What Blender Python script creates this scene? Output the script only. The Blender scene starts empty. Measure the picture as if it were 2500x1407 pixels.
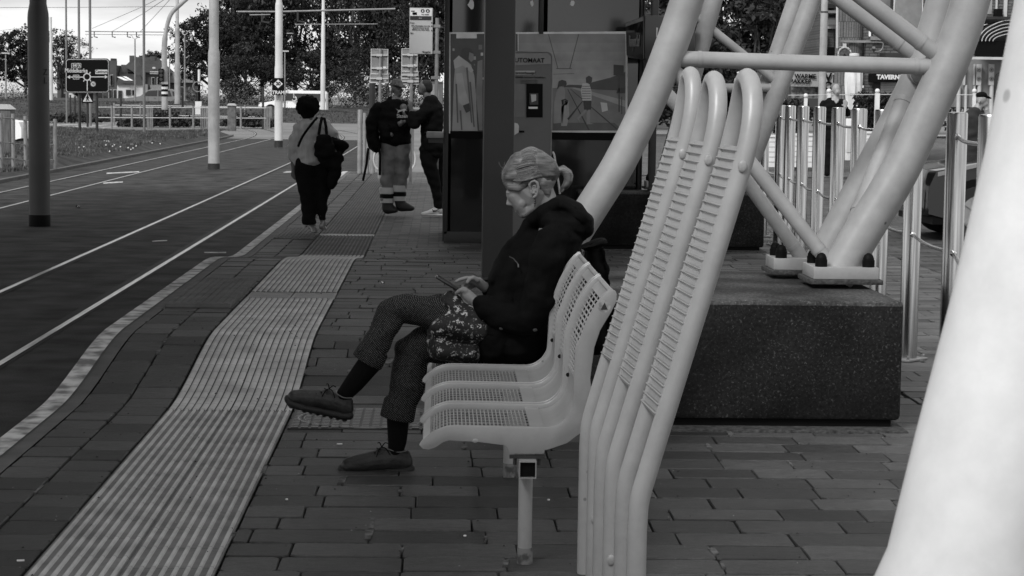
import bpy, bmesh, math, random
from mathutils import Vector, Matrix
random.seed(7)
R = math.radians
scn = bpy.context.scene
COL = scn.collection

# ------------------------------------------------------------------ camera, sky, sun, exposure
CAM = Vector((0, 0, 1.75)); FPX = 5000.0
PITCH = 0.09293; YAW = -0.03614; ROLL = 0.014
_f = Vector((0, math.cos(PITCH), -math.sin(PITCH))); _u = Vector((0, math.sin(PITCH), math.cos(PITCH))); _r = Vector((1, 0, 0))
_rot = Matrix.Rotation(YAW, 3, 'Z')
_f, _u, _r = _rot @ _f, _rot @ _u, _rot @ _r
_r2 = _r * math.cos(ROLL) + _u * math.sin(ROLL); _u2 = _u * math.cos(ROLL) - _r * math.sin(ROLL)
cd = bpy.data.cameras.new('camera'); cam = bpy.data.objects.new('camera', cd); COL.objects.link(cam)
cam.matrix_world = Matrix((( _r2.x, _u2.x, -_f.x, CAM.x), (_r2.y, _u2.y, -_f.y, CAM.y), (_r2.z, _u2.z, -_f.z, CAM.z), (0, 0, 0, 1)))
cd.sensor_width = 36; cd.lens = 72; cd.clip_start = 0.1; cd.clip_end = 3000
cd.dof.use_dof = True; cd.dof.focus_distance = 11.0; cd.dof.aperture_fstop = 22.0
scn.camera = cam

SUN_EL, SUN_AZ = R(43), R(-143)        # azimuth measured from +Y towards +X
world = bpy.data.worlds.new('World'); scn.world = world; world.use_nodes = True
nt = world.node_tree; nt.nodes.clear()
def N(t, **k):
    n = nt.nodes.new(t)
    for a, b in k.items(): setattr(n, a, b)
    return n
sky = N('ShaderNodeTexSky', sky_type='NISHITA', sun_disc=False, sun_elevation=SUN_EL, sun_rotation=SUN_AZ)
bw = N('ShaderNodeRGBToBW'); tc = N('ShaderNodeTexCoord'); mp = N('ShaderNodeMapping')
mp.inputs['Scale'].default_value = (2.0, 2.0, 11.0)
no = N('ShaderNodeTexNoise'); no.inputs['Scale'].default_value = 3.2; no.inputs['Detail'].default_value = 7; no.inputs['Roughness'].default_value = .55
cr = N('ShaderNodeValToRGB'); cr.color_ramp.elements[0].position = .36; cr.color_ramp.elements[0].color = (5.0, 5.0, 5.0, 1)
cr.color_ramp.elements[1].position = .60; cr.color_ramp.elements[1].color = (9.2, 9.2, 9.2, 1)
mx = N('ShaderNodeMix', data_type='RGBA'); mx.inputs[0].default_value = .8
bg = N('ShaderNodeBackground'); bg.inputs['Strength'].default_value = 0.088
wo = N('ShaderNodeOutputWorld'); L = nt.links.new
L(sky.outputs[0], bw.inputs[0]); L(tc.outputs['Generated'], mp.inputs[0]); L(mp.outputs[0], no.inputs['Vector']); L(no.outputs[0], cr.inputs[0])
L(bw.outputs[0], mx.inputs[6]); L(cr.outputs[0], mx.inputs[7]); L(mx.outputs[2], bg.inputs[0]); L(bg.outputs[0], wo.inputs[0])
sd = bpy.data.lights.new('sun', 'SUN'); sun = bpy.data.objects.new('sun', sd); COL.objects.link(sun)
sd.energy = 2.1; sd.angle = R(18); sd.color = (1, 1, 1)
_sdir = Vector((math.sin(SUN_AZ) * math.cos(SUN_EL), math.cos(SUN_AZ) * math.cos(SUN_EL), math.sin(SUN_EL)))
sun.rotation_euler = _sdir.to_track_quat('Z', 'Y').to_euler()
vs = scn.view_settings; vs.view_transform = 'Standard'; vs.look = 'None'; vs.exposure = 0.45; vs.gamma = 1; vs.use_curve_mapping = False

# ------------------------------------------------------------------ helpers
def ray(u, v): return _f * FPX + _r2 * (u - 1250) - _u2 * (v - 703.5)
def P(u, v, Y):                        # point of the photograph's line of sight at distance Y
    d = ray(u, v); return CAM + d * (Y / d.y)
def G(u, v, z=0.0):
    d = ray(u, v); return CAM + d * ((z - CAM.z) / d.z)

MATS = {}
def mat(name, c, rough=.7, metal=0., var=0., vscale=4., bump=0., bscale=40., spec=.5, stretch=None, detail=5., c2=None, cpos=(.35, .65), trans=None):
    if name in MATS: return MATS[name]
    m = bpy.data.materials.new(name); m.use_nodes = True; t = m.node_tree; b = t.nodes['Principled BSDF']
    b.inputs['Base Color'].default_value = (c, c, c, 1); b.inputs['Roughness'].default_value = rough; b.inputs['Metallic'].default_value = metal
    b.inputs['Specular IOR Level'].default_value = spec
    if trans: b.inputs['Alpha'].default_value = trans
    if var or c2 is not None or bump:
        co = t.nodes.new('ShaderNodeTexCoord'); ma = t.nodes.new('ShaderNodeMapping')
        if stretch: ma.inputs['Scale'].default_value = stretch
        t.links.new(co.outputs['Object'], ma.inputs[0])
    if var or c2 is not None:
        n = t.nodes.new('ShaderNodeTexNoise'); n.inputs['Scale'].default_value = vscale; n.inputs['Detail'].default_value = detail
        r = t.nodes.new('ShaderNodeValToRGB')
        lo, hi = (c * (1 - var), c * (1 + var)) if c2 is None else (c, c2)
        r.color_ramp.elements[0].position, r.color_ramp.elements[1].position = cpos
        r.color_ramp.elements[0].color = (lo, lo, lo, 1); r.color_ramp.elements[1].color = (hi, hi, hi, 1)
        t.links.new(ma.outputs[0], n.inputs['Vector']); t.links.new(n.outputs[0], r.inputs[0]); t.links.new(r.outputs[0], b.inputs['Base Color'])
    if bump:
        n = t.nodes.new('ShaderNodeTexNoise'); n.inputs['Scale'].default_value = bscale; n.inputs['Detail'].default_value = 4
        bp = t.nodes.new('ShaderNodeBump'); bp.inputs['Strength'].default_value = bump; bp.inputs['Distance'].default_value = .01
        t.links.new(ma.outputs[0], n.inputs['Vector']); t.links.new(n.outputs[0], bp.inputs['Height']); t.links.new(bp.outputs[0], b.inputs['Normal'])
    MATS[name] = m; return m

class MB:
    def __init__(s): s.v = []; s.f = []; s.mi = []
    def add(s, vs, fs, mi=0):
        o = len(s.v); s.v += [tuple(x) for x in vs]; s.f += [tuple(i + o for i in f) for f in fs]; s.mi += [mi] * len(fs); return s
    def box(s, x0, x1, y0, y1, z0, z1, mi=0):
        v = [(x, y, z) for z in (z0, z1) for y in (y0, y1) for x in (x0, x1)]
        return s.add(v, [(0, 2, 3, 1), (4, 5, 7, 6), (0, 1, 5, 4), (2, 6, 7, 3), (0, 4, 6, 2), (1, 3, 7, 5)], mi)
    def obox(s, c, ax, ay, az, mi=0):   # oriented box: centre and half axis vectors
        c = Vector(c); v = [c + ax * i + ay * j + az * k for k in (-1, 1) for j in (-1, 1) for i in (-1, 1)]
        return s.add(v, [(0, 2, 3, 1), (4, 5, 7, 6), (0, 1, 5, 4), (2, 6, 7, 3), (0, 4, 6, 2), (1, 3, 7, 5)], mi)
    def tube(s, pts, r, n=16, cap=True, mi=0):
        pts = [Vector(p) for p in pts]; rs = r if isinstance(r, (list, tuple)) else [r] * len(pts)
        T = []
        for i in range(len(pts)):
            a = pts[max(i - 1, 0)]; b = pts[min(i + 1, len(pts) - 1)]; T.append((b - a).normalized())
        up = Vector((0, 0, 1)) if abs(T[0].z) < .9 else Vector((0, 1, 0))
        nrm = T[0].cross(up).normalized(); vs = []
        for i, p in enumerate(pts):
            if i: nrm = (nrm - T[i] * nrm.dot(T[i])).normalized()
            bn = T[i].cross(nrm)
            for k in range(n):
                a = 2 * math.pi * k / n; vs.append(p + (nrm * math.cos(a) + bn * math.sin(a)) * rs[i])
        fs = [(i * n + k, i * n + (k + 1) % n, (i + 1) * n + (k + 1) % n, (i + 1) * n + k) for i in range(len(pts) - 1) for k in range(n)]
        if cap: fs += [tuple(range(n))[::-1], tuple((len(pts) - 1) * n + k for k in range(n))]
        return s.add(vs, fs, mi)
    def lathe(s, c, prof, n=24, mi=0, axis='Z'):
        c = Vector(c); vs = []
        for r, h in prof:
            for k in range(n):
                a = 2 * math.pi * k / n; x, y = r * math.cos(a), r * math.sin(a)
                vs.append(c + (Vector((x, y, h)) if axis == 'Z' else Vector((x, h, y)) if axis == 'Y' else Vector((h, x, y))))
        m = len(prof); fs = [(i * n + k, i * n + (k + 1) % n, (i + 1) * n + (k + 1) % n, (i + 1) * n + k) for i in range(m - 1) for k in range(n)]
        fs += [tuple(range(n))[::-1], tuple((m - 1) * n + k for k in range(n))]
        return s.add(vs, fs, mi)
    def prism(s, poly, ext, mi=0):      # planar polygon (3-D points) extruded by a vector
        poly = [Vector(p) for p in poly]; e = Vector(ext); n = len(poly)
        fs = [tuple(range(n)), tuple(range(2 * n - 1, n - 1, -1))] + [(i, i + n, (i + 1) % n + n, (i + 1) % n) for i in range(n)]
        return s.add(poly + [p + e for p in poly], fs, mi)
    def ball(s, c, r, mi=0, n=12):
        r = r if isinstance(r, (tuple, list)) else (r, r, r); c = Vector(c); m = n // 2
        vs = [c + Vector((0, 0, -r[2]))]
        for i in range(1, m):
            p = -math.pi / 2 + math.pi * i / m
            for k in range(n):
                a = 2 * math.pi * k / n; vs.append(c + Vector((r[0] * math.cos(p) * math.cos(a), r[1] * math.cos(p) * math.sin(a), r[2] * math.sin(p))))
        vs.append(c + Vector((0, 0, r[2]))); t = len(vs) - 1
        fs = [(0, 1 + (k + 1) % n, 1 + k) for k in range(n)] + [(t, 1 + (m - 2) * n + k, 1 + (m - 2) * n + (k + 1) % n) for k in range(n)]
        fs += [(1 + i * n + k, 1 + i * n + (k + 1) % n, 1 + (i + 1) * n + (k + 1) % n, 1 + (i + 1) * n + k) for i in range(m - 2) for k in range(n)]
        return s.add(vs, fs, mi)
    def build(s, name, m, parent=None, smooth=35, origin=None, bevel=0, fix=True):
        org = Vector(origin) if origin is not None else (parent.matrix_world.translation.copy() if parent else Vector((0, 0, 0)))
        if parent is not None: org = wpos(parent)
        me = bpy.data.meshes.new(name); me.from_pydata([tuple(Vector(v) - org) for v in s.v], [], s.f); me.update()
        ms = m if isinstance(m, (list, tuple)) else [m]
        for k in ms: me.materials.append(k)
        if len(ms) > 1:
            for p, i in zip(me.polygons, s.mi): p.material_index = i
        if fix or bevel:
            bm = bmesh.new(); bm.from_mesh(me); bmesh.ops.recalc_face_normals(bm, faces=bm.faces)
            if bevel:
                ed = [e for e in bm.edges if len(e.link_faces) == 2 and e.calc_face_angle(0) > .5]
                bmesh.ops.bevel(bm, geom=ed, offset=bevel, segments=2, affect='EDGES', profile=.5)
            bm.to_mesh(me); bm.free()
        if smooth:
            me.polygons.foreach_set('use_smooth', [True] * len(me.polygons)); me.set_sharp_from_angle(angle=R(smooth))
        o = bpy.data.objects.new(name, me); COL.objects.link(o)
        if parent: o.parent = parent
        else: o.location = org
        POS[o.name] = org if not parent else wpos(parent)
        return o
POS = {}
def wpos(o): return POS.get(o.name, Vector(o.location))
def tag(o, label=None, cat=None, group=None, kind=None):
    if label: o['label'] = label
    if cat: o['category'] = cat
    if group: o['group'] = group
    if kind: o['kind'] = kind
    return o
def thing(name, loc, label, cat, group=None):
    o = bpy.data.objects.new(name, None); o.empty_display_size = .2; COL.objects.link(o); o.location = Vector(loc); POS[o.name] = Vector(loc)
    return tag(o, label, cat, group)
def struct(name, mb, m, kind='structure', **k): return tag(mb.build(name, m, **k), kind=kind)
def dup(root, loc, label=None, rotz=None):
    r = root.copy(); COL.objects.link(r); r.location = Vector(loc); POS[r.name] = Vector(loc)
    if label: r['label'] = label
    if rotz is not None: r.rotation_euler.z = rotz
    for ch in list(root.children):
        c = ch.copy(); COL.objects.link(c); c.parent = r
        for g in list(ch.children):
            d = g.copy(); COL.objects.link(d); d.parent = c
    return r
def smoothpath(pts, k=8):
    pts = [Vector(p) for p in pts]; out = []
    for i in range(len(pts) - 1):
        p0 = pts[max(i - 1, 0)]; p1 = pts[i]; p2 = pts[i + 1]; p3 = pts[min(i + 2, len(pts) - 1)]
        for j in range(k):
            t = j / k; out.append(.5 * ((2 * p1) + (p2 - p0) * t + (2 * p0 - 5 * p1 + 4 * p2 - p3) * t * t + (3 * p1 - p0 - 3 * p2 + p3) * t ** 3))
    return out + [pts[-1]]
def ell(c, r, n=14):
    r = r if isinstance(r, (tuple, list)) else (r, r, r); out = []
    for i in range(1, n // 2):
        p = -math.pi / 2 + math.pi * i / (n // 2)
        for k in range(n):
            a = 2 * math.pi * k / n; out.append(Vector(c) + Vector((r[0] * math.cos(p) * math.cos(a), r[1] * math.cos(p) * math.sin(a), r[2] * math.sin(p))))
    return out + [Vector(c) + Vector((0, 0, r[2])), Vector(c) - Vector((0, 0, r[2]))]
def organic(name, chains, m, parent, voxel=.008, smooth=3, fac=.5, polys=None, post=None):
    """one continuous skin round chains of ellipsoids (x,y,z,r[,ry])"""
    bm = bmesh.new()
    def hull(pts):
        vs = [bm.verts.new(p) for p in pts]; res = bmesh.ops.convex_hull(bm, input=vs)
        bad = list({g for g in res['geom_interior'] + res['geom_unused'] if isinstance(g, bmesh.types.BMVert) and g.is_valid})
        if bad: bmesh.ops.delete(bm, geom=bad, context='VERTS')
    for ch in chains:
        sets = []
        for nd in ch:
            c = Vector(nd[:3]); r = nd[3]; ry = nd[4] if len(nd) > 4 else r; rz = nd[5] if len(nd) > 5 else r
            sets.append(ell(c, (r, ry, rz)))
        if len(sets) == 1: hull(sets[0])
        for a, b in zip(sets, sets[1:]): hull(a + b)
    for pl in (polys or []): hull(pl)
    bmesh.ops.recalc_face_normals(bm, faces=bm.faces)
    me = bpy.data.meshes.new(name); bm.to_mesh(me); bm.free()
    t = bpy.data.objects.new('tmp', me); COL.objects.link(t)
    md = t.modifiers.new('r', 'REMESH'); md.mode = 'VOXEL'; md.voxel_size = voxel; md.use_smooth_shade = True
    if smooth: s = t.modifiers.new('s', 'SMOOTH'); s.iterations = smooth; s.factor = fac
    dg = bpy.context.evaluated_depsgraph_get(); dg.update()
    m2 = bpy.data.meshes.new_from_object(t.evaluated_get(dg)); bpy.data.objects.remove(t); bpy.data.meshes.remove(me)
    org = wpos(parent) if parent else Vector((0, 0, 0))
    if post: post(m2)
    for v in m2.vertices: v.co -= org
    m2.polygons.foreach_set('use_smooth', [True] * len(m2.polygons)); m2.materials.clear(); m2.materials.append(m); m2.name = name
    o = bpy.data.objects.new(name, m2); COL.objects.link(o)
    if parent: o.parent = parent; POS[o.name] = org
    return o
def text_mesh(name, s, size, loc, m, parent=None, align='CENTER', thick=.002, bold=0., sx=1., rotz=0., lh=1.):
    c = bpy.data.curves.new('t', 'FONT'); c.body = s; c.size = size; c.align_x = align; c.align_y = 'CENTER'; c.extrude = thick; c.offset = bold; c.space_line = lh
    t = bpy.data.objects.new('t', c); COL.objects.link(t)
    dg = bpy.context.evaluated_depsgraph_get(); dg.update()
    me = bpy.data.meshes.new_from_object(t.evaluated_get(dg)); bpy.data.objects.remove(t); bpy.data.curves.remove(c)
    M = Matrix.Translation(Vector(loc)) @ Matrix.Rotation(rotz, 4, 'Z') @ Matrix.Rotation(R(90), 4, 'X') @ Matrix.Diagonal((sx, 1, 1, 1))
    org = wpos(parent) if parent else Vector((0, 0, 0))
    me.transform(Matrix.Translation(-org) @ M); me.materials.clear(); me.materials.append(m); me.name = name
    o = bpy.data.objects.new(name, me); COL.objects.link(o)
    if parent: o.parent = parent; POS[o.name] = org
    return o

# ------------------------------------------------------------------ special materials
def paver_mat(name, bw_, rh, base, dark, off=.5, mort=.006, warp=.012, rot=0., msm=.1):
    m = bpy.data.materials.new(name); m.use_nodes = True; t = m.node_tree; b = t.nodes['Principled BSDF']; l = t.links.new
    co = t.nodes.new('ShaderNodeTexCoord'); ma = t.nodes.new('ShaderNodeMapping'); ma.inputs['Rotation'].default_value = (0, 0, rot)
    nz = t.nodes.new('ShaderNodeTexNoise'); nz.inputs['Scale'].default_value = 9; nz.inputs['Detail'].default_value = 3
    sub = t.nodes.new('ShaderNodeVectorMath'); sub.operation = 'SUBTRACT'; sub.inputs[1].default_value = (.5, .5, .5)
    sc = t.nodes.new('ShaderNodeVectorMath'); sc.operation = 'SCALE'; sc.inputs['Scale'].default_value = warp * 2.2
    ad = t.nodes.new('ShaderNodeVectorMath'); ad.operation = 'ADD'
    br = t.nodes.new('ShaderNodeTexBrick'); br.offset = off; br.inputs['Scale'].default_value = 1
    br.inputs['Brick Width'].default_value = bw_; br.inputs['Row Height'].default_value = rh; br.inputs['Mortar Size'].default_value = mort
    br.inputs['Mortar Smooth'].default_value = msm; br.inputs['Bias'].default_value = 0
    br.inputs['Color1'].default_value = (base * .55,) * 3 + (1,); br.inputs['Color2'].default_value = (base * 1.45,) * 3 + (1,); br.inputs['Mortar'].default_value = (dark,) * 3 + (1,)
    l(co.outputs['Object'], ma.inputs[0]); l(ma.outputs[0], nz.inputs['Vector']); l(nz.outputs['Color'], sub.inputs[0]); l(sub.outputs[0], sc.inputs[0])
    l(sc.outputs[0], ad.inputs[1]); l(ma.outputs[0], ad.inputs[0]); l(ad.outputs[0], br.inputs['Vector'])
    # streaky clay surface and worn patches
    ms = t.nodes.new('ShaderNodeMapping'); ms.inputs['Scale'].default_value = (5, 22, 1); n2 = t.nodes.new('ShaderNodeTexNoise'); n2.inputs['Scale'].default_value = 3; n2.inputs['Detail'].default_value = 8
    n2.inputs['Roughness'].default_value = .7
    l(ma.outputs[0], ms.inputs[0]); l(ms.outputs[0], n2.inputs['Vector'])
    n3 = t.nodes.new('ShaderNodeTexNoise'); n3.inputs['Scale'].default_value = 1.1; n3.inputs['Detail'].default_value = 6; l(ma.outputs[0], n3.inputs['Vector'])
    r2 = t.nodes.new('ShaderNodeMapRange'); r2.inputs[1].default_value = .3; r2.inputs[2].default_value = .7; r2.inputs[3].default_value = .68; r2.inputs[4].default_value = 1.35; l(n2.outputs[0], r2.inputs[0])
    r3 = t.nodes.new('ShaderNodeMapRange'); r3.inputs[1].default_value = .3; r3.inputs[2].default_value = .7; r3.inputs[3].default_value = .8; r3.inputs[4].default_value = 1.2; l(n3.outputs[0], r3.inputs[0])
    mu = t.nodes.new('ShaderNodeMath'); mu.operation = 'MULTIPLY'; l(r2.outputs[0], mu.inputs[0]); l(r3.outputs[0], mu.inputs[1])
    vm = t.nodes.new('ShaderNodeVectorMath'); vm.operation = 'SCALE'; l(br.outputs['Color'], vm.inputs[0]); l(mu.outputs[0], vm.inputs['Scale']); l(vm.outputs[0], b.inputs['Base Color'])
    iv = t.nodes.new('ShaderNodeMath'); iv.operation = 'MULTIPLY_ADD'; iv.inputs[1].default_value = -1; iv.inputs[2].default_value = 1; l(br.outputs['Fac'], iv.inputs[0])
    a2 = t.nodes.new('ShaderNodeMath'); a2.operation = 'MULTIPLY_ADD'; a2.inputs[1].default_value = .22; l(n2.outputs[0], a2.inputs[0]); l(iv.outputs[0], a2.inputs[2])
    bp = t.nodes.new('ShaderNodeBump'); bp.inputs['Strength'].default_value = .9; bp.inputs['Distance'].default_value = .007; l(a2.outputs[0], bp.inputs['Height']); l(bp.outputs[0], b.inputs['Normal'])
    b.inputs['Roughness'].default_value = .66; b.inputs['Specular IOR Level'].default_value = .22
    MATS[name] = m; return m
def check_mat(name, c1, c2, sc):        # fine woven check
    m = bpy.data.materials.new(name); m.use_nodes = True; t = m.node_tree; b = t.nodes['Principled BSDF']; l = t.links.new
    co = t.nodes.new('ShaderNodeTexCoord'); ma = t.nodes.new('ShaderNodeMapping'); ma.inputs['Rotation'].default_value = (.2, .6, .3); l(co.outputs['Object'], ma.inputs[0])
    w1 = t.nodes.new('ShaderNodeTexWave'); w1.bands_direction = 'X'; w1.inputs['Scale'].default_value = sc; w1.inputs['Distortion'].default_value = 1.2; w1.inputs['Detail Scale'].default_value = 3
    w2 = t.nodes.new('ShaderNodeTexWave'); w2.bands_direction = 'Z'; w2.inputs['Scale'].default_value = sc; w2.inputs['Distortion'].default_value = 1.2; w2.inputs['Detail Scale'].default_value = 3
    n = t.nodes.new('ShaderNodeTexNoise'); n.inputs['Scale'].default_value = 140; n.inputs['Detail'].default_value = 2
    l(ma.outputs[0], w1.inputs[0]); l(ma.outputs[0], w2.inputs[0]); l(ma.outputs[0], n.inputs[0])
    mu = t.nodes.new('ShaderNodeMath'); mu.operation = 'MULTIPLY'; l(w1.outputs['Fac'], mu.inputs[0]); l(w2.outputs['Fac'], mu.inputs[1])
    m2 = t.nodes.new('ShaderNodeMath'); m2.operation = 'MULTIPLY'; l(mu.outputs[0], m2.inputs[0]); l(n.outputs[0], m2.inputs[1])
    r = t.nodes.new('ShaderNodeValToRGB'); r.color_ramp.elements[0].position = .12; r.color_ramp.elements[0].color = (c1, c1, c1, 1); r.color_ramp.elements[1].position = .5; r.color_ramp.elements[1].color = (c2, c2, c2, 1)
    l(m2.outputs[0], r.inputs[0]); l(r.outputs[0], b.inputs['Base Color']); b.inputs['Roughness'].default_value = .95; b.inputs['Specular IOR Level'].default_value = .1
    MATS[name] = m; return m
def floral_mat(name):
    m = bpy.data.materials.new(name); m.use_nodes = True; t = m.node_tree; b = t.nodes['Principled BSDF']; l = t.links.new
    co = t.nodes.new('ShaderNodeTexCoord'); nz = t.nodes.new('ShaderNodeTexNoise'); nz.inputs['Scale'].default_value = 22; nz.inputs['Detail'].default_value = 3
    nz.inputs['Distortion'].default_value = 3.5
    vo = t.nodes.new('ShaderNodeTexVoronoi'); vo.inputs['Scale'].default_value = 25; vo.feature = 'DISTANCE_TO_EDGE'
    l(co.outputs['Object'], nz.inputs['Vector']); 
    ad = t.nodes.new('ShaderNodeVectorMath'); ad.operation = 'MULTIPLY_ADD'; ad.inputs[1].default_value = (.06, .06, .06); l(nz.outputs['Color'], ad.inputs[0]); l(co.outputs['Object'], ad.inputs[2]); l(ad.outputs[0], vo.inputs['Vector'])
    n2 = t.nodes.new('ShaderNodeTexNoise'); n2.inputs['Scale'].default_value = 46; n2.inputs['Detail'].default_value = 2; n2.inputs['Distortion'].default_value = 2.5; l(co.outputs['Object'], n2.inputs['Vector'])
    mu = t.nodes.new('ShaderNodeMath'); mu.operation = 'MULTIPLY'; l(vo.outputs['Distance'], mu.inputs[0]); l(n2.outputs[0], mu.inputs[1])
    r = t.nodes.new('ShaderNodeValToRGB'); e = r.color_ramp.elements; e[0].position = .10; e[0].color = (.004,) * 3 + (1,); e[1].position = .21; e[1].color = (.55,) * 3 + (1,)
    l(mu.outputs[0], r.inputs[0]); l(r.outputs[0], b.inputs['Base Color']); b.inputs['Roughness'].default_value = .8; MATS[name] = m; return m
def hair_mat(name, lo, hi, st=(1, 1, 9), rot=(0, .35, 0)):
    m = bpy.data.materials.new(name); m.use_nodes = True; t = m.node_tree; b = t.nodes['Principled BSDF']; l = t.links.new
    co = t.nodes.new('ShaderNodeTexCoord'); ma = t.nodes.new('ShaderNodeMapping'); ma.inputs['Scale'].default_value = st; ma.inputs['Rotation'].default_value = rot
    n = t.nodes.new('ShaderNodeTexNoise'); n.inputs['Scale'].default_value = 26; n.inputs['Detail'].default_value = 7; n.inputs['Roughness'].default_value = .7; n.inputs['Distortion'].default_value = .3
    l(co.outputs['Object'], ma.inputs[0]); l(ma.outputs[0], n.inputs['Vector'])
    r = t.nodes.new('ShaderNodeValToRGB'); e = r.color_ramp.elements; e[0].position = .36; e[0].color = (lo,) * 3 + (1,); e[1].position = .66; e[1].color = (hi,) * 3 + (1,)
    l(n.outputs[0], r.inputs[0]); l(r.outputs[0], b.inputs['Base Color']); b.inputs['Roughness'].default_value = .45
    bp = t.nodes.new('ShaderNodeBump'); bp.inputs['Strength'].default_value = .9; bp.inputs['Distance'].default_value = .004; l(n.outputs[0], bp.inputs['Height']); l(bp.outputs[0], b.inputs['Normal'])
    MATS[name] = m; return m
def conc_mat(name, c, sp=.9):           # exposed aggregate concrete with damp patches
    m = bpy.data.materials.new(name); m.use_nodes = True; t = m.node_tree; b = t.nodes['Principled BSDF']; l = t.links.new
    co = t.nodes.new('ShaderNodeTexCoord'); n1 = t.nodes.new('ShaderNodeTexNoise'); n1.inputs['Scale'].default_value = 2.2; n1.inputs['Detail'].default_value = 6
    vo = t.nodes.new('ShaderNodeTexVoronoi'); vo.inputs['Scale'].default_value = 48; n2 = t.nodes.new('ShaderNodeTexNoise'); n2.inputs['Scale'].default_value = 60; n2.inputs['Detail'].default_value = 5
    for k in (n1, vo, n2): l(co.outputs['Object'], k.inputs['Vector'])
    r1 = t.nodes.new('ShaderNodeMapRange'); r1.inputs[1].default_value = .35; r1.inputs[2].default_value = .65; r1.inputs[3].default_value = c * .35; r1.inputs[4].default_value = c * 1.25; l(n1.outputs[0], r1.inputs[0])
    rr = t.nodes.new('ShaderNodeValToRGB'); e = rr.color_ramp.elements; e[0].position = .0; e[0].color = (1, 1, 1, 1); e[1].position = .30; e[1].color = (0, 0, 0, 1)
    l(vo.outputs['Distance'], rr.inputs[0])
    sx = t.nodes.new('ShaderNodeSeparateColor'); l(vo.outputs['Color'], sx.inputs[0])
    g = t.nodes.new('ShaderNodeMath'); g.operation = 'GREATER_THAN'; g.inputs[1].default_value = .62; l(sx.outputs[0], g.inputs[0])
    n5 = t.nodes.new('ShaderNodeTexNoise'); n5.inputs['Scale'].default_value = 95; n5.inputs['Detail'].default_value = 3; n5.inputs['Distortion'].default_value = .8; l(co.outputs['Object'], n5.inputs['Vector']); r5 = t.nodes.new('ShaderNodeMapRange'); r5.inputs[1].default_value = .58; r5.inputs[2].default_value = .72; l(n5.outputs[0], r5.inputs[0])
    n6 = t.nodes.new('ShaderNodeTexNoise'); n6.inputs['Scale'].default_value = 1.1; n6.inputs['Detail'].default_value = 3; l(co.outputs['Object'], n6.inputs['Vector']); r6 = t.nodes.new('ShaderNodeMapRange'); r6.inputs[1].default_value = .42; r6.inputs[2].default_value = .60; r6.inputs[3].default_value = .12; l(n6.outputs[0], r6.inputs[0])
    mm = t.nodes.new('ShaderNodeMath'); mm.operation = 'MULTIPLY'; l(r5.outputs[0], mm.inputs[0]); l(r6.outputs[0], mm.inputs[1])
    m3 = t.nodes.new('ShaderNodeMath'); m3.operation = 'MULTIPLY_ADD'; m3.inputs[1].default_value = c * sp; l(mm.outputs[0], m3.inputs[0]); l(r1.outputs[0], m3.inputs[2])
    m4 = t.nodes.new('ShaderNodeMath'); m4.operation = 'MULTIPLY'; r4 = t.nodes.new('ShaderNodeMapRange'); r4.inputs[1].default_value = .3; r4.inputs[2].default_value = .7; r4.inputs[3].default_value = .55; r4.inputs[4].default_value = 1.5
    l(n2.outputs[0], r4.inputs[0]); l(m3.outputs[0], m4.inputs[0]); l(r4.outputs[0], m4.inputs[1])
    cc = t.nodes.new('ShaderNodeCombineColor'); [l(m4.outputs[0], cc.inputs[i]) for i in range(3)]; l(cc.outputs[0], b.inputs['Base Color'])
    bp = t.nodes.new('ShaderNodeBump'); bp.inputs['Strength'].default_value = .6; bp.inputs['Distance'].default_value = .004; l(n2.outputs[0], bp.inputs['Height']); l(bp.outputs[0], b.inputs['Normal'])
    b.inputs['Roughness'].default_value = .92; b.inputs['Specular IOR Level'].default_value = .15; MATS[name] = m; return m

M_paint = mat('light_grey_paint', .31, .38, var=.06, vscale=2.5, bump=.05, bscale=30)
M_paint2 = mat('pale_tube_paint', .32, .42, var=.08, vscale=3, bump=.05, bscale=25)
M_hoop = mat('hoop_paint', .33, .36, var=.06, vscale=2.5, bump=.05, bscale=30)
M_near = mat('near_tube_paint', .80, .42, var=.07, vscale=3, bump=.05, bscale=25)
M_white = mat('white_paint', .72, .5, var=.08, vscale=5)
M_offw = mat('off_white', .5, .6, var=.1, vscale=3)
M_steel = mat('brushed_steel', .50, .22, metal=1., var=.35, vscale=3, stretch=(22, 22, .5))
M_rail = mat('polished_rail', .45, .3, metal=1., var=.5, vscale=2.5, stretch=(30, .8, 1))
M_galv = mat('galvanised', .24, .55, metal=.2, var=.15, vscale=8)
M_black = mat('black_paint', .004, .6, spec=.1)
M_blackgloss = mat('gloss_black', .008, .08)
M_dark = mat('dark_frame', .022, .5, var=.2, vscale=3)
M_colm = mat('dark_column_paint', .022, .5, var=.12, vscale=2)
M_rubber = mat('rubber', .012, .8)
M_chrome = mat('chrome', .8, .08, metal=1)
M_glass = mat('dark_glass', .012, .06, spec=.7)
M_mast = mat('mast_paint', .37, .5, var=.12, vscale=1.5, stretch=(3, 3, .6))
M_mastw = mat('bright_mast_paint', .62, .5, var=.1, vscale=1.5, stretch=(3, 3, .6))
M_asph = mat('asphalt', .016, .9, c2=.070, vscale=2.2, spec=.2, bump=1., bscale=70, detail=14, cpos=(.32, .72))
M_road2 = mat('old_asphalt', .055, .85, c2=.12, vscale=.35, bump=.4, bscale=80, detail=12, cpos=(.3, .7), spec=.25)
M_road = mat('road_asphalt_far', .13, .85, c2=.19, vscale=.25, bump=.2, bscale=60, detail=10)
M_grit = mat('grit', .015, .9, c2=.06, vscale=40, bump=.8, bscale=60)
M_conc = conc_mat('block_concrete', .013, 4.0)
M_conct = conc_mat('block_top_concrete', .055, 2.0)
M_pav = paver_mat('clay_pavers', .36, .212, .027, .002, mort=.009, warp=.016)
M_pave = paver_mat('edge_pavers', .235, .245, .030, .005, off=.0, mort=.007)
M_pav2 = paver_mat('square_pavers', .34, .20, .060, .012, mort=.009, warp=.016)
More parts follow.
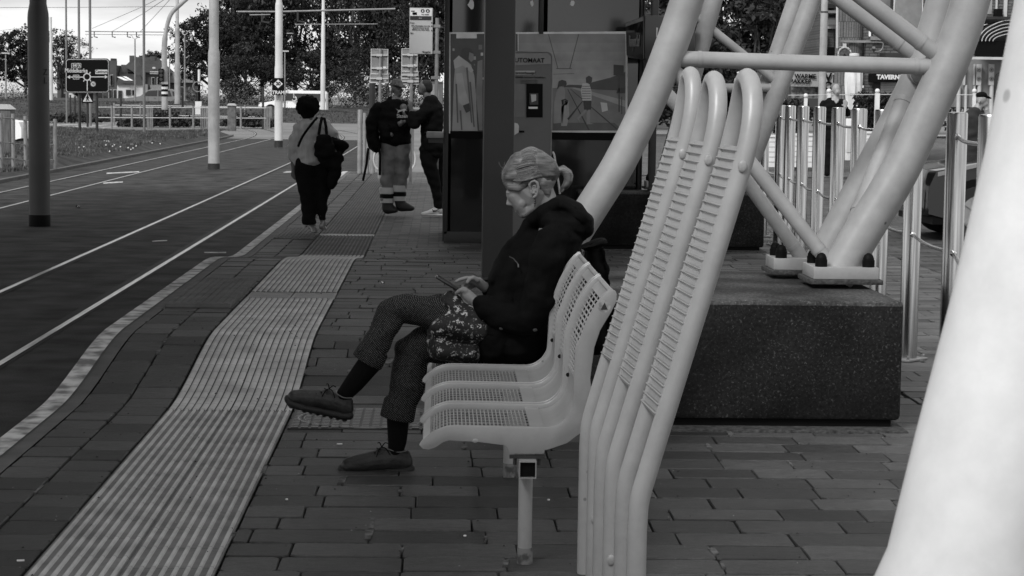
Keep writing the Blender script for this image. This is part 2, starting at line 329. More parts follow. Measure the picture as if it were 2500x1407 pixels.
M_pavfar = paver_mat('far_pavers', .22, .11, .09, .03)
M_kerb = mat('kerb_concrete', .08, .8, var=.2, vscale=6, bump=.3, bscale=60)
M_kerbw = mat('worn_white_paint', .14, .8, c2=.55, vscale=9, detail=12, cpos=(.36, .60), bump=.3)
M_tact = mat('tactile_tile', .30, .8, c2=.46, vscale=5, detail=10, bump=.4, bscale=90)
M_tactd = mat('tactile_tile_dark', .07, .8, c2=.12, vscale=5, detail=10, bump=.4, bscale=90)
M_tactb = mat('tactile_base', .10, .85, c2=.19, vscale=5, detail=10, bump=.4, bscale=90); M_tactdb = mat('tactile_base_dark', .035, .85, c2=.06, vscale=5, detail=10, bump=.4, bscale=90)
M_grass = mat('grass_soil', .012, .95, c2=.055, vscale=1.6, detail=12, bump=1., bscale=14, cpos=(.35, .7))
M_blade = mat('grass_blade', .06, .8, var=.5, vscale=2)
M_blade2 = mat('dry_blade', .14, .8, var=.4, vscale=2)
M_leaf = mat('leaf_dark', .011, .6, var=.55, vscale=.8, spec=.3)
M_leaf2 = mat('leaf_mid', .028, .6, var=.5, vscale=1.0, spec=.3)
M_bark = mat('bark', .06, .9, var=.4, vscale=6)
M_skin = mat('skin', .20, .5, var=.07, vscale=14, bump=.15, bscale=120, spec=.35)
M_skind = mat('skin_tanned', .11, .5, var=.08, vscale=14)
M_coat = mat('black_coat', .0036, .85, spec=.07, var=.3, vscale=9, bump=.5, bscale=14)
M_cloth = mat('black_cloth', .006, .9, spec=.1, bump=.4, bscale=30)
M_lip = mat('lips', .12, .5); M_eyew = mat('eye_lash', .02, .5)

def block_mat(name, c):
    m = bpy.data.materials.new(name); m.use_nodes = True; t = m.node_tree; b = t.nodes['Principled BSDF']; l = t.links.new
    ge = t.nodes.new('ShaderNodeNewGeometry'); co = t.nodes.new('ShaderNodeTexCoord'); r0 = t.nodes.new('ShaderNodeMapRange'); r0.inputs[3].default_value = .5; r0.inputs[4].default_value = 1.65; l(ge.outputs['Random Per Island'], r0.inputs[0])
    ms = t.nodes.new('ShaderNodeMapping'); ms.inputs['Scale'].default_value = (7, 26, 7); l(co.outputs['Object'], ms.inputs[0])
    n1 = t.nodes.new('ShaderNodeTexNoise'); n1.inputs['Scale'].default_value = 2.4; n1.inputs['Detail'].default_value = 9; n1.inputs['Roughness'].default_value = .72; n1.inputs['Distortion'].default_value = .6; l(ms.outputs[0], n1.inputs['Vector'])
    n2 = t.nodes.new('ShaderNodeTexNoise'); n2.inputs['Scale'].default_value = 1.3; n2.inputs['Detail'].default_value = 7; l(co.outputs['Object'], n2.inputs['Vector'])
    n3 = t.nodes.new('ShaderNodeTexNoise'); n3.inputs['Scale'].default_value = 160; n3.inputs['Detail'].default_value = 4; l(co.outputs['Object'], n3.inputs['Vector'])
    o = r0.outputs[0]
    for n, a, z in ((n1, .62, 1.42), (n2, .72, 1.3), (n3, .75, 1.25)):
        r = t.nodes.new('ShaderNodeMapRange'); r.inputs[1].default_value = .32; r.inputs[2].default_value = .68; r.inputs[3].default_value = a; r.inputs[4].default_value = z; l(n.outputs[0], r.inputs[0])
        k = t.nodes.new('ShaderNodeMath'); k.operation = 'MULTIPLY'; l(o, k.inputs[0]); l(r.outputs[0], k.inputs[1]); o = k.outputs[0]
    k = t.nodes.new('ShaderNodeMath'); k.operation = 'MULTIPLY'; k.inputs[1].default_value = c; l(o, k.inputs[0]); cc = t.nodes.new('ShaderNodeCombineColor'); [l(k.outputs[0], cc.inputs[i]) for i in range(3)]; l(cc.outputs[0], b.inputs['Base Color'])
    bp = t.nodes.new('ShaderNodeBump'); bp.inputs['Strength'].default_value = .8; bp.inputs['Distance'].default_value = .003; a_ = t.nodes.new('ShaderNodeMath'); a_.operation = 'ADD'; l(n1.outputs[0], a_.inputs[0]); l(n3.outputs[0], a_.inputs[1]); l(a_.outputs[0], bp.inputs['Height']); l(bp.outputs[0], b.inputs['Normal'])
    b.inputs['Roughness'].default_value = .6; b.inputs['Specular IOR Level'].default_value = .3; MATS[name] = m; return m
M_crumb = mat('pale_mortar', .03, .95, c2=.13, vscale=25, bump=.8, bscale=60)
def paver_blocks(name, x0, x1, y0, y1, row, lens, m, zf, gap=.0055, seed=1, jit=1.):
    rnd = random.Random(seed); b = MB(); y = y0; k = 0
    while y < y1 - .02:
        x = x0 - (rnd.uniform(.05, .3) if lens[1] - lens[0] > .01 else 0)
        while x < x1:
            L_ = rnd.uniform(*lens); a, c = max(x, x0) + gap / 2, min(x + L_, x1) - gap / 2; x += L_
            if c - a < .03: continue
            d0, d1 = y + gap / 2 + rnd.uniform(0, .002), min(y + row, y1) - gap / 2 - rnd.uniform(0, .002); dz = rnd.uniform(-.0025, .0025) * jit; tx, ty = rnd.uniform(-.005, .005) * jit, rnd.uniform(-.010, .010) * jit
            q = [rnd.uniform(-.0025, .0025) for _ in range(8)]; r_ = .0045
            base = [(a + q[0], d0 + q[1]), (c + q[2], d0 + q[3]), (c + q[4], d1 + q[5]), (a + q[6], d1 + q[7])]; cx, cy = (a + c) / 2, (d0 + d1) / 2
            ring = []
            for i, (px, py) in enumerate(base):      # chipped, rounded corners
                pa, pb = base[i - 1], base[(i + 1) % 4]; e = rnd.uniform(.006, .02)
                for qx, qy in (pa, pb): dl = math.hypot(qx - px, qy - py); ring.append((px + (qx - px) * e / dl, py + (qy - py) * e / dl))
            zt = lambda px, py, h: zf(px, py) + h + dz + tx * (px - cx) + ty * (py - cy)
            n = 8; vs = [(px, py, zt(px, py, -.022)) for px, py in ring] + [(px, py, zt(px, py, -.0045)) for px, py in ring] + [(px + (cx - px) * r_ / max(abs(cx - px), .02) * .6, py + (cy - py) * r_ / max(abs(cy - py), .02) * .9, zt(px, py, 0)) for px, py in ring]
            b.add(vs, [(j * n + i, j * n + (i + 1) % n, (j + 1) * n + (i + 1) % n, (j + 1) * n + i) for j in (0, 1) for i in range(n)] + [tuple(range(16, 24))])
            if rnd.random() < .22 * jit:         # crumbled pale mortar left in some head joints
                w_, h0, h1 = rnd.uniform(.006, .022), rnd.uniform(0, .4), rnd.uniform(.5, 1); ya, yb = d0 + (d1 - d0) * h0, d0 + (d1 - d0) * h1; pl = [(a - gap - w_ * rnd.uniform(.2, 1), ya), (a + w_ * rnd.uniform(0, .8), ya + .006), (a + w_ * rnd.uniform(.1, 1), yb), (a - gap - w_ * rnd.uniform(0, .8), yb - .004)]
                b.add([(px, py, zf(px, py) + .0042) for px, py in pl] + [(px, py, zf(px, py) - .02) for px, py in pl], [(0, 1, 2, 3), (0, 4, 5, 1), (1, 5, 6, 2), (2, 6, 7, 3), (3, 7, 4, 0)], 1)
        y += row; k += 1
    return struct(name, b, [m, M_crumb], fix=False, smooth=30)
def chips(m, dark=.45, sc=14, thr=.13, seed=0):   # scuffs, dirt and chips in a painted finish
    t = m.node_tree; l = t.links.new; b = t.nodes['Principled BSDF']; old = b.inputs['Base Color'].links[0].from_socket; co = t.nodes.new('ShaderNodeTexCoord')
    n = t.nodes.new('ShaderNodeTexNoise'); n.inputs['Scale'].default_value = 2.6; n.inputs['Detail'].default_value = 8; n.inputs['Roughness'].default_value = .65; l(co.outputs['Object'], n.inputs['Vector'])
    r = t.nodes.new('ShaderNodeMapRange'); r.inputs[1].default_value = .35; r.inputs[2].default_value = .68; r.inputs[3].default_value = 1.06; r.inputs[4].default_value = .72; l(n.outputs[0], r.inputs[0])
    v = t.nodes.new('ShaderNodeTexVoronoi'); v.inputs['Scale'].default_value = sc; l(co.outputs['Object'], v.inputs['Vector'])
    s = t.nodes.new('ShaderNodeSeparateColor'); l(v.outputs['Color'], s.inputs[0]); g = t.nodes.new('ShaderNodeMath'); g.operation = 'GREATER_THAN'; g.inputs[1].default_value = .80; l(s.outputs[0], g.inputs[0])
    e = t.nodes.new('ShaderNodeMapRange'); e.inputs[1].default_value = thr; e.inputs[2].default_value = thr * .6; e.inputs[3].default_value = 0; e.inputs[4].default_value = 1 - dark; l(v.outputs['Distance'], e.inputs[0])
    k = t.nodes.new('ShaderNodeMath'); k.operation = 'MULTIPLY'; l(e.outputs[0], k.inputs[0]); l(g.outputs[0], k.inputs[1])
    i = t.nodes.new('ShaderNodeMath'); i.operation = 'SUBTRACT'; i.inputs[0].default_value = 1; l(k.outputs[0], i.inputs[1])
    mu = t.nodes.new('ShaderNodeMath'); mu.operation = 'MULTIPLY'; l(i.outputs[0], mu.inputs[0]); l(r.outputs[0], mu.inputs[1])
    x = t.nodes.new('ShaderNodeVectorMath'); x.operation = 'SCALE'; l(old, x.inputs[0]); l(mu.outputs[0], x.inputs['Scale']); l(x.outputs[0], b.inputs['Base Color'])
chips(M_paint, .5, 16, .09); chips(M_hoop, .5, 12, .09); chips(M_paint2, .35, 9, .10); chips(M_near, .6, 7, .07); chips(M_mast, .5, 3, .1)
MATS['gloss_black'].node_tree.nodes['Principled BSDF'].inputs['Coat Weight'].default_value = .2
M_bolt = mat('worn_bolt', .30, .4, var=.2, vscale=40)

# ------------------------------------------------------------------ ground, road, platform
def prof(y):                            # platform surface height above the rails
    if y < 9.95: return .20
    if y < 12.1: t = (y - 9.95) / 2.15; return .20 + .16 * (3 * t * t - 2 * t ** 3)
    if y < 17.0: return .36
    if y < 19.8: t = (y - 17.) / 2.8; return .36 - .15 * (3 * t * t - 2 * t ** 3)
    return .21
def profx(x, y):
    k = min(max((x - .7) / 1.0, 0), 1); k = 3 * k * k - 2 * k ** 3
    return prof(y) * (1 - k) + .20 * k
YS = [0.5, 3, 6, 8, 9] + [9.2 + .15 * i for i in range(18)] + [12, 13, 14, 15, 16, 16.8] + [17 + .2 * i for i in range(16)] + [21, 24, 30, 36, 41.5]
def sheet(xs, ys, zf, m, name, dz=0., **k):
    b = MB(); vs = [(x, y, zf(x, y) + dz) for y in ys for x in xs]; n = len(xs)
    b.add(vs, [(j * n + i, j * n + i + 1, (j + 1) * n + i + 1, (j + 1) * n + i) for j in range(len(ys) - 1) for i in range(n - 1)])
    return struct(name, b, m, fix=False, smooth=60, **k)
sheet([-900, 900], [-300, 1500], lambda x, y: -.03, M_road, 'ground')
sheet([-80, -30, -10, -1.9], [-6, 0, 10, 20, 30, 33], lambda x, y: 0., M_asph, 'road')
sheet([-80, -30, -10, -1.9], [33, 40, 60, 80], lambda x, y: 0., M_asph, 'road_beyond')
sheet([-80, -30, -10, 0, 12], [80.0, 100, 126], lambda x, y: .0, M_road, 'far_road')
sheet([-1.9, 12], [41.5, 60, 80.0], lambda x, y: .02 if x > 0 else 0, M_road, 'forecourt_road')
YN = [y for y in YS if y <= 21]; YF = [21, 24, 30, 36, 41.5]; M_sand = mat('joint_sand', .006, .95, c2=.02, vscale=30, spec=.05)
sheet([-.705, -.3, 0, .3, .6, .8, 1., 1.2, 1.4, 1.6, 1.8, 2.5], YN, profx, M_sand, 'paving_bed', dz=-.012)
paver_blocks('platform_paving', -.709, 2.5, 3.2, 21., .212, (.30, .42), block_mat('clay_block', .043), profx, seed=3)
paver_blocks('square_paving_blocks', 2.5, 4.6, 4.5, 30., .205, (.28, .38), block_mat('square_block', .07), lambda x, y: .2, seed=5)
sheet([-.705, -.3, 0, .3, .6, .8, 1., 1.2, 1.4, 1.6, 1.8, 2.5], YF, profx, M_pavfar, 'platform_paving_far')  # lighter than the near blocks: grazing sheen put into the colour
sheet([4.6, 6, 14], YS, profx, M_pav2, 'square_paving'); sheet([2.5, 4.6], YS, profx, M_sand, 'square_bed', dz=-.012); sheet([2.5, 4.6], [30., 41.5], lambda x, y: .2, M_pav2, 'square_paving_far')
sheet([12.0, 40.], [0.5, 41.5], lambda x, y: .198, M_pavfar, 'plaza_paving_side')
sheet([.0, 14, 60.], [41.5, 90], lambda x, y: .215, M_pavfar, 'plaza_paving')
sheet([-1.77, -1.56, -1.325], YS, profx, M_sand, 'edge_paving_bed', dz=-.012)
for xa, xb, sd_ in ((-1.768, -1.555, 11), (-1.549, -1.321, 12)): paver_blocks('edge_paving', xa, xb, 3.2 + .09 * (sd_ % 2), 41.4, .245, (.22, .22), block_mat('edge_block', .042), profx, seed=sd_)
# kerb with its worn white band
b = MB(); n = len(YS)
sec = [(-1.95, -.3), (-1.95, -.02), (-1.935, 0.), (-1.77, 0.)]
vs = [(x, y, (profx(x, y) + dz) if dz > -.2 else -.02) for y in YS for x, dz in sec]
b.add(vs, [(j * 4 + i, j * 4 + i + 1, (j + 1) * 4 + i + 1, (j + 1) * 4 + i) for j in range(n - 1) for i in range(3)]); struct('kerb', b, M_kerb, fix=False, smooth=60)
sheet([-1.948, -1.90, -1.85], YS, lambda x, y: profx(x, y), M_kerbw, 'kerb_white_line', dz=.004)
# tactile guiding strip: sixteen ribs, two tiles wide
def tact(y0, y1, rw, rh, m, name):
    ys = [y for y in YS if y0 < y < y1]; ys = [y0] + ys + [y1]; xs = []; pitch = .605 / 16; x = -1.315
    xs.append((x, 0.))
    for i in range(16):
        a = x + i * pitch + (pitch - rw) / 2; q = .2 * rw
        xs += [(a, 0.), (a + q, rh), (a + rw - q, rh), (a + rw, 0.)]
        if i == 7: xs += [(a + rw + .004, 0), (a + rw + .006, -.006), (a + rw + .010, -.006), (a + rw + .012, 0)] if rw < .02 else [(a + rw + .002, 0), (a + rw + .003, -.006), (a + rw + .006, -.006), (a + rw + .007, 0)]
    xs.append((-.71, 0)); n = len(xs); b = MB()
    vs = [(px, y, prof(y) + dz + .004) for y in ys for px, dz in xs]
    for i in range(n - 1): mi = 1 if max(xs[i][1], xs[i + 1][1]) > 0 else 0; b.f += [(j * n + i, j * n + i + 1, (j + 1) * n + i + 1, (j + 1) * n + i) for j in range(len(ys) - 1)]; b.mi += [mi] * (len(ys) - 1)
    b.v = vs; return b
def tile_mat(src, name, period, off=0.):
    m = src.copy(); m.name = name; t = m.node_tree; l = t.links.new; b = t.nodes['Principled BSDF']
    old = b.inputs['Base Color'].links[0].from_socket
    co = t.nodes.new('ShaderNodeTexCoord'); br = t.nodes.new('ShaderNodeTexBrick'); br.offset = .5; br.inputs['Scale'].default_value = 1
    mp_ = t.nodes.new('ShaderNodeMapping'); mp_.inputs['Rotation'].default_value = (0, 0, R(90)); mp_.inputs['Location'].default_value = (0, .71 + off, 0)
    br.inputs['Brick Width'].default_value = period; br.inputs['Row Height'].default_value = .3025; br.inputs['Mortar Size'].default_value = .0035; br.inputs['Mortar Smooth'].default_value = .3
    br.inputs['Color1'].default_value = (.92, .92, .92, 1); br.inputs['Color2'].default_value = (1.08, 1.08, 1.08, 1); br.inputs['Mortar'].default_value = (.55, .55, .55, 1)
    l(co.outputs['Object'], mp_.inputs[0]); l(mp_.outputs[0], br.inputs['Vector'])
    mx_ = t.nodes.new('ShaderNodeMix'); mx_.data_type = 'RGBA'; mx_.blend_type = 'MULTIPLY'; mx_.inputs[0].default_value = 1; l(old, mx_.inputs[6]); l(br.outputs['Color'], mx_.inputs[7]); l(mx_.outputs[2], b.inputs['Base Color'])
    return m
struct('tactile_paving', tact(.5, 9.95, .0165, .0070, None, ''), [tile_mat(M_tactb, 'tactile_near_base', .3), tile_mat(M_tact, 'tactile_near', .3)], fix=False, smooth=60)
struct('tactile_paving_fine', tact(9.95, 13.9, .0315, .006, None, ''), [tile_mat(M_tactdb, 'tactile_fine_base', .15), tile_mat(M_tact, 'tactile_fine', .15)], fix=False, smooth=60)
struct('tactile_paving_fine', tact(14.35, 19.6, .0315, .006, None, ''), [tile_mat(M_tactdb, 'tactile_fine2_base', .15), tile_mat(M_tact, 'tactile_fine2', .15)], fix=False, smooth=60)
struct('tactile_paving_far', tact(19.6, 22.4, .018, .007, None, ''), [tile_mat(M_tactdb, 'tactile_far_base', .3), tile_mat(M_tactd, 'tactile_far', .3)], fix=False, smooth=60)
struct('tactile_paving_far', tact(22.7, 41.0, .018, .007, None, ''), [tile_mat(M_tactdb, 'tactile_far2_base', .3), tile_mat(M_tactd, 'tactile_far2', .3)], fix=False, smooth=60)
# drain channel gratings crossing the strip
for yy0, yy1, mm, lab in ((13.9, 14.35, M_dark, 'dark ribbed drain grating crossing the raised tactile strip'), (22.4, 22.7, M_offw, 'pale worn drain cover crossing the tactile strip by the walking woman')):
    t = thing('drain_grating', (-1.01, (yy0 + yy1) / 2, prof(yy0)), lab, 'grating'); 
    for x0 in (-1.31, -1.005):
        g = MB(); g.box(x0, x0 + .295, yy0, yy1, prof(yy0) - .02, prof(yy0) + .003)
        for k in range(22): g.box(x0 + .012 + k * .0125, x0 + .018 + k * .0125, yy0 + .03, yy1 - .03, prof(yy0) + .001, prof(yy0) + .008)
        g.build('grating_panel', M_galv if mm is M_dark else mm, t)
# studded warning tiles at the platform edge
g = MB(); g.box(-1.765, -1.35, 13.3, 15.2, .36, .386)
for i in range(9):
    for j in range(30): g.box(-1.755 + i * .045, -1.725 + i * .045, 13.32 + j * .0625, 13.36 + j * .0625, .386, .391)
struct('warning_paving', g, M_tactd)
g = MB(); g.box(-1.77, -1.35, 21.9, 23.6, .19, .216)
for i in range(10): g.box(-1.76 + i * .041, -1.74 + i * .041, 21.9, 23.6, .216, .222)
struct('warning_paving_far', g, M_tactd)
# rails: bright running surface, dark groove, asphalt infill
def curve_x(x, y): return x if y < 78 else x - ((y - 78) ** 2) / 260.
def strip(x0, x1, z, y0=-4., y1=108.):
    ys = [y0] + [y0 + (y1 - y0) * i / 60 for i in range(1, 61)]; b = MB(); vs = []
    for y in ys: vs += [(curve_x(x0, y), y, z), (curve_x(x1, y), y, z)]
    return b.add(vs, [(2 * i, 2 * i + 1, 2 * i + 3, 2 * i + 2) for i in range(60)])
for i, (x, side) in enumerate(((-2.80, -1), (-3.80, 1), (-6.5, -1), (-7.5, 1))):
    struct('tram_rail', strip(x - .024, x + .024, .008), M_rail, fix=False, smooth=0)
    a, c = (x - .095, x - .025) if side < 0 else (x + .025, x + .065)
    struct('rail_groove', strip(a, c, .004), M_black, fix=False, smooth=0)
    a, c = (x + .025, x + .05) if side < 0 else (x - .05, x - .025)
    struct('rail_sealant', strip(a, c, .0035), M_rubber, fix=False, smooth=0)
# grass verge between tracks and road
def gz(x, y): return .10 + .05 * math.sin(x * .7 + y * .31) + .04 * math.sin(y * .9 - x * .4) + (.12 if y > 45 else 0)
xs = [-60, -50, -40, -34, -30, -26, -23, -20, -18, -16, -14.5, -13, -11.5, -10, -9, -8.4]
b = MB(); ys = [37 + 1.25 * i for i in range(39)]
b.add([(x - (max(0, y - 78) ** 2) / 260, y, gz(x, y) if x < -8.5 else .03) for y in ys for x in xs], [(j * 16 + i, j * 16 + i + 1, (j + 1) * 16 + i + 1, (j + 1) * 16 + i) for j in range(38) for i in range(15)])
struct('grass_verge', b, M_grass, fix=False, smooth=60)
def blades(name, pts, h, m, w=.02, n=3):
    b = MB()
    for p in pts:
        for k in range(n):
            a = random.uniform(0, 6.28); hh = h * random.uniform(.5, 1.3); dx, dy = math.cos(a) * w, math.sin(a) * w; lx, ly = random.uniform(-.5, .5) * hh, random.uniform(-.5, .5) * hh
            ox, oy = random.uniform(-.06, .06), random.uniform(-.06, .06)
            b.add([(p[0] + ox - dx, p[1] + oy - dy, p[2]), (p[0] + ox + dx, p[1] + oy + dy, p[2]), (p[0] + ox + lx, p[1] + oy + ly, p[2] + hh)], [(0, 1, 2)])
    return tag(b.build(name, m, smooth=0, fix=False), kind='stuff')
def vp():
    while 1:
        y = random.uniform(37, 85); x = random.uniform(-24, -8.6) if y < 60 else random.uniform(-30, -8.6)
        if x > -.235 * y - 1: return (x, y, gz(x, y) - .01)
blades('grass', [vp() for _ in range(26000)], .075, M_blade, .014)
blades('dry_grass', [vp() for _ in range(6000)], .085, M_blade2, .010)
fl = MB()
for _ in range(34):
    p = G(random.gauss(290, 45), random.gauss(352, 9), .2); fl.ball((p.x, p.y, .24), .022, n=6)
tag(fl.build('daisies', M_white), kind='stuff')
b = MB(); b.add([(curve_x(-8.40, y), y, -.01) for y in ys] + [(curve_x(-8.40, y), y, .06) for y in ys] + [(curve_x(-8.28, y), y, .06) for y in ys] + [(curve_x(-8.28, y), y, -.01) for y in ys],
      [(k * 39 + i, k * 39 + i + 1, (k + 1) * 39 + i + 1, (k + 1) * 39 + i) for k in range(3) for i in range(38)]); struct('track_kerb', b, M_kerb, fix=False, smooth=0)
# raised roundabout island beyond the crossing road
def mound(x, y):
    t = min(max((y - 124) / 16, 0), 1); t = 3 * t * t - 2 * t ** 3; s = min(max((x + 95) / 30, 0), 1)
    e = min(max((4 - x) / 16, 0), 1); e = e * e * (3 - 2 * e)
    q = min(max((x + 17) / 4, 0), 1); return -.02 + (1.07 - .33 * q + .05 * math.sin(x * .33) + .03 * math.sin(y * .5)) * t * s * (.35 + .65 * e)
xs = [-110 + 4 * i for i in range(34)]; ys = [122 + 3 * i for i in range(30)]
sheet(xs, ys, mound, M_grass, 'grass_island')
blades('island_grass', [(x, y, mound(x, y) - .02) for x, y in ((random.uniform(-34, 2), random.uniform(126, 146)) for _ in range(9000))], .10, M_blade, .03)
# road markings
M_mark = mat('worn_marking', .12, .85, c2=.40, vscale=3, detail=10, cpos=(.4, .6))
def mark(name, pts, z=.006): struct(name, MB().add([(G(u, v, z)) for u, v in pts], [tuple(range(len(pts)))]), M_mark, fix=False, smooth=0)
for q in ([(120, 303), (205, 300), (245, 303), (135, 308)], [(130, 312), (230, 305), (270, 306), (150, 316)], [(150, 297), (262, 292), (266, 294), (150, 300)],
          [(245, 312), (330, 303), (334, 304.5), (250, 314.5)], [(640, 290), (770, 284), (770, 286), (640, 292.5)], [(770, 283), (880, 294), (880, 296.5), (770, 285.5)],
          [(700, 418), (740, 417.5), (738, 421.5), (690, 422)]):
    mark('road_marking', q)
for q in ([(250, 303), (330, 300), (470, 301), (470, 303), (330, 302.5), (250, 305)],): mark('road_marking', q)
for q in ([(498, 615.5), (552, 615), (552, 618), (500, 618)], [(372, 588), (408, 586), (408, 588.5), (372, 590.5)], [(260, 422), (340, 418), (340, 421), (260, 425)], [(252, 446), (300, 443), (300, 446), (252, 449)]):
    struct('paint_fleck', MB().add([G(u, v, .005) for u, v in q], [(0, 1, 2, 3)]), M_kerbw, fix=False, smooth=0)

# ------------------------------------------------------------------ bench
YB = [6.66, 7.17, 7.68, 8.19, 8.72]
def BP(u, v): return P(u, v, 6.66)
bench = thing('bench', (1.0 * BP(1285, 1378).x, 7.5, .2), 'pale grey perforated metal bench the woman sits on', 'bench')
top = [(1025.6, 1089), (1033, 1078), (1042.6, 1069), (1054, 1060), (1068, 1052), (1089.6, 1045), (1108, 1043), (1128, 1043), (1180, 1044), (1234.5, 1045), (1290, 1046), (1330.5, 1046.6), (1348, 1044), (1362.5, 1039), (1375, 1030), (1384, 1022), (1393, 1009),
       (1399, 996.5), (1401.5, 979), (1403, 940), (1405, 898), (1407.7, 853), (1419, 826), (1435, 785), (1458, 744), (1480, 716.5), (1496, 707)]
bot = [(1503, 711), (1505.5, 718), (1505, 735), (1492, 762), (1478, 785), (1464.5, 807.5), (1451, 848), (1444, 898.5), (1444.6, 881 + 20), (1441, 924), (1443, 950), (1445.6, 977), (1439, 1022), (1416, 1058), (1384, 1082), (1341, 1096.7), (1330, 1099), (1328, 1108), (1243, 1108), (1239, 1092), (1230, 1087),
       (1170.6, 1079.6), (1096, 1075), (1081, 1080), (1064, 1092), (1047, 1098), (1032, 1096)]
bot[7:9] = [(1444, 898.5)]
top3 = smoothpath([BP(*p) for p in top], 4); nt_ = len(top3)
outl = top3 + [BP(*p) for p in bot]
def at_y(p, y): return Vector((p.x, y, p.z))
def inward(i):                          # unit vector in XZ pointing to the underside of the seat
    a = top3[max(i - 1, 0)]; c = top3[min(i + 1, nt_ - 1)]; t = (c - a).normalized(); return Vector((t.z, 0, -t.x))
g = MB(); g.prism([at_y(p, YB[0] - .004) for p in outl], (0, .008, 0)); g.build('end_plate', M_paint, bench, bevel=.0015, smooth=30)
g = MB(); g.prism([at_y(p, YB[4] - .004) for p in outl], (0, .008, 0)); g.build('end_plate', M_paint, bench, smooth=30)
for k, y in enumerate(YB):              # folded flanges between the seats
    w = .030 if 0 < k < 4 else .013; g = MB(); vs = []; y0, y1 = (y - w, y + w) if 0 < k < 4 else ((y - .003, y + .016) if k == 0 else (y - .016, y + .003))
    for i, p in enumerate(top3):
        nn = inward(i); q = p + nn * (-.004); r = p + nn * .022
        vs += [(q.x, y0, q.z), (q.x, y1, q.z), (r.x, y1, r.z), (r.x, y0, r.z)]
    fs = [(4 * i + a, 4 * i + (a + 1) % 4, 4 * i + 4 + (a + 1) % 4, 4 * i + 4 + a) for i in range(nt_ - 1) for a in range(4)] + [(0, 1, 2, 3), tuple(4 * (nt_ - 1) + a for a in (3, 2, 1, 0))]
    g.add(vs, fs); g.build('seat_rib', M_paint, bench, smooth=30, bevel=.002)
    if 0 < k < 4:
        for dy in (-w + .005, w - .005):
            h = MB(); h.tube([at_y(p + inward(i) * -.0045, y + dy) for i, p in enumerate(top3)][::2], .0035, 6); h.build('rib_edge', M_paint, bench)
# arc-length walk of the profile
acc = [0.]
for i in range(1, nt_): acc.append(acc[-1] + (top3[i] - top3[i - 1]).length)
def at_s(s):
    for i in range(1, nt_):
        if acc[i] >= s: t = (s - acc[i - 1]) / max(acc[i] - acc[i - 1], 1e-6); p = top3[i - 1].lerp(top3[i], t); return p, inward(i)
    return top3[-1], inward(nt_ - 1)
S_seat0, S_seat1 = .02, acc[11 * 4] - .012; S_b0, S_b1 = acc[19 * 4], acc[-1] - .05
def panel(y0, y1, s0, s1, nbar, ncross, dep=.017):
    g = MB(); Y = Vector((0, 1, 0))
    for k in range(nbar + 1):
        p, nn = at_s(s0 + (s1 - s0) * k / nbar); tt = Vector((-nn.z, 0, nn.x)); c = p + nn * dep; c.y = (y0 + y1) / 2
        g.obox(c, tt * .0019, Y * ((y1 - y0) / 2), nn * .003)
    m = 26
    for j in range(ncross + 1):
        y = y0 + (y1 - y0) * j / ncross; vs = []
        for k in range(m + 1):
            p, nn = at_s(s0 + (s1 - s0) * k / m)
            for dy, dn in ((-.003, -.002), (.003, -.002), (.003, .002), (-.003, .002)): q = p + nn * (dep + dn); vs.append((q.x, y + dy, q.z))
        g.add(vs, [(4 * i + a, 4 * i + (a + 1) % 4, 4 * i + 4 + (a + 1) % 4, 4 * i + 4 + a) for i in range(m) for a in range(4)])
    return g
def plate(y0, y1, s0, s1, dep=.011, m=14):
    g = MB(); vs = []
    for k in range(m + 1):
        p, nn = at_s(s0 + (s1 - s0) * k / m)
        for y, dn in ((y0, -.002), (y1, -.002), (y1, .002), (y0, .002)): q = p + nn * (dep + dn); vs.append((q.x, y, q.z))
    g.add(vs, [(4 * i + a, 4 * i + (a + 1) % 4, 4 * i + 4 + (a + 1) % 4, 4 * i + 4 + a) for i in range(m) for a in range(4)] + [(0, 1, 2, 3), tuple(4 * m + a for a in (3, 2, 1, 0))]); return g
for a, c in zip(YB, YB[1:]):
    a, c = a + .02, c - .02
    panel(a, c, S_seat0 + .02, S_seat1 - .03, 26, 8).build('seat', M_paint, bench, smooth=0, fix=False)
    panel(a, c, S_b0, S_b1, 17, 4).build('backrest', M_paint, bench, smooth=0, fix=False)
    plate(a, c, 0.0, S_seat0 + .02, m=4).build('front_lip', M_paint, bench, smooth=30)
    plate(a, c, S_seat1 - .035, S_seat1 + .012, dep=.006, m=4).build('seat_bar', M_paint, bench, smooth=30)
    plate(a, c, S_seat1 + .0, S_b0 + .002).build('bend_plate', M_paint, bench, smooth=30)
    plate(a, c, S_b1 - .004, acc[-1] + .0).build('back_top', M_paint, bench, smooth=30)
    p, nn = at_s(S_b0 - .025); h = MB(); h.ball(p + nn * .006 + Vector((0, c - .06 - p.y, 0)), .008, n=8); h.build('bolt', M_black, bench)
h = MB(); cap_a = BP(1489, 703); 
for a, c in zip(YB, YB[1:]): h.tube([(cap_a.x + .004, a + .02, cap_a.z - .012), (cap_a.x + .004, c - .02, cap_a.z - .012)], .008, 8)
h.build('top_rail', M_paint, bench)
c0 = BP(1286.5, 1140); bw2 = .0285
g = MB(); th = .0035
for (xa, xb, za, zb) in ((-bw2, bw2, bw2 - th, bw2), (-bw2, bw2, -bw2, -bw2 + th), (-bw2, -bw2 + th, -bw2 + th, bw2 - th), (bw2 - th, bw2, -bw2 + th, bw2 - th)): g.box(c0.x + xa, c0.x + xb, 6.60, 8.95, c0.z + za, c0.z + zb)
g.build('beam', M_paint, bench, smooth=0)
g = MB(); g.box(c0.x - bw2 + th + .001, c0.x + bw2 - th - .001, 6.612, 6.62, c0.z - bw2 + th + .001, c0.z + bw2 - th - .001); g.build('beam_plug', M_black, bench)
zt = c0.z - bw2
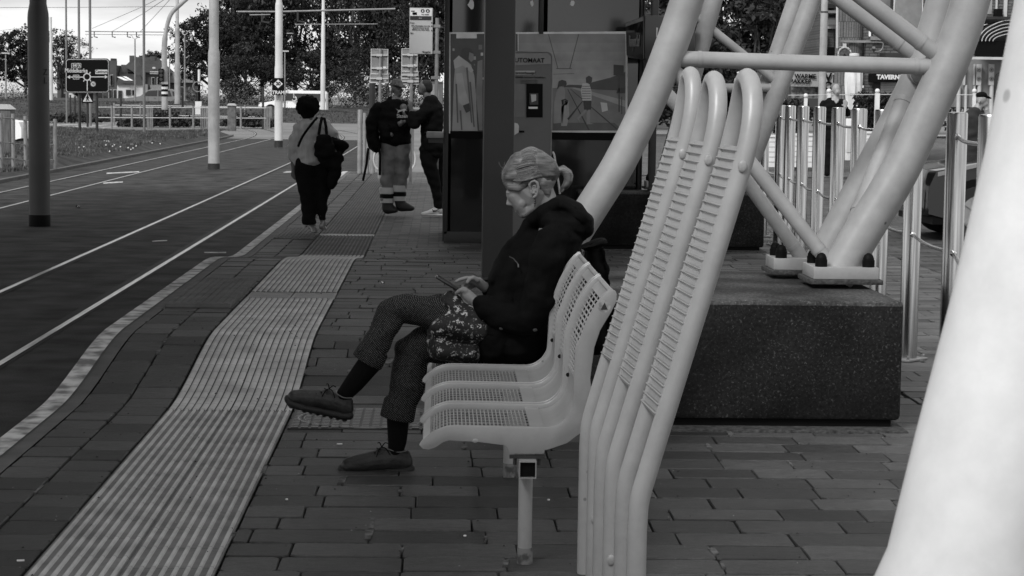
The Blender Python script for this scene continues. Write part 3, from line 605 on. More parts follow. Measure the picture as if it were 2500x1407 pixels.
for yy in (6.72, 8.30):
    g = MB(); g.tube([(c0.x - .001, yy, .195), (c0.x - .001, yy, zt)], .0235, 20); l_ = g.build('leg', M_paint, bench)
    g = MB(); g.lathe((c0.x, yy, .2), [(.026, 0), (.026, .05), (.0245, .055)], 20); g.build('leg_foot', mat('chipped_paint', .16, .7, c2=.05, vscale=30, cpos=(.45, .6)), bench)
for yy in YB:
    g = MB(); g.box(c0.x - .058, c0.x + .058, yy - .012, yy + .012, c0.z + bw2 + .0005, c0.z + bw2 + .01); 
    for s_ in (-1, 1): g.tube([(c0.x + s_ * .04, yy, c0.z + bw2 - .022), (c0.x + s_ * .04, yy, c0.z + bw2 + .002)], .006, 8)
    g.build('bracket', M_dark, bench)
st = BP(1475, 748); g = MB(); g.lathe((st.x, YB[0] - .0042, st.z), [(.021, 0), (.021, .0012)], 24, axis='Y'); sk = g.build('sticker', mat('sticker_grey', .38, .4, c2=.2, vscale=60), bench)
g = MB(); g.prism([(st.x - .011, YB[0] - .0062, st.z - .010), (st.x + .011, YB[0] - .0062, st.z - .010), (st.x + .001, YB[0] - .0062, st.z + .013)], (0, .0018, 0)); g.build('sticker_mark', M_dark, sk)
bb = BP(1160, 1076); g = MB(); g.ball((bb.x, YB[0] - .004, bb.z), (.010, .0015, .007)); g.build('paint_chip', M_bolt, bench)
bb = BP(1445, 956); g = MB(); g.ball((bb.x + .003, YB[0], bb.z), (.008, .006, .007)); g.build('bolt', M_bolt, bench)

# ------------------------------------------------------------------ leaning hoops
def hoop(xn, yn, xf, yf, label, ztop=1.835):
    t = thing('leaning_hoop', ((xn + xf) / 2, (yn + yf) / 2, .2), label, 'leaning rail', 'leaning hoops behind the bench')
    lean = .286; zb = .70; r = .0265
    def X(z, x0): return x0 + .004 + (z - zb) * lean
    def leg(x0, y): return smoothpath([Vector(p) for p in [(x0, y, .2), (x0, y, .56), (x0 + .001, y, zb - .07), (x0 + .006, y, zb), (X(zb + .08, x0), y, zb + .08), (X(1., x0), y, 1.), (X(1.3, x0), y, 1.3), (X(1.52, x0), y, 1.52)]], 5)
    arc = []
    for k in range(1, 20):
        a = math.pi * k / 20; w = (1 - math.cos(a)) / 2; yy = yn + (yf - yn) * w; x0 = xn + (xf - xn) * w; zz = 1.52 + (ztop - 1.52 - r) * math.sin(a) ** .7
        arc.append(Vector((X(zz, x0) - .035 * math.sin(a) ** 2, yy, zz)))
    g = MB(); g.tube(leg(xn, yn) + arc + leg(xf, yf)[::-1], r, 20); g.build('pipe', M_hoop, t)
    n = 30; z0, z1 = .93, 1.62
    for k in range(n):
        z = z0 + (z1 - z0) * k / (n - 1); a, c = X(z, xn) - r - .001, X(z, xf) - r - .001
        g = MB(); g.tube([(a + .012, yn - .018, z), (a - .001, yn - .003, z), (c - .001, yf + .003, z), (c + .012, yf + .018, z)], .0026, 8); g.build('rod', M_hoop, t)
    g = MB(); q = [(X(z, xx) - r * .86 + o, y, z) for o in (0, .004) for z in (z0 - .01, z1 + .01) for xx, y in ((xn, yn), (xf, yf))]
    g.add(q, [(0, 1, 3, 2), (4, 5, 7, 6), (0, 1, 5, 4), (2, 3, 7, 6), (0, 2, 6, 4), (1, 3, 7, 5)]); g.build('back_sheet', M_hoop, t)
    for z in (.42, 1.58):
        g = MB(); g.ball((X(z, xn) - .004 if z > 1 else xn - .004, yn - r - .001, z), (.012, .006, .017)); g.build('cap_bolt', M_bolt, t)
    return t
hoop(.530, 5.30, .517, 5.53, 'ribbed leaning hoop nearest the camera, the lowest-bending of the three behind the bench')
hoop(.512, 5.84, .499, 6.05, 'middle ribbed leaning hoop of the three behind the bench')
hoop(.507, 6.42, .490, 6.58, 'ribbed leaning hoop closest to the seated woman, its legs bending beside the bench back', 1.855)

# ------------------------------------------------------------------ concrete blocks and tube trusses
def block(x0, x1, y0, y1, z0, z1, label):
    t = thing('concrete_block', ((x0 + x1) / 2, (y0 + y1) / 2, z0), label, 'concrete block', 'concrete footing blocks of the tube frames')
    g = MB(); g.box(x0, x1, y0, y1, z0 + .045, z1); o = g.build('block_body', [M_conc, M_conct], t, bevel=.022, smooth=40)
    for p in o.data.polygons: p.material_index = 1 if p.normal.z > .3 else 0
    g = MB(); g.box(x0 - .02, x1 + .02, y0 - .10, y1 + .06, z0 - .05, z0 + .012); g.build('mortar_bed', M_grit, t, bevel=.01)
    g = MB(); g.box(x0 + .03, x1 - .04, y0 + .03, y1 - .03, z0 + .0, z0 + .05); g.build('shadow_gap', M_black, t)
    return t
block(.36, 2.2, 9.55, 11.15, .2, .813, 'stained concrete block behind the leaning hoops, two bolted foot plates on top')
block(1.43, 3.34, 20.9, 21.45, .2, .80, 'farther concrete block standing before the glass shelter')
block(-.4, 1.5, 1.7, 3.3, .2, .80, 'concrete block under the blurred near tube at right')
def footplate(t, c, w=.155, d=.15, rot=0.):
    g = MB(); ax = Vector((math.cos(rot), math.sin(rot), 0)); ay = Vector((-math.sin(rot), math.cos(rot), 0)); az = Vector((0, 0, 1))
    c = Vector(c); g.obox(c + az * .035, ax * (w + .02), ay * (d + .02), az * .012); g.build('mortar_pad', M_grit, t, bevel=.004)
    g = MB(); g.obox(c + az * .078, ax * w, ay * d, az * .030); g.build('foot_plate', M_paint2, t, bevel=.003)
    for i in (-1, 1):
        for j in (-1, 1):
            p = c + ax * (w - .045) * i + ay * (d - .045) * j + az * .108
            g = MB(); g.lathe(p, [(.031, 0), (.031, .035), (.028, .037), (.028, .045), (.020, .062), (.008, .070)], 6 * 3); g.build('bolt_cap', M_black, t)
def truss(name, foot1, label, members, plates, mt):
    t = thing(name, foot1, label, 'tube frame', 'white tube frames')
    for nm, pts, r in members:
        g = MB(); pp = [Vector(p) for p in pts]; g.tube(pp, r, 32); g.build(nm, mt, t)
        if nm == 'brace':
            for e, f in ((0, 1), (-1, -2)):
                d = (pp[f] - pp[e]).normalized(); q = pp[e] + d * .10
                w_ = MB(); w_.tube([q, q + d * .02], r * 1.07, 24); w_.build('weld_ring', mt, t)
    for p in plates: footplate(t, *p)
    return t
def Q(u, v, y): return P(u, v, y)
Y1, Y2 = 10.35, 10.85
f1 = Q(2050, 700, Y1); f2 = Q(1948, 672, Y2); fl_ = Q(1335, 690, 10.4)
truss('tube_frame', (f1.x, Y1, .813), 'pale tube frame bolted on the stained block behind the leaning hoops',
      [('chord', smoothpath([Q(2037, 680, Y1), Q(2110, 560, Y1), Q(2192, 426, Y1), Q(2256, 290, Y1), Q(2306, 180, Y1), Q(2340, 95, Y1), Q(2370, 0, Y1), Q(2420, -200, Y1), Q(2450, -360, Y1)], 4), .098),
       ('chord', smoothpath([Q(1335, 690, 10.4), Q(1392, 590, 10.4), Q(1450, 498, 10.4), Q(1512, 398, 10.4), Q(1582, 255, 10.4), Q(1632, 130, 10.4), Q(1677, 0, 10.4), Q(1735, -200, 10.4), Q(1770, -340, 10.4)], 4), .084),
       ('chord', smoothpath([Q(1985, 678, Y2), Q(2042, 575, Y2), Q(2150, 375, Y2), Q(2243, 191, Y2), Q(2300, 20, Y2), Q(2350, -180, Y2), Q(2375, -320, Y2)], 4), .094),
       ('brace', [Q(1655, 144, 10.4), Q(1960, 154, 10.4), Q(2290, 164, Y1)], .041),
       ('brace', [Q(2290, 135, Y1), Q(2090, -18, Y1), Q(1960, -120, Y1)], .042),
       ('brace', [Q(2235, 135, Y2), Q(2060, 5, Y2), Q(1900, -115, Y2)], .043),
       ('brace', [Q(2030, 650, Y1), Q(1850, 420, 10.4), Q(1640, 165, 10.4)], .037),
       ('brace', [Q(1965, 640, Y2), Q(1810, 425, 10.8), Q(1590, 190, 10.8)], .037),
       ('brace', [Q(2234, 185, Y2), Q(2300, 150, Y1)], .060),
       ('brace', [Q(2222, 212, Y2), Q(2085, 560, Y1 + .1)], .052)],
      [((f1.x, Y1, .813), .165, .16), ((f2.x, Y2 + .02, .813), .15, .14), ((fl_.x, 10.4, .813), .16, .16)], M_paint2)
Y3 = 21.2
truss('tube_frame', (Q(1800, 470, Y3).x, Y3, .8), 'farther pale tube frame seen between the hoops and the tall bollards',
      [('chord', [Q(1800, 480, Y3), Q(1960, 60, Y3), Q(2080, -280, Y3)], .098),
       ('chord', [Q(1785, 470, Y3 + .15), Q(1925, 60, Y3 + .15), Q(2040, -280, Y3 + .15)], .10),
       ('chord', [Q(1610, 478, Y3), Q(1720, 80, Y3), Q(1790, -180, Y3)], .095),
       ('brace', [Q(1700, 42, Y3), Q(1915, 215, Y3)], .045),
       ('brace', [Q(1660, 215, Y3), Q(1905, 215, Y3)], .045)],
      [((Q(1795, 480, Y3).x, Y3, .80), .15, .14), ((Q(1610, 478, Y3).x, Y3, .80), .15, .14)], M_paint2)
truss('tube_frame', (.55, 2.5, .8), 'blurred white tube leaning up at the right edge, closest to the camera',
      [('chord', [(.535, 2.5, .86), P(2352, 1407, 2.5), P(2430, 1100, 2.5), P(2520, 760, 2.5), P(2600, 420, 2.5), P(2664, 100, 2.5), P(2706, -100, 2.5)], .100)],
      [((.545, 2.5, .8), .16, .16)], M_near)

# ------------------------------------------------------------------ steel bollards with rods
bol = []
for (u, s, lab) in ((1866, 215, 'far thin steel bollard beside the second concrete block'), (1905, 228, 'dark steel bollard, second from the far end of the row'), (1928, 241, 'steel bollard overlapping the dark one behind the leaning tube'),
                    (1960, 258, 'steel bollard left of the black-clad man, one rod away'), (2000, 280, 'steel bollard just left of the man in black'), (2046, 305, 'steel bollard in front of the man in black'),
                    (2098, 345, 'steel bollard in front of the closed parasol'), (2157, 375, 'steel bollard half hidden by the thick leaning tube'), (2236, 410, 'steel bollard right of the stained concrete block, bolted flange visible'),
                    (2340, 468, 'wide steel bollard in front of the dark parked car'), (2424, 560, 'nearest steel bollard, partly covered by the blurred white tube')):
    Y = 5000. / s; x = (u - 1072) / s; bol.append((x, Y, lab))
proto = None
for i, (x, Y, lab) in enumerate(bol):
    hgt = 1.505
    if proto is None:
        proto = t = thing('steel_bollard', (x, Y, .2), lab, 'bollard', 'row of steel bollards')
        g = MB(); g.lathe((x, Y, .2), [(.055, .01), (.055, hgt - .012), (.051, hgt - .003), (.03, hgt), (.0, hgt + .0005)], 40); g.build('post', M_steel, t, smooth=50)
        g = MB(); g.box(x - .11, x + .11, Y - .075, Y + .075, .203, .215); g.build('flange', M_galv, t, bevel=.002)
        for a in (-1, 1):
            for c in (-1, 1): g = MB(); g.lathe((x + a * .09, Y + c * .055, .215), [(.011, 0), (.011, .018), (.006, .019), (.006, .03)], 6); g.build('flange_bolt', M_chrome, t)
    else: dup(proto, (x, Y, .2), lab, rotz=.1 * i)
where = ['at the far end of the bollard row', 'between the second and third far bollards', 'beside the third far bollard', 'left of the man in black', 'crossing left of the man in black', 'crossing before the man in black',
         'below the closed parasol', 'behind the thick leaning tube', 'passing the dark car wheel', 'hidden partly by the blurred tube']
for i in range(len(bol) - 1):
    (x0, y0, _), (x1, y1, _) = bol[i], bol[i + 1]; d = Vector((x1 - x0, y1 - y0, 0)).normalized()
    for z, w_ in ((1.575, 'upper'), (.965, 'lower')):
        a = Vector((x0, y0, z)) + d * .05; c = Vector((x1, y1, z)) - d * .05; mid = (a + c) / 2 - Vector((0, 0, .012)) + Vector((-.02, 0, 0))
        t = thing('steel_rod', a, f'{w_} thin steel rod {where[i]}', 'rod', 'rods linking the steel bollards')
        g = MB(); g.tube(smoothpath([a, a.lerp(mid, .5) - Vector((0, 0, .004)), mid, c.lerp(mid, .5) - Vector((0, 0, .004)), c], 4), .0105, 10); g.build('rod', M_steel, t)
        for q in (a, c): g = MB(); g.ball(q, .019, n=10); g.build('rod_end', M_chrome, t)

# ------------------------------------------------------------------ seated woman
YW = 8.42
def W(u, v, r=0, dy=0., ry=None, rz=None):
    p = P(u, v, YW + dy); k = (YW + dy) / 5000.
    o = (p.x, p.y, p.z, r * k)
    if ry is not None: o += (ry * k,)
    if rz is not None: o += (rz * k,)
    return o
wom = thing('person', (P(1250, 890, YW).x, YW, .2), 'seated woman in a black hooded coat with tied-up hair, looking at a phone', 'person')
# head, neck and the body under the clothes
hd = [
    [W(1300, 418, 50, 0, 44, 50)], [W(1318, 432, 42, 0, 42, 42)], [W(1268, 440, 40, 0, 38, 38), W(1300, 470, 40, 0, 40, 44)],
    [W(1256, 474, 21, 0, 29, 23), W(1272, 500, 20, 0, 27, 20), W(1281, 515, 15, 0, 22, 16)],     # cheeks, mouth area
    [W(1268, 508, 12, 0, 18, 11), W(1277, 524, 10.5, 0, 14, 9.5)],                # muzzle to chin
    [W(1275.5, 524, 9.5, 0, 13, 9)],
    [W(1281, 522, 11, -.014, 12, 10), W(1306, 500, 15, -.034, 12, 16), W(1316, 470, 15, -.046, 12, 18)],   # near jaw
    [W(1281, 522, 11, .014, 12, 10), W(1306, 500, 15, .034, 12, 16), W(1316, 470, 15, .046, 12, 18)],
    [W(1241, 470, 6, 0, 24, 6), W(1262, 462, 14, 0, 34, 12)],                     # brow
    [W(1244, 474, 4.2, 0, 5), W(1241, 488, 3.6, 0, 5), W(1239.5, 497.5, 3.8, 0, 5.5), ],   # nose ridge
    [W(1239.5, 498.5, 4.2, 0, 5.5, 4), W(1251, 500, 4.5, 0, 8, 3.8)], [W(1249, 485, 7, 0, 8, 9), W(1255, 494, 8, 0, 11, 8)],
    [W(1247.5, 499.5, 3.4, -.011, 3), W(1254, 500, 3.5, -.012, 3)], [W(1247.5, 499.5, 3.4, .011, 3), W(1254, 500, 3.5, .012, 3)],
    [W(1258.5, 511, 3.4, 0, 10, 2.7), W(1266, 513, 4, 0, 15, 3)], [W(1260.5, 516.8, 3.2, 0, 9, 2.6), W(1267, 517, 4, 0, 14, 3)],  # lips
    [W(1262, 489, 12, -.026, 10, 11), W(1274, 496, 12, -.034, 9, 13)], [W(1262, 489, 12, .026, 10, 11), W(1274, 496, 12, .034, 9, 13)],  # cheekbones
    [W(1249.5, 476.5, 5.2, -.018, 5, 4)], [W(1249.5, 476.5, 5.2, .018, 5, 4)],    # lowered eyelids
    [W(1320, 470, 33, 0, 33), W(1338, 510, 31, 0, 32), W(1354, 560, 34, 0, 44)],  # neck
    [W(1302, 500, 22, 0, 22), W(1324, 540, 18, 0, 20)],
    # torso, arms, legs as one flesh under the clothing
    [W(1345, 580, 42, 0, 95), W(1330, 660, 50, 0, 85), W(1300, 760, 52, 0, 75), W(1270, 840, 48, 0, 85)],
    [W(1330, 600, 24, -.15), W(1300, 770, 22, -.18), W(1185, 741, 16, -.10), W(1162, 738, 13.5, -.085, 15)],
    [W(1330, 600, 24, .15), W(1285, 760, 22, .18), W(1205, 712, 16, .09), W(1180, 700, 12.5, .045, 13)],
    [W(1262, 850, 40, .09), W(1030, 842, 30, .04), W(990, 980, 24, .01), W(968, 1108, 15, .0), W(930, 1132, 10, .0)],
    [W(1250, 835, 36, -.06), W(1100, 785, 28, -.05), W(975, 758, 22, -.03), W(880, 905, 20, -.1), W(838, 962, 15, -.1), W(800, 975, 10, -.1)],
    # near (left) hand: palm then thumb and fingers closing round the phone
    [W(1162, 738, 13.5, -.085, 13), W(1143, 722, 14, -.075, 13), W(1132, 711, 11, -.065, 15)],
    [W(1137, 712, 6.5, -.085), W(1126, 708, 5.8, -.088), W(1118, 713, 5.2, -.082), W(1114, 717, 4.6, -.07)],                    # thumb on the case
    [W(1134, 722, 5.6, -.055), W(1121, 724, 5.2, -.045), W(1111, 716, 4.9, -.030), W(1107, 709, 4.5, -.02)],
    [W(1138, 728, 5.6, -.065), W(1126, 732, 5.2, -.055), W(1117, 725, 4.9, -.035), W(1113, 717, 4.5, -.02)],
    [W(1144, 734, 5.4, -.075), W(1133, 739, 5.0, -.065), W(1124, 732, 4.7, -.045), W(1120, 724, 4.3, -.03)],
    [W(1149, 738, 5.0, -.082), W(1141, 743, 4.6, -.075), W(1132, 738, 4.3, -.058), W(1128, 731, 4.0, -.045)],
    # far (right) hand poised over the screen
    [W(1184, 702, 12, .045, 12), W(1168, 690, 13, .03, 13), W(1155, 685, 10, .02, 14)],
    [W(1166, 685, 6.2, -.004), W(1155, 678, 5.8, -.012), W(1146, 682, 5.2, -.016), W(1141, 690, 4.8, -.018)],                    # thumb
    [W(1154, 680, 5.6, .012), W(1138, 679, 5.2, .006), W(1123, 683, 4.8, .002), W(1113, 688, 4.2, .0)],                       # pointing finger
    [W(1154, 686, 5.5, .028), W(1138, 688, 5.1, .024), W(1129, 696, 4.7, .018), W(1131, 703, 4.2, .014)],
    [W(1158, 692, 5.3, .040), W(1144, 695, 4.9, .038), W(1137, 702, 4.5, .032), W(1140, 708, 4.1, .026)],
    [W(1163, 697, 4.8, .05), W(1151, 701, 4.5, .05), W(1145, 707, 4.2, .044), W(1148, 712, 3.8, .038)],
]
organic('body', hd, M_skin, wom, voxel=.0038, smooth=2, fac=.5)
def ear(dy, s):
    g = []
    pts = [W(1296, 461, 2.6, dy), W(1292.5, 452, 3.0, dy * 1.05), W(1297, 444.5, 3.2, dy * 1.1), W(1305, 442, 3.4, dy * 1.14), W(1312, 447, 3.5, dy * 1.16), W(1314.5, 458, 3.4, dy * 1.14), W(1312.5, 469, 3.2, dy * 1.1), W(1309, 478, 3.6, dy * 1.05), W(1304, 481.5, 3.6, dy * 1.02)]
    g.append(pts); g.append([W(1301, 455, 2.2, dy), W(1307, 453, 2.2, dy * 1.04), W(1309, 462, 2.2, dy * 1.03), W(1304, 472, 2.6, dy), W(1298, 471, 2.4, dy)])
    g.append([W(1304, 458, 6, dy * .95, 3, 10), W(1304, 470, 5, dy * .95, 3, 7)]); g.append([W(1297, 466, 3, dy), W(1298, 472, 2.6, dy)])
    organic('ear', g, M_skin, wom, voxel=.0014, smooth=2)
ear(-.074, 1); ear(.074, 1)
def shell(name, pts, m, r, **k): g = MB(); g.tube(smoothpath([Vector(p[:3]) for p in pts], 4), r, 8); return g.build(name, m, wom, **k)
for s in (-1, 1):
    shell('eyelash', [W(1244.5, 478, 0, .013 * s), W(1248, 480, 0, .023 * s), W(1253.5, 479, 0, .0285 * s)], M_eyew, .0011)
    shell('eyebrow', [W(1238, 466.5, 0, .010 * s), W(1246, 463, 0, .034 * s), W(1256, 464.5, 0, .049 * s)], mat('brow_hair', .09, .8), .0016)
shell('mouth_line', [W(1256.6, 513.6, 0, -.003), W(1261, 514.4, 0, -.0185), W(1266, 516, 0, -.0255)], M_lip, .0011)
g = MB(); e = W(1306, 486, 0, -.071); g.ball(e[:3], .0035)
for k, r_ in ((.008, .0045), (.016, .0055), (.025, .0045), (.032, .003)): g.ball((e[0], e[1], e[2] - k), r_, n=8)
g.build('earring', M_dark, wom)
# hair swept back into a looped tail
M_hair = hair_mat('fair_hair', .03, .15, (.12, 1.2, 3.2), (0, .16, 0))
hr = [
    [W(1245, 424, 20, 0, 34, 22), W(1272, 402, 33, 0, 42, 33), W(1302, 408, 46, 0, 50, 46), W(1328, 418, 37, 0, 45, 40), W(1348, 424, 18, 0, 28, 22), W(1362, 421, 8, 0, 9, 9)],
    [W(1238, 432, 14, -.01, 30, 18), W(1262, 428, 28, 0, 44, 28), W(1300, 424, 40, 0, 48, 28)],
    [W(1236, 440, 11, -.022, 16, 14), W(1248, 456, 12, -.045, 9, 11), W(1266, 461, 9, -.056, 6, 8), W(1281, 451, 9, -.062, 6, 8)],   # fringe over the temple
    [W(1240, 440, 10, .022, 14, 12), W(1252, 452, 12, .045, 8, 11), W(1286, 450, 12, .060, 7, 12)],
    [W(1322, 450, 24, 0, 42, 30), W(1334, 470, 15, 0, 35, 20), W(1338, 488, 8, 0, 28, 10)],                   # nape
    [W(1362, 419, 7.5, 0, 9), W(1374, 414, 10, 0, 13), W(1386, 424, 12, 0, 15), W(1388, 440, 11, 0, 15), W(1381, 454, 9, 0, 12), W(1372, 461, 5, 0, 8)],
]
organic('hair', hr, M_hair, wom, voxel=.0035, smooth=3)
g = MB(); q = W(1361.5, 419.5, 0); g.tube([Vector(q[:3]) + Vector((-.006, 0, 0.001)), Vector(q[:3]) + Vector((.006, 0, -.001))], .0195, 16); g.build('hair_tie', M_black, wom)
def strands(n, M):
    g = MB(); rnd = random.Random(4)
    for i in range(n):
        ph_ = rnd.uniform(-.15, 1.72); t0 = rnd.uniform(.01, .12); t1 = rnd.uniform(.88, .965); jz = rnd.uniform(-.012, .03); wv = rnd.uniform(-.03, .03); pts = []
        for k in range(9):
            t = t0 + (t1 - t0) * k / 8; sn = math.sin(math.pi * t) ** .62; up_ = 67 if ph_ < 1.57 else 40
            vc = 436 - 14 * t; low_ = (14 * math.sin(math.pi * min(t * 1.6, 1))) if ph_ > 1.2 else 0
            fz = up_ * sn * math.cos(ph_ + wv * math.sin(6 * t)) * (1.02 + jz) * (1.0 - .28 * max(0, t - .55) / .45)
            pts.append(Vector(W(1229 + 134 * t, vc - fz + low_ * .4, 0, -(52.5 * sn * (1 + jz) * .00168) * math.sin(min(ph_, 1.6)) * (1 - .35 * max(0, t - .6) / .4))[:3]))
        g.tube(smoothpath(pts, 3), .00075, 4, cap=False)
    for i in range(90):
        a = rnd.uniform(0, 6.28); rr_ = rnd.uniform(.7, 1.05); pts = [W(1362, 419, 0, .004 * math.sin(a)), W(1375 + 8 * math.cos(a) * rr_ * .4, 413 - 9 * rr_ * abs(math.sin(a)), 0, .019 * math.cos(a)), W(1387 + 11 * rr_ * .9, 424, 0, .021 * math.cos(a)), W(1388 + 10 * rr_ * .7, 442, 0, .020 * math.cos(a)), W(1380 + 6 * math.sin(a), 456, 0, .016 * math.cos(a)), W(1371 + 4 * math.sin(a), 464 + rnd.uniform(-3, 6), 0, .010 * math.cos(a))]
        g.tube(smoothpath([Vector(p[:3]) for p in pts], 4), .0007, 4, cap=False)
    for i in range(16):                                                       # loose wisps at forehead and nape
        u, v = (rnd.uniform(1222, 1236), rnd.uniform(395, 440)) if i < 9 else (rnd.uniform(1335, 1345), rnd.uniform(470, 485))
        du = rnd.uniform(-8, 3) if i < 9 else rnd.uniform(-4, 6); pts = [W(u + 8, v, 0, rnd.uniform(-.03, .03)), W(u + du * .4, v - 10, 0, 0), W(u + du, v + (rnd.uniform(-30, 10) if i < 9 else rnd.uniform(10, 30)), 0, rnd.uniform(-.02, .02))]
        g.tube(smoothpath([Vector(p[:3]) for p in pts], 5), .0005, 4, cap=False)
    g.build('hair_strands', M, wom, fix=False)
# coat
ct = [
    [W(1372, 560, 46, 0, 88, 48), W(1345, 610, 66, 0, 128, 60), W(1312, 690, 84, 0, 118, 74), W(1285, 780, 88, 0, 108, 70), W(1258, 842, 84, 0, 118, 48)],
    [W(1300, 585, 30, 0, 60), W(1262, 640, 44, 0, 85, 44), W(1238, 720, 48, 0, 95), W(1222, 800, 52, 0, 112, 60), W(1205, 848, 50, 0, 118, 42)],
    [W(1244, 598, 7, 0, 30), W(1222, 640, 12, 0, 50), W(1203, 680, 16, 0, 60)],
    [W(1345, 592, 44, -.150), W(1334, 650, 46, -.200), W(1314, 735, 44, -.225), W(1288, 782, 40, -.215), W(1230, 774, 35, -.165), W(1186, 752, 29, -.118), W(1176, 745, 25, -.105)],
    [W(1345, 592, 44, .150), W(1320, 650, 44, .2), W(1290, 735, 42, .22), W(1240, 745, 34, .16), W(1200, 712, 24, .08), W(1194, 706, 20, .065)],
    # collar rising to the jaw, hood folded at the back
    [W(1290, 548, 14, -.03), W(1322, 520, 17, -.062), W(1356, 498, 17, -.056), W(1370, 492, 15, 0)],
    [W(1290, 548, 14, .03), W(1322, 520, 17, .062), W(1356, 498, 17, .056), W(1370, 492, 15, 0)],
    [W(1290, 548, 15, -.035, 14), W(1262, 590, 17, -.03, 20), W(1236, 620, 14, -.02, 24)], [W(1290, 548, 15, .035, 14), W(1262, 590, 17, .03, 20)],
    [W(1376, 500, 17, 0, 62, 18), W(1402, 516, 26, 0, 82, 22), W(1428, 540, 23, 0, 78, 22), W(1434, 560, 14, 0, 66, 18), W(1420, 580, 12, 0, 50, 14)],
    [W(1345, 540, 36, 0, 84, 30), W(1392, 546, 34, 0, 86, 32), W(1410, 556, 26, 0, 80, 26)],
    [W(1360, 560, 42, 0, 100, 40), W(1398, 590, 26, 0, 90, 34), W(1388, 640, 24, 0, 95)],
]
def folds(me):                          # creases worked into the cloth
    from mathutils import noise
    for v in me.vertices:
        c = v.co; n1 = noise.noise(Vector((c.x * 9 + c.z * 7, c.y * 5, c.z * 16 - c.x * 9))); n2 = noise.noise(Vector((c.x * 26, c.y * 14, c.z * 34)))
        v.co += v.normal * (n1 * .013 + n2 * .0035)
organic('coat', ct, M_coat, wom, voxel=.0065, smooth=2, post=folds)
g = MB(); p0 = W(1244, 627, 0, -.155); p1 = W(1265, 645, 0, -.175); g.tube([p0[:3], W(1254, 632, 0, -.172)[:3], p1[:3]], .0022, 6); g.tube([p1[:3], W(1266, 653, 0, -.178)[:3]], .004, 6); g.build('zip_pull', mat('zip_metal', .12, .35, metal=.8), wom)
for (u, v, dy) in ((1224, 802, -.2), (1306, 806, -.262)): g = MB(); g.ball(W(u, v, 0, dy)[:3], (.010, .004, .007), n=8); g.build('coat_snap', mat('snap', .03, .3), wom)
# patterned tunic over the lap
tn = [[W(1150, 855, 34, 0, 105, 34), W(1095, 850, 38, 0, 95, 36), W(1068, 838, 28, 0, 88, 40)], [W(1175, 800, 34, -.02, 92), W(1100, 790, 44, -.02, 88, 42), W(1070, 800, 28, -.02, 80, 36)],
      [W(1170, 770, 30, 0, 85), W(1110, 755, 32, 0, 78, 38), W(1096, 738, 24, 0, 66, 24)], [W(1100, 722, 14, -.02, 30), W(1130, 742, 20, -.02, 40)]]
organic('tunic', tn, floral_mat('floral_print'), wom, voxel=.006, smooth=2, post=folds)
# trousers: left leg crossed over right
M_tweed = check_mat('tweed', .006, .15, 50)
t1 = [[W(1250, 832, 50, -.06), W(1130, 790, 47, -.05, 46, 44), W(1042, 762, 42, -.03, 46), W(985, 752, 35, -.02, 45), W(958, 760, 34, -.03, 44), W(938, 800, 37, -.05, 44), W(916, 845, 34, -.08, 40), W(906, 862, 32, -.09, 38)],
       [W(1095, 752, 34, .02), W(1020, 752, 32, .02)]]
t2 = [[W(1250, 850, 50, .09), W(1120, 848, 46, .07), W(1030, 840, 44, .04), W(1006, 858, 42, .03), W(1000, 900, 44, .02), W(992, 960, 42, .01), W(979, 992, 38, .0)]]
organic('trouser_leg', t1, M_tweed, wom, voxel=.0065, smooth=2, post=folds)
organic('trouser_leg', t2, M_tweed, wom, voxel=.0065, smooth=2, post=folds)
def cuff(u0, v0, u1, v1, dy, r_):
    g = MB(); a = Vector(W(u0, v0, 0, dy)[:3]); c = Vector(W(u1, v1, 0, dy)[:3]); k = YW / 5000; m_ = a.lerp(c, .12); m2 = a.lerp(c, .9)
    g.tube([a, m_, m2, c, c, c - (c - a) * .3], [r_ * .9 * k, r_ * k, r_ * 1.04 * k, r_ * 1.02 * k, r_ * .9 * k, r_ * .85 * k], 28, cap=True); return g.build('trouser_cuff', M_tweed, wom, smooth=50)
cuff(915, 850, 896, 884, -.09, 38); cuff(979, 975, 969, 1022, .0, 41)
M_sock = mat('black_sock', .004, .9, spec=.1)
organic('sock', [[W(908, 880, 30, -.10, 30), W(865, 935, 25, -.10, 26), W(842, 962, 20, -.10, 22), W(822, 975, 14, -.10)]], M_sock, wom, voxel=.006)
organic('sock', [[W(972, 1020, 29, .0, 30), W(970, 1075, 24, 0, 26), W(966, 1100, 20, 0, 22), W(955, 1120, 14, 0)]], M_sock, wom, voxel=.006)
M_shoe = mat('shoe_leather', .019, .5, spec=.35, var=.35, vscale=20, bump=.4, bscale=60); M_sole = mat('shoe_sole', .010, .75, var=.3, vscale=30, bump=.6, bscale=50)
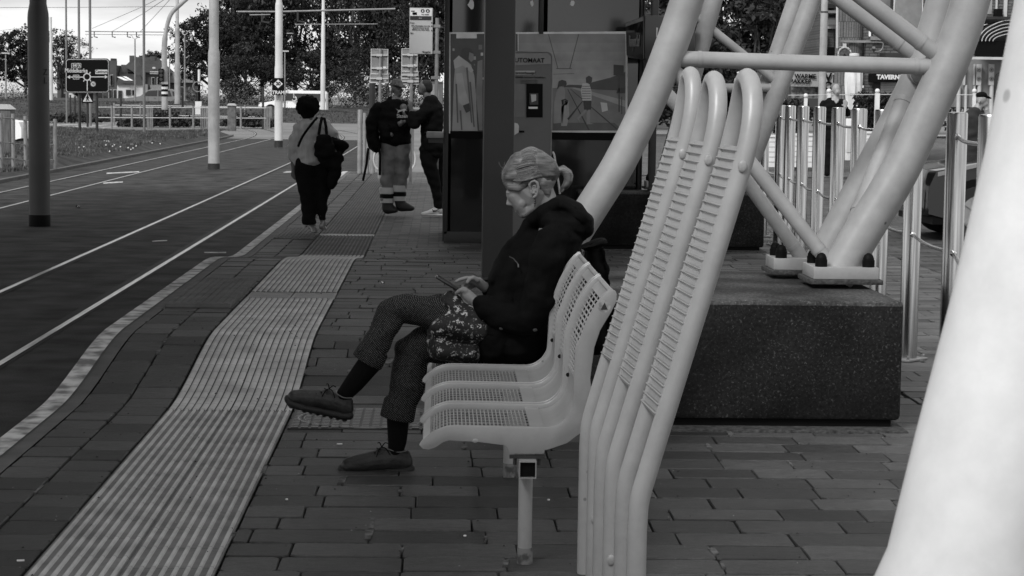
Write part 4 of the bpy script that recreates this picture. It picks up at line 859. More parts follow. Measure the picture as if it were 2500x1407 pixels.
def shoe(cx, cy, dy, ang, s=1.):
    # local frame: x forward (toe, to photo left), z up, in photo px about the ankle
    ca, sa = math.cos(ang), math.sin(ang)
    def K(x, z, r, ry=None, rz=None, ddy=0.):
        u = cx - (x * ca - z * sa) * s; v = cy - (x * sa + z * ca) * s if True else 0
        return W(u, v, r * s, dy + ddy, None if ry is None else ry * s, None if rz is None else rz * s)
    up = [[K(-32, -12, 19, 22, 24), K(-5, -6, 24, 24, 27), K(40, -7, 20, 26, 26), K(80, -12, 20, 28, 23), K(108, -16, 19, 27, 19)],
          [K(-36, 4, 10, 16, 14), K(-20, 10, 14, 19, 12), K(10, 14, 15, 18, 10), K(24, 18, 10, 12, 8), K(70, -12, 12, 18, 10)]]
    sl = [[K(-44, -30, 11, 22, 12), K(-30, -33, 14, 25, 12), K(20, -34, 15, 25, 11), K(70, -35, 16, 31, 11), K(110, -32, 15, 29, 12), K(124, -24, 10, 21, 11)]]
    def keep(me):
        pass
    o = organic('shoe', up, M_shoe, wom, voxel=.0045, smooth=2)
    so = organic('sole', sl, M_sole, wom, voxel=.0045, smooth=1); so.parent = o; so.matrix_parent_inverse.identity()
    g = MB()
    for k in range(9): p = K(-34 + 18 * k, -45 + (3 if k > 6 else 0), 0); g.ball(p[:3], (.011, .036, .006), n=8)
    g.build('tread', M_sole, o)
    g = MB()
    for k in range(4):
        a = K(28 + 13 * k, 21 - 8 * k, 0, ddy=-.030); c = K(36 + 13 * k, 24 - 8.5 * k, 0, ddy=.02); g.tube([a[:3], c[:3]], .0028, 6)
    a = K(24, 26, 0, ddy=-.012)
    for (x, z) in ((8, 34), (34, 36), (4, 6), (38, 2)): g.tube(smoothpath([Vector(a[:3]), Vector(K((24 + x) / 2, (26 + z) / 2 + 6, 0, ddy=-.03)[:3]), Vector(K(x, z, 0, ddy=-.035)[:3])], 4), .0022, 6)
    g.build('laces', M_black, o)
    g = MB(); g.tube(smoothpath([Vector(K(-40, 16, 0, ddy=-.026)[:3]), Vector(K(-16, 12, 0, ddy=-.034)[:3]), Vector(K(12, 22, 0, ddy=-.03)[:3])], 5), .0025, 6); g.build('collar_trim', mat('shoe_trim', .10, .6), o)
shoe(820, 978, -.10, R(13), .93); shoe(957, 1117, .0, R(-2))
M_str = hair_mat('hair_strand', .04, .26, (1.5, 1.5, 1.5), (0, 0, 0)); _t = M_str.node_tree; _g = _t.nodes.new('ShaderNodeNewGeometry'); _q = _t.nodes.new('ShaderNodeMapRange'); _q.inputs[3].default_value = .035; _q.inputs[4].default_value = .34
_cc = _t.nodes.new('ShaderNodeCombineColor'); _p = _t.nodes.new('ShaderNodeMath'); _p.operation = 'POWER'; _p.inputs[1].default_value = 1.6; _t.links.new(_g.outputs['Random Per Island'], _p.inputs[0]); _t.links.new(_p.outputs[0], _q.inputs[0])
[_t.links.new(_q.outputs[0], _cc.inputs[i]) for i in range(3)]; _t.links.new(_cc.outputs[0], _t.nodes['Principled BSDF'].inputs['Base Color'])
strands(1500, M_str)
# the phone in her hands
pa, pb = Vector(P(1064, 674, YW - .02)), Vector(P(1132, 716, YW - .02)); d = (pb - pa).normalized(); nn = Vector((d.z, 0, -d.x)); nn = -nn if nn.z < 0 else nn
ph = thing('mobile_phone', (pa + pb) / 2, "dark mobile phone in the seated woman's hands", 'phone')
c = (pa + pb) / 2; g = MB(); g.obox(c, d * ((pb - pa).length / 2), Vector((0, .037, 0)), nn * .0055); g.build('phone_case', M_blackgloss, ph, bevel=.003)
g = MB(); g.obox(c + nn * .0062, d * ((pb - pa).length / 2 - .006), Vector((0, .033, 0)), nn * .0006); g.build('screen', M_glass, ph)
g = MB(); g.obox(pa + d * .004 + nn * .001, d * .0035, Vector((0, .030, 0)), nn * .0045); g.build('camera_edge', M_chrome, ph)
# black bag hanging behind the backrest
bg_ = thing('shoulder_bag', P(1450, 860, 8.9), 'black bag standing behind the backrest beside the woman', 'bag')
def BW(u, v, r, dy=0, ry=None): p = P(u, v, 8.75 + dy); k = 8.75 / 5000; return (p.x, p.y, p.z, r * k) + ((ry * k,) if ry else ())
organic('bag_body', [[BW(1447, 620, 22, 0, 60), BW(1452, 660, 30, 0, 80), BW(1458, 740, 34, 0, 90), BW(1450, 830, 36, 0, 90)], [BW(1470, 610, 6, 0, 60), BW(1484, 700, 8, 0, 80), BW(1492, 800, 6, 0, 80)], [BW(1418, 605, 6, 0, 60), BW(1474, 590, 6, 0, 60)]], M_coat, bg_, voxel=.008, smooth=2, post=folds)
g = MB(); g.tube(smoothpath([Vector(BW(u, v, 1)[:3]) for u, v in ((1420, 605), (1440, 596), (1462, 588), (1476, 588))], 4), .012, 8); g.build('strap', M_black, bg_)
g = MB(); g.tube(smoothpath([Vector(BW(u, v, 1, -.12)[:3]) for u, v in ((1492, 770), (1486, 820), (1478, 850))], 4), .004, 6); g.build('cord', M_black, bg_)

# ------------------------------------------------------------------ unseen shading canopy over the stop, and its columns
def column(x, y, w, d, zb, zt, label, rnd=False):
    t = thing('canopy_column', (x, y, zb), label, 'column')
    g = MB()
    if rnd:
        g.lathe((x, y, zb), [(w, 0), (w, 2.68), (w * .97, 2.74), (w * .80, 2.86), (w * .78, zt - zb)], 32); g.build('shaft', mat('grey_column_paint', .06, .5, var=.12, vscale=2), t)
        g = MB(); g.lathe((x, y, zb), [(w * 1.03, .0), (w * 1.03, .14), (w * 1.0, .15)], 32); g.build('foot_band', M_black, t)
        g = MB()
        for k, c in enumerate('2L'): pass
        text_mesh('column_number', 'Z\nL', .11, (x + w * .78, y - w * .68, zb + 1.93), mat('number_ink', .004, .6), t, rotz=R(50))
    else:
        g.box(x - w, x + w, y - d, y + d, zb, zt); g.build('shaft', M_colm, t, bevel=.02)
        g = MB(); g.box(x - w - .03, x + w + .03, y - d - .03, y + d + .03, zb, zb + .012); g.build('base_plate', M_dark, t)
    return t
column(P(95, 300, 26.7).x, 26.7, .135, .135, 0, 5.2, 'dark round column with a thicker lower half, at the left beside the tracks', True)
column(P(1215, 500, 15.5).x, 15.5, .116, .116, .38, 4.34, 'dark square column directly behind the seated woman')
t = thing('shade_canopy', (-2, 20, 4.6), 'unseen dark flat canopy, shaped to shade the tracks and platform', 'canopy')
g = MB(); g.prism([(-9.5, -3, 4.6), (-2.2, -3, 4.6), (-2.2, 12.5, 4.6), (1.15, 12.5, 4.6), (1.15, 20.5, 4.6), (-2.2, 20.5, 4.6), (-2.2, 33, 4.6), (-9.5, 33, 4.6)], (0, 0, .25)); g.build('roof_deck', M_dark, t, bevel=.02)  # unseen roof, outline cut to shade tracks and bench but leave tubes lit
for y in (3, 15.5, 19.5, 26.7): g = MB(); g.box(-9.4, 1.1 if 10 < y < 20 else -2.3, y - .12, y + .12, 4.35, 4.598); g.build('roof_beam', M_colm, t)

# ------------------------------------------------------------------ glass shelter with posters and ticket machine
YK = 21.6
def K(u, v, dy=0.): return P(u, v, YK + dy)
def rect(g, u0, v0, u1, v1, dy, th, mi=0):
    a, c = K(u0, v1, dy), K(u1, v0, dy); g.box(a.x, c.x, YK + dy, YK + dy + th, a.z, c.z, mi); return g
kio = thing('glass_shelter', K(1330, 597), 'dark glass shelter with posters and a ticket machine', 'shelter')
for q in ((1080, -60, 1099, 572), (1316, -60, 1329, 83), (1562, -60, 1577, 560)): rect(MB(), *q, -.02, .08).build('frame_post', M_colm, kio, bevel=.004)
g = MB(); rect(g, 1083, 571, 1577, 598, -.02, .1); g.build('base_rail', M_colm, kio, bevel=.004)
g = MB(); rect(g, 1092, 598, 1577, 616, .04, .05); g.build('plinth', M_black, kio)
g = MB(); rect(g, 1099, 326, 1562, 338, -.012, .06); g.build('mid_rail', M_black, kio)
for q in ((1099, -60, 1316, 571), (1329, -60, 1562, 571)): rect(MB(), *q, .03, .012).build('glass_pane', mat('shelter_glass', .018, .05, spec=.8), kio)
g = MB(); a, c = K(1080, 610), K(1577, -60)
g.box(a.x, a.x + .04, YK + .08, YK + 1.7, .22, 2.95); g.box(c.x - .04, c.x, YK + .08, YK + 1.7, .22, 2.95); g.build('side_wall', mat('shelter_side', .03, .2), kio)
g = MB(); g.box(a.x, c.x, YK + 1.7, YK + 1.74, .22, 2.95); g.build('back_wall', mat('shelter_back', .012, .5), kio)
g = MB(); g.box(a.x - .2, c.x + .2, YK - .2, YK + 1.9, 2.96, 3.08); g.build('roof', M_dark, kio)
for (u, v, w, h) in ((1151, 12, 9, 13), (1299, 8, 5, 9), (1398, 7, 7, 8)):
    p = K(u, v, -.0); g = MB(); r_ = random.Random(u); pl = [(p.x + w / 232 * math.cos(a) * r_.uniform(.6, 1.1), YK + .026, p.z + h / 232 * math.sin(a) * r_.uniform(.6, 1.1)) for a in [k * .52 for k in range(12)]]
    g.prism(pl, (0, .003, 0)); g.build('torn_sticker', M_white, kio)
def poly(name, pts, m, dy, par, th=.002): g = MB(); g.prism([K(u, v, dy) for u, v in pts], (0, th, 0)); return g.build(name, m, par, smooth=0)
def gm(c): return mat('print_%03d' % int(c * 1000), min(c * 2.3, .7), .35, var=.12, vscale=6)
# left poster: two people in raincoats
po = poly('poster', [(1096, 79), (1268, 79), (1268, 326), (1096, 326)], gm(.36), -.008, kio)
poly('poster_picture', [(1100, 83), (1264, 83), (1264, 321), (1100, 321)], gm(.03), -.011, po)
poly('poster_header', [(1114, 82), (1164, 82), (1164, 94), (1114, 94)], gm(.34), -.014, po)
rg = random.Random(5)
for k in range(22): u, v = rg.uniform(1103, 1250), rg.uniform(96, 200); w = rg.uniform(3, 9); poly('poster_lights', [(u, v), (u + w, v), (u + w, v + w * 1.3), (u, v + w * 1.3)], gm(rg.choice((.08, .16, .24))), -.0125, po)
coat = [(1112, 150), (1122, 140), (1140, 150), (1150, 158), (1158, 185), (1162, 230), (1164, 290), (1166, 320), (1104, 320), (1106, 260), (1108, 200)]
poly('poster_coat', coat, gm(.15), -.014, po); poly('poster_hood', [(1107, 148), (1120, 136), (1142, 152), (1156, 172), (1150, 178), (1130, 160), (1110, 168)], gm(.20), -.0165, po)
poly('poster_head', [(1126, 122), (1136, 116), (1148, 118), (1156, 128), (1156, 144), (1148, 152), (1136, 146), (1126, 136)], gm(.022), -.0165, po)
poly('poster_face', [(1146, 128), (1156, 132), (1157, 146), (1150, 152), (1144, 144)], gm(.10), -.019, po)
poly('poster_arm', [(1112, 180), (1128, 178), (1136, 220), (1146, 252), (1134, 262), (1120, 250)], gm(.19), -.0165, po)
poly('poster_glove', [(1130, 258), (1145, 252), (1150, 270), (1138, 276)], gm(.02), -.019, po)
for (u0, v0, u1, v1) in ((1138, 165, 1150, 300), (1122, 270, 1126, 318), (1112, 205, 1116, 300), (1146, 200, 1156, 310)): poly('poster_fold', [(u0, v0), (u0 + 4, v0), (u1 + 3, v1), (u1, v1)], gm(.05), -.019, po)
poly('poster_coat', [(1166, 150), (1178, 146), (1178, 318), (1170, 318), (1162, 230)], gm(.10), -.014, po)
# right poster: a beach tramway scene
pr = poly('poster', [(1262, 79), (1532, 77), (1532, 324), (1262, 324)], gm(.36), -.006, kio)
for i in range(6): poly('poster_sky', [(1266, 83 + i * 22), (1527, 83 + i * 22), (1527, 105 + i * 22), (1266, 105 + i * 22)], gm(.105 + .012 * i), -.009, pr)
poly('poster_ground', [(1266, 215), (1527, 215), (1527, 319), (1266, 319)], gm(.085), -.009, pr)
poly('poster_road', [(1395, 215), (1410, 215), (1527, 246), (1527, 262)], gm(.15), -.0105, pr)
poly('poster_dunes', [(1360, 214), (1390, 207), (1420, 208), (1450, 200), (1490, 190), (1527, 176), (1527, 222), (1440, 218), (1400, 214)], gm(.028), -.011, pr)
poly('poster_crossing', [(1350, 300), (1500, 300), (1520, 319), (1350, 319)], gm(.045), -.0105, pr)
for q in ([(1385, 218), (1387, 218), (1440, 318), (1436, 318)], [(1392, 218), (1394, 218), (1508, 315), (1503, 315)]): poly('poster_rail', q, gm(.02), -.012, pr)
for q in ([(1338, 83), (1339.5, 83), (1363, 168), (1361.5, 168)], [(1412, 83), (1414, 83), (1392, 168), (1390, 168)], [(1358, 167), (1396, 167), (1396, 168.5), (1358, 168.5)], [(1350, 181), (1402, 179.5), (1402, 180.5), (1350, 182)]): poly('poster_wire', q, gm(.03), -.011, pr)
def fig(cs, c): 
    for q in cs: poly('poster_figure', q, gm(c) if not isinstance(q, tuple) else gm(q[1]), -.0135, pr)
fig([[(1365, 212), (1376, 210), (1380, 225), (1378, 250), (1374, 300), (1352, 302), (1353, 250), (1358, 225)]], .12)
fig([[(1364, 199), (1372, 195), (1382, 198), (1384, 206), (1378, 213), (1370, 212), (1360, 218)]], .02)
fig([[(1372, 248), (1380, 244), (1388, 250), (1390, 280), (1384, 308), (1370, 308), (1370, 270)]], .15)
fig([[(1370, 245), (1380, 241), (1387, 246), (1385, 256), (1374, 258)]], .015)
fig([[(1422, 204), (1438, 203), (1444, 222), (1444, 246), (1422, 246), (1418, 222)]], .24)
for k in range(6): poly('poster_stripe', [(1421, 210 + 6 * k), (1442, 210 + 6 * k), (1442, 211.6 + 6 * k), (1421, 211.6 + 6 * k)], gm(.06), -.016, pr)
fig([[(1430, 190), (1438, 185), (1446, 190), (1445, 200), (1438, 206), (1431, 202)]], .02)
fig([[(1424, 246), (1444, 246), (1443, 268), (1426, 268)]], .012)
fig([[(1432, 268), (1441, 268), (1440, 300), (1450, 303), (1432, 304)], [(1428, 268), (1437, 268), (1414, 290), (1416, 300), (1409, 288)]], .11)
poly('poster_stick', [(1385, 290), (1422, 246), (1423, 248), (1388, 294)], gm(.015), -.016, pr)
fig([[(1466, 250), (1482, 252), (1484, 270), (1470, 274)]], .26)
fig([[(1498, 158), (1523, 160), (1523, 186), (1498, 184)], [(1510, 186), (1513, 186), (1513, 274), (1510, 274)], [(1517, 236), (1519, 236), (1519, 279), (1517, 279)]], .02)
fig([[(1508, 216), (1527, 214), (1527, 228), (1505, 228)]], .015)
# ticket machine
tm = thing('ticket_machine', K(1300, 600, -.5), 'rounded grey ticket machine before the glass shelter', 'ticket machine')
YT = -.45
g = MB(); a, c = K(1240, 597, YT), K(1349, 127, YT); rr_ = .06; pl = [(a.x, a.z), (c.x, a.z)] + [(c.x - rr_ + rr_ * math.sin(q), c.z - rr_ + rr_ * math.cos(q)) for q in [R(90 - 15 * k) for k in range(7)]] + [(a.x + rr_ - rr_ * math.sin(q), c.z - rr_ + rr_ * math.cos(q)) for q in [R(15 * k) for k in range(7)]]
g.prism([(x, YK + YT, z) for x, z in pl], (0, .36, 0)); g.build('cabinet', mat('machine_grey', .11, .4, var=.08, vscale=2), tm)
g = MB(); g.tube([(x, YK + YT - .001, z) for x, z in pl + [pl[0]]], .006, 6); g.build('edge_trim', M_galv, tm)
def tpoly(nm, pts, m, o, th=.003): g = MB(); g.prism([K(u, v, YT - o) for u, v in pts], (0, th, 0)); return g.build(nm, m, tm, smooth=0)
tpoly('top_panel', [(1243, 131), (1336, 130), (1345, 138), (1345, 156), (1243, 160)], gm(.09), .005)
text_mesh('machine_title', 'AUTOMAAT', 15 / 232, K(1288, 148, YT - .010), M_black, tm, sx=.98, bold=.0006)
tpoly('question_panel', [(1258, 173), (1306, 173), (1306, 183), (1258, 183)], gm(.14), .005)
text_mesh('machine_question', 'vervoerbewijs?', 8.5 / 232, K(1281, 178.5, YT - .010), M_black, tm, bold=.0003)
text_mesh('machine_note', 'makkelijk met jouw betaalkaart', 6 / 232, K(1293, 189, YT - .006), M_black, tm)
for k in range(3): text_mesh('machine_small_print', 'betaal contactloos en reis direct', 3.2 / 232, K(1292, 196 + 4 * k, YT - .006), M_dark, tm)
tpoly('side_panel', [(1255, 205), (1281, 205), (1281, 286), (1255, 286)], gm(.06), .005)
tpoly('reader_panel', [(1285, 205), (1325, 205), (1325, 287), (1285, 287)], M_black, .008, .008)
tpoly('card_reader', [(1293, 228), (1314, 228), (1314, 256), (1293, 256)], mat('reader', .03, .3), .020, .012)
tpoly('reader_screen', [(1296, 231), (1309, 231), (1309, 246), (1298, 250)], gm(.2), .024)
tpoly('reader_label', [(1290.5, 261), (1312.5, 261), (1312.5, 266), (1290.5, 266)], gm(.34), .0115)
g = MB(); p = K(1262, 316, YT - .1); g.prism([K(1256, 300, YT - .1), K(1264, 302, YT - .1), K(1267, 308, YT - .1), K(1266, 324, YT - .1), K(1256, 330, YT - .1)], (0, .02, 0)); g.build('hinge_plate', M_offw, tm)
g = MB(); a = K(1267, 324, YT - .06); g.box(a.x, a.x + .055, a.y, a.y + .02, a.z - .0, a.z + .02); g.build('latch', M_black, tm)
g = MB(); g.tube([K(1350, 372, YT - .05), K(1353, 378, YT - .08), K(1366, 462, YT - .08), K(1367, 474, YT - .08)], .011, 8); g.build('grab_bar', M_offw, tm)
# ledge sticking out at the shelter's left
t = thing('wall_ledge', K(1062, 330), 'small pale ledge at the left end of the shelter', 'ledge'); g = MB(); a, c = K(1041, 337), K(1083, 322); g.box(a.x, c.x, YK - .1, YK + .12, a.z, c.z); g.build('ledge_board', M_galv, t, bevel=.01)
g = MB(); g.box(a.x + .02, c.x, YK - .06, YK + .08, a.z - .05, a.z - .001); g.build('ledge_bracket', M_dark, t)
# departure display on its dark post
t = thing('departure_display', K(1590, 480, -.6), 'dark departure display box on a post, right of the beach poster', 'display')
YD = -.55; g = MB(); a, c = K(1582, 520, YD), K(1609, 20, YD); g.box(a.x, c.x, a.y, a.y + .12, .2, 2.8); g.build('post', M_dark, t, bevel=.01)
bx = [K(1527, 56, YD - .18), K(1531, 143, YD - .18), K(1562, 146, YD - .35), K(1660, 146, YD - .35), K(1660, 34, YD - .35), K(1566, 34, YD - .35)]
g = MB(); f4 = [K(1527, 56, YD), K(1529, 140, YD), K(1575, 148, YD - .4), K(1575, 36, YD - .4)]
dv = Vector((.55, .32, 0)); g.add(f4 + [p + dv for p in f4], [(0, 1, 2, 3), (4, 5, 6, 7), (0, 1, 5, 4), (1, 2, 6, 5), (2, 3, 7, 6), (3, 0, 4, 7)]); bo = g.build('display_box', mat('display_case', .035, .3), t, bevel=.02)
nrm = (f4[1] - f4[0]).cross(f4[3] - f4[0]).normalized(); nrm = -nrm if nrm.y > 0 else nrm
g = MB(); ins = [f4[0].lerp(f4[2], .05), f4[1].lerp(f4[3], .05), f4[2].lerp(f4[0], .05), f4[3].lerp(f4[1], .05)]; g.prism([p + nrm * .004 for p in ins], nrm * .004); g.build('display_glass', M_glass, t)
g = MB(); tp = [f4[0].lerp(f4[1], .04).lerp(f4[3], .06), f4[0].lerp(f4[1], .13).lerp(f4[3], .06), f4[3].lerp(f4[2], .13).lerp(f4[0], .06), f4[3].lerp(f4[2], .04).lerp(f4[0], .06)]; g.prism([p + nrm * .010 for p in tp], nrm * .002); g.build('display_header', gm(.10), t)
ce = (f4[0] + f4[2]) / 2; ang = math.atan2((f4[2] - f4[1]).y, (f4[2] - f4[1]).x)
text_mesh('display_text', 'Nieuwpoort Stad', .17, ce + nrm * .012 + Vector((0, 0, .0)), gm(.10), t, rotz=ang, sx=.20)
p = K(1600, 80, YD - .42); g = MB(); g.prism([K(1592, 66, YD - .33), K(1606, 68, YD - .33), K(1604, 90, YD - .33), K(1592, 92, YD - .33)], (0, .003, 0)); g.build('sticker', gm(.34), t)

# ------------------------------------------------------------------ people further down the platform
def PX(Y):
    def f(u, v, r, dy=0., ry=None, rz=None):
        p = P(u, v, Y + dy); k = (Y + dy) / 5000.; o = (p.x, p.y, p.z, r * k)
        if ry is not None: o += (ry * k,)
        if rz is not None: o += (rz * k,)
        return o
    return f
def pfold(a):
    def f(me):
        from mathutils import noise
        for v in me.vertices: c = v.co; v.co += v.normal * noise.noise(Vector((c.x * 8, c.y * 8, c.z * 13))) * a
    return f
M_jeans = mat('dark_trousers', .007, .9, spec=.1); M_blouse = mat('pale_blouse', .42, .85, var=.12, vscale=9, bump=.5, bscale=12, stretch=(3, 3, .8))
Yw = 22.6; w = PX(Yw)
pw = thing('person', (P(768, 568, Yw).x, Yw, .215), 'woman with short curly hair walking away in a pale blouse, dark bags on her shoulder', 'person')
organic('body', [[w(753, 262, 17, 0, 17, 19)], [w(755, 280, 9), w(757, 300, 10)], [w(758, 305, 20, 0, 18), w(768, 380, 22, 0, 18)], [w(728, 312, 9), w(712, 360, 8), w(716, 405, 6)], [w(716, 405, 5.5), w(716, 420, 5.5, 0, 4), w(719, 434, 4, 0, 3)],
                 [w(715, 428, 2), w(714, 437, 1.7)], [w(718, 430, 2), w(718, 440, 1.7)], [w(721, 430, 2), w(722, 440, 1.7)], [w(724, 427, 2), w(726, 436, 1.6)], [w(712, 420, 2), w(711, 430, 1.6)],
                 [w(750, 420, 14), w(755, 480, 12), w(762, 545, 8), w(766, 560, 7)], [w(785, 420, 14), w(783, 480, 12), w(787, 535, 7), w(790, 550, 6)], [w(800, 320, 9), w(815, 350, 8), w(812, 385, 7)]], M_skind, pw, voxel=.012, smooth=2)
hr_ = [[w(753, 258, 26, 0, 27, 25)], [w(740, 266, 14)], [w(768, 266, 14)], [w(753, 278, 16)]] + [[w(753 + 24 * math.cos(a), 259 + 22 * math.sin(a), 6.5, .03 * math.sin(3 * a))] for a in [k * .42 for k in range(15)]]
organic('hair', hr_, mat('black_curls', .005, .9, bump=1., bscale=60, spec=.1), pw, voxel=.011, smooth=1, post=pfold(.03))
organic('blouse', [[w(756, 296, 14, 0, 16, 8), w(760, 320, 34, 0, 24), w(765, 360, 38, 0, 27), w(760, 392, 40, 0, 28, 14)], [w(728, 312, 13), w(716, 345, 13), w(714, 385, 11), w(718, 400, 8)], [w(795, 308, 16), w(813, 330, 15), w(815, 355, 12)]], M_blouse, pw, voxel=.012, smooth=1, post=pfold(.035))
organic('trousers', [[w(745, 398, 27, 0, 22), w(746, 430, 26, 0, 20), w(752, 490, 18, 0, 17), w(755, 543, 17, 0, 18, 8)], [w(790, 400, 26, 0, 22), w(792, 440, 24, 0, 18), w(785, 490, 16), w(787, 534, 10, 0, 10, 6)]], M_jeans, pw, voxel=.012, smooth=2, post=pfold(.02))
for q in ([w(757, 552, 6, 0, 7), w(766, 560, 8, -.03, 9), w(768, 566, 8, -.05, 12, 3)], [w(789, 542, 7, 0, 7), w(786, 552, 8, .0, 9), w(790, 559, 9, .03, 12, 3)]): organic('shoe', [q], mat('metallic_shoe', .22, .35, metal=.4), pw, voxel=.008, smooth=1)
g = MB(); g.tube(smoothpath([Vector(w(u, v, 1, dy)[:3]) for u, v, dy in ((774, 288, -.03), (757, 308, -.135), (738, 335, -.16), (728, 358, -.14))], 4), .014, 6); g.build('bag_strap', M_cloth, pw)
bgw = thing('shoulder_bag', P(795, 360, Yw - .18), "black shoulder bag and folded jacket on the walking woman's back", 'bag')
w2 = PX(Yw - .2); organic('bag_body', [[w2(790, 340, 22, 0, 16, 14), w2(793, 375, 26, 0, 20, 14)], [w2(812, 345, 12, .1), w2(838, 355, 13, .12), w2(832, 368, 11, .12)], [w2(800, 385, 24, .05, 18), w2(818, 400, 18, .05), w2(820, 415, 14, .05), w2(812, 440, 14, .05), w2(812, 456, 8, .05)], [w2(826, 378, 10, .05), w2(834, 392, 6, .05)], [w2(822, 408, 12, .05), w2(828, 418, 5, .05)]], M_cloth, bgw, voxel=.012, smooth=1, post=pfold(.03))
g = MB(); g.tube([Vector(w2(u, v, 1, dy)[:3]) for u, v, dy in ((778, 330, .0), (782, 305, .02), (786, 288, .12))], .016, 6); g.tube([Vector(w2(u, v, 1, dy)[:3]) for u, v, dy in ((798, 330, .0), (796, 310, .02), (792, 290, .12))], .016, 6); g.build('bag_strap', M_cloth, bgw)
g = MB(); g.ball(w2(771, 346, 1)[:3], .012); g.build('buckle', M_chrome, bgw)

Ym = 26.3; w = PX(Ym)
pm = thing('person', (P(968, 520, Ym).x, Ym, .21), 'man in a cap, dark hoodie and pale work trousers with a backpack', 'person')
organic('body', [[w(968, 214, 14, 0, 14, 16)], [w(972, 222, 10, -.02, 10, 12)], [w(975, 230, 7, -.03, 7, 7)], [w(980, 219, 3, -.07), w(979, 222, 3.4, -.06)], [w(969, 236, 9), w(966, 250, 10)], [w(965, 255, 22, 0, 16), w(965, 340, 24, 0, 16)],
                 [w(985, 262, 9, -.1), w(998, 300, 8, -.12), w(985, 300, 6, -.2)], [w(988, 298, 5, -.2), w(979, 301, 5, -.24)], [w(979, 299, 2.2, -.24), w(972, 298, 1.8, -.25)], [w(979, 302, 2.2, -.24), w(971, 302, 1.8, -.25)], [w(979, 304, 2.2, -.24), w(972, 306, 1.8, -.25)], [w(981, 306, 2.2, -.24), w(975, 309, 1.8, -.24)], [w(983, 297, 2.3, -.24), w(978, 293, 1.8, -.25)],
                 [w(946, 262, 9, -.02), w(938, 310, 8, -.05), w(955, 330, 6, -.15)], [w(950, 380, 12), w(945, 440, 9), w(943, 500, 7)], [w(980, 380, 12), w(975, 440, 9), w(975, 495, 7)]], M_skind, pm, voxel=.011, smooth=2)
organic('cap', [[w(969, 207, 16, 0, 17, 11), w(969, 200, 13, 0, 14, 8)], [w(974, 208, 14, -.05, 14, 3.5), w(984, 213, 9, -.1, 10, 2)]], mat('grey_cap', .035, .8, c2=.09, vscale=30), pm, voxel=.009, smooth=1)
organic('hoodie', [[w(966, 250, 20, 0, 22, 10), w(964, 275, 36, 0, 26), w(964, 320, 40, -.02, 28), w(966, 345, 38, -.02, 26, 14)], [w(940, 262, 15), w(932, 300, 15, -.03), w(945, 330, 13, -.14)], [w(990, 262, 15, -.04), w(1000, 292, 14, -.1), w(988, 305, 11, -.18)], [w(955, 246, 10), w(982, 248, 8)]], M_cloth, pm, voxel=.013, smooth=1, post=pfold(.03))
lp = P(981, 285, Ym - .205)
text_mesh('hoodie_lettering', 'Slazeng', .066, P(984, 284, Ym - .21), mat('print_white', .45, .7), pm, bold=.001, sx=.85)
g = MB(); g.prism([P(u, v, Ym - .212) for u, v in ((966, 265), (972, 269), (980, 268), (988, 266), (994, 270), (989, 270), (986, 275), (983, 271), (976, 273), (970, 277), (972, 271))], (0, .004, 0)); g.build('hoodie_emblem', MATS['print_white'], pm, smooth=0)
M_work = mat('work_trousers', .16, .85, var=.35, vscale=6, bump=.5, bscale=12)
organic('trousers', [[w(952, 355, 24, 0, 22), w(948, 400, 20, 0, 19), w(946, 450, 17, 0, 17), w(944, 488, 15, 0, 16)], [w(980, 355, 22, 0, 22), w(983, 400, 18, 0, 18), w(978, 450, 16, 0, 16), w(975, 485, 14, 0, 15)]], M_work, pm, voxel=.012, smooth=1, post=pfold(.02))
for (u, v, r_) in ((945, 479, 17), (975, 474, 16)): g = MB(); c = w(u, v, r_); g.lathe((c[0], c[1], c[2] - .025), [(c[3] * 1.02, 0), (c[3] * 1.08, .025), (c[3] * 1.02, .05)], 20); g.build('dark_band', M_black, pm); g = MB(); g.lathe((c[0], c[1], c[2] + .032), [(c[3] * 1.06, 0), (c[3] * 1.10, .04), (c[3] * 1.08, .08)], 20); g.lathe((c[0], c[1], c[2] - .085), [(c[3] * .98, 0), (c[3] * 1.03, .055)], 20); g.build('reflective_band', M_offw, pm)
for q in ([w(946, 498, 14, 0, 14), w(947, 508, 15, 0, 15), w(960, 514, 13, -.05, 15, 7)], [w(976, 492, 13, 0, 14), w(980, 503, 14, 0, 14), w(1000, 509, 13, -.04, 13, 7)]): organic('boot', [q], mat('boot', .01, .7), pm, voxel=.01, smooth=1)
bk = thing('backpack', P(915, 310, Ym - .05), 'black backpack on the back of the man in the cap', 'backpack'); organic('pack', [[w(922, 262, 14, 0, 18), w(908, 300, 17, 0, 24), w(910, 345, 17, 0, 24), w(918, 358, 15, 0, 22)]], M_cloth, bk, voxel=.012, smooth=2, post=pfold(.02))
for q in (((899, 362), (895, 400), (886, 442)), ((925, 358), (928, 380), (927, 428))): g = MB(); g.tube([P(u, v, Ym - .1) for u, v in q], .016, 6); g.build('loose_strap', M_black, bk)

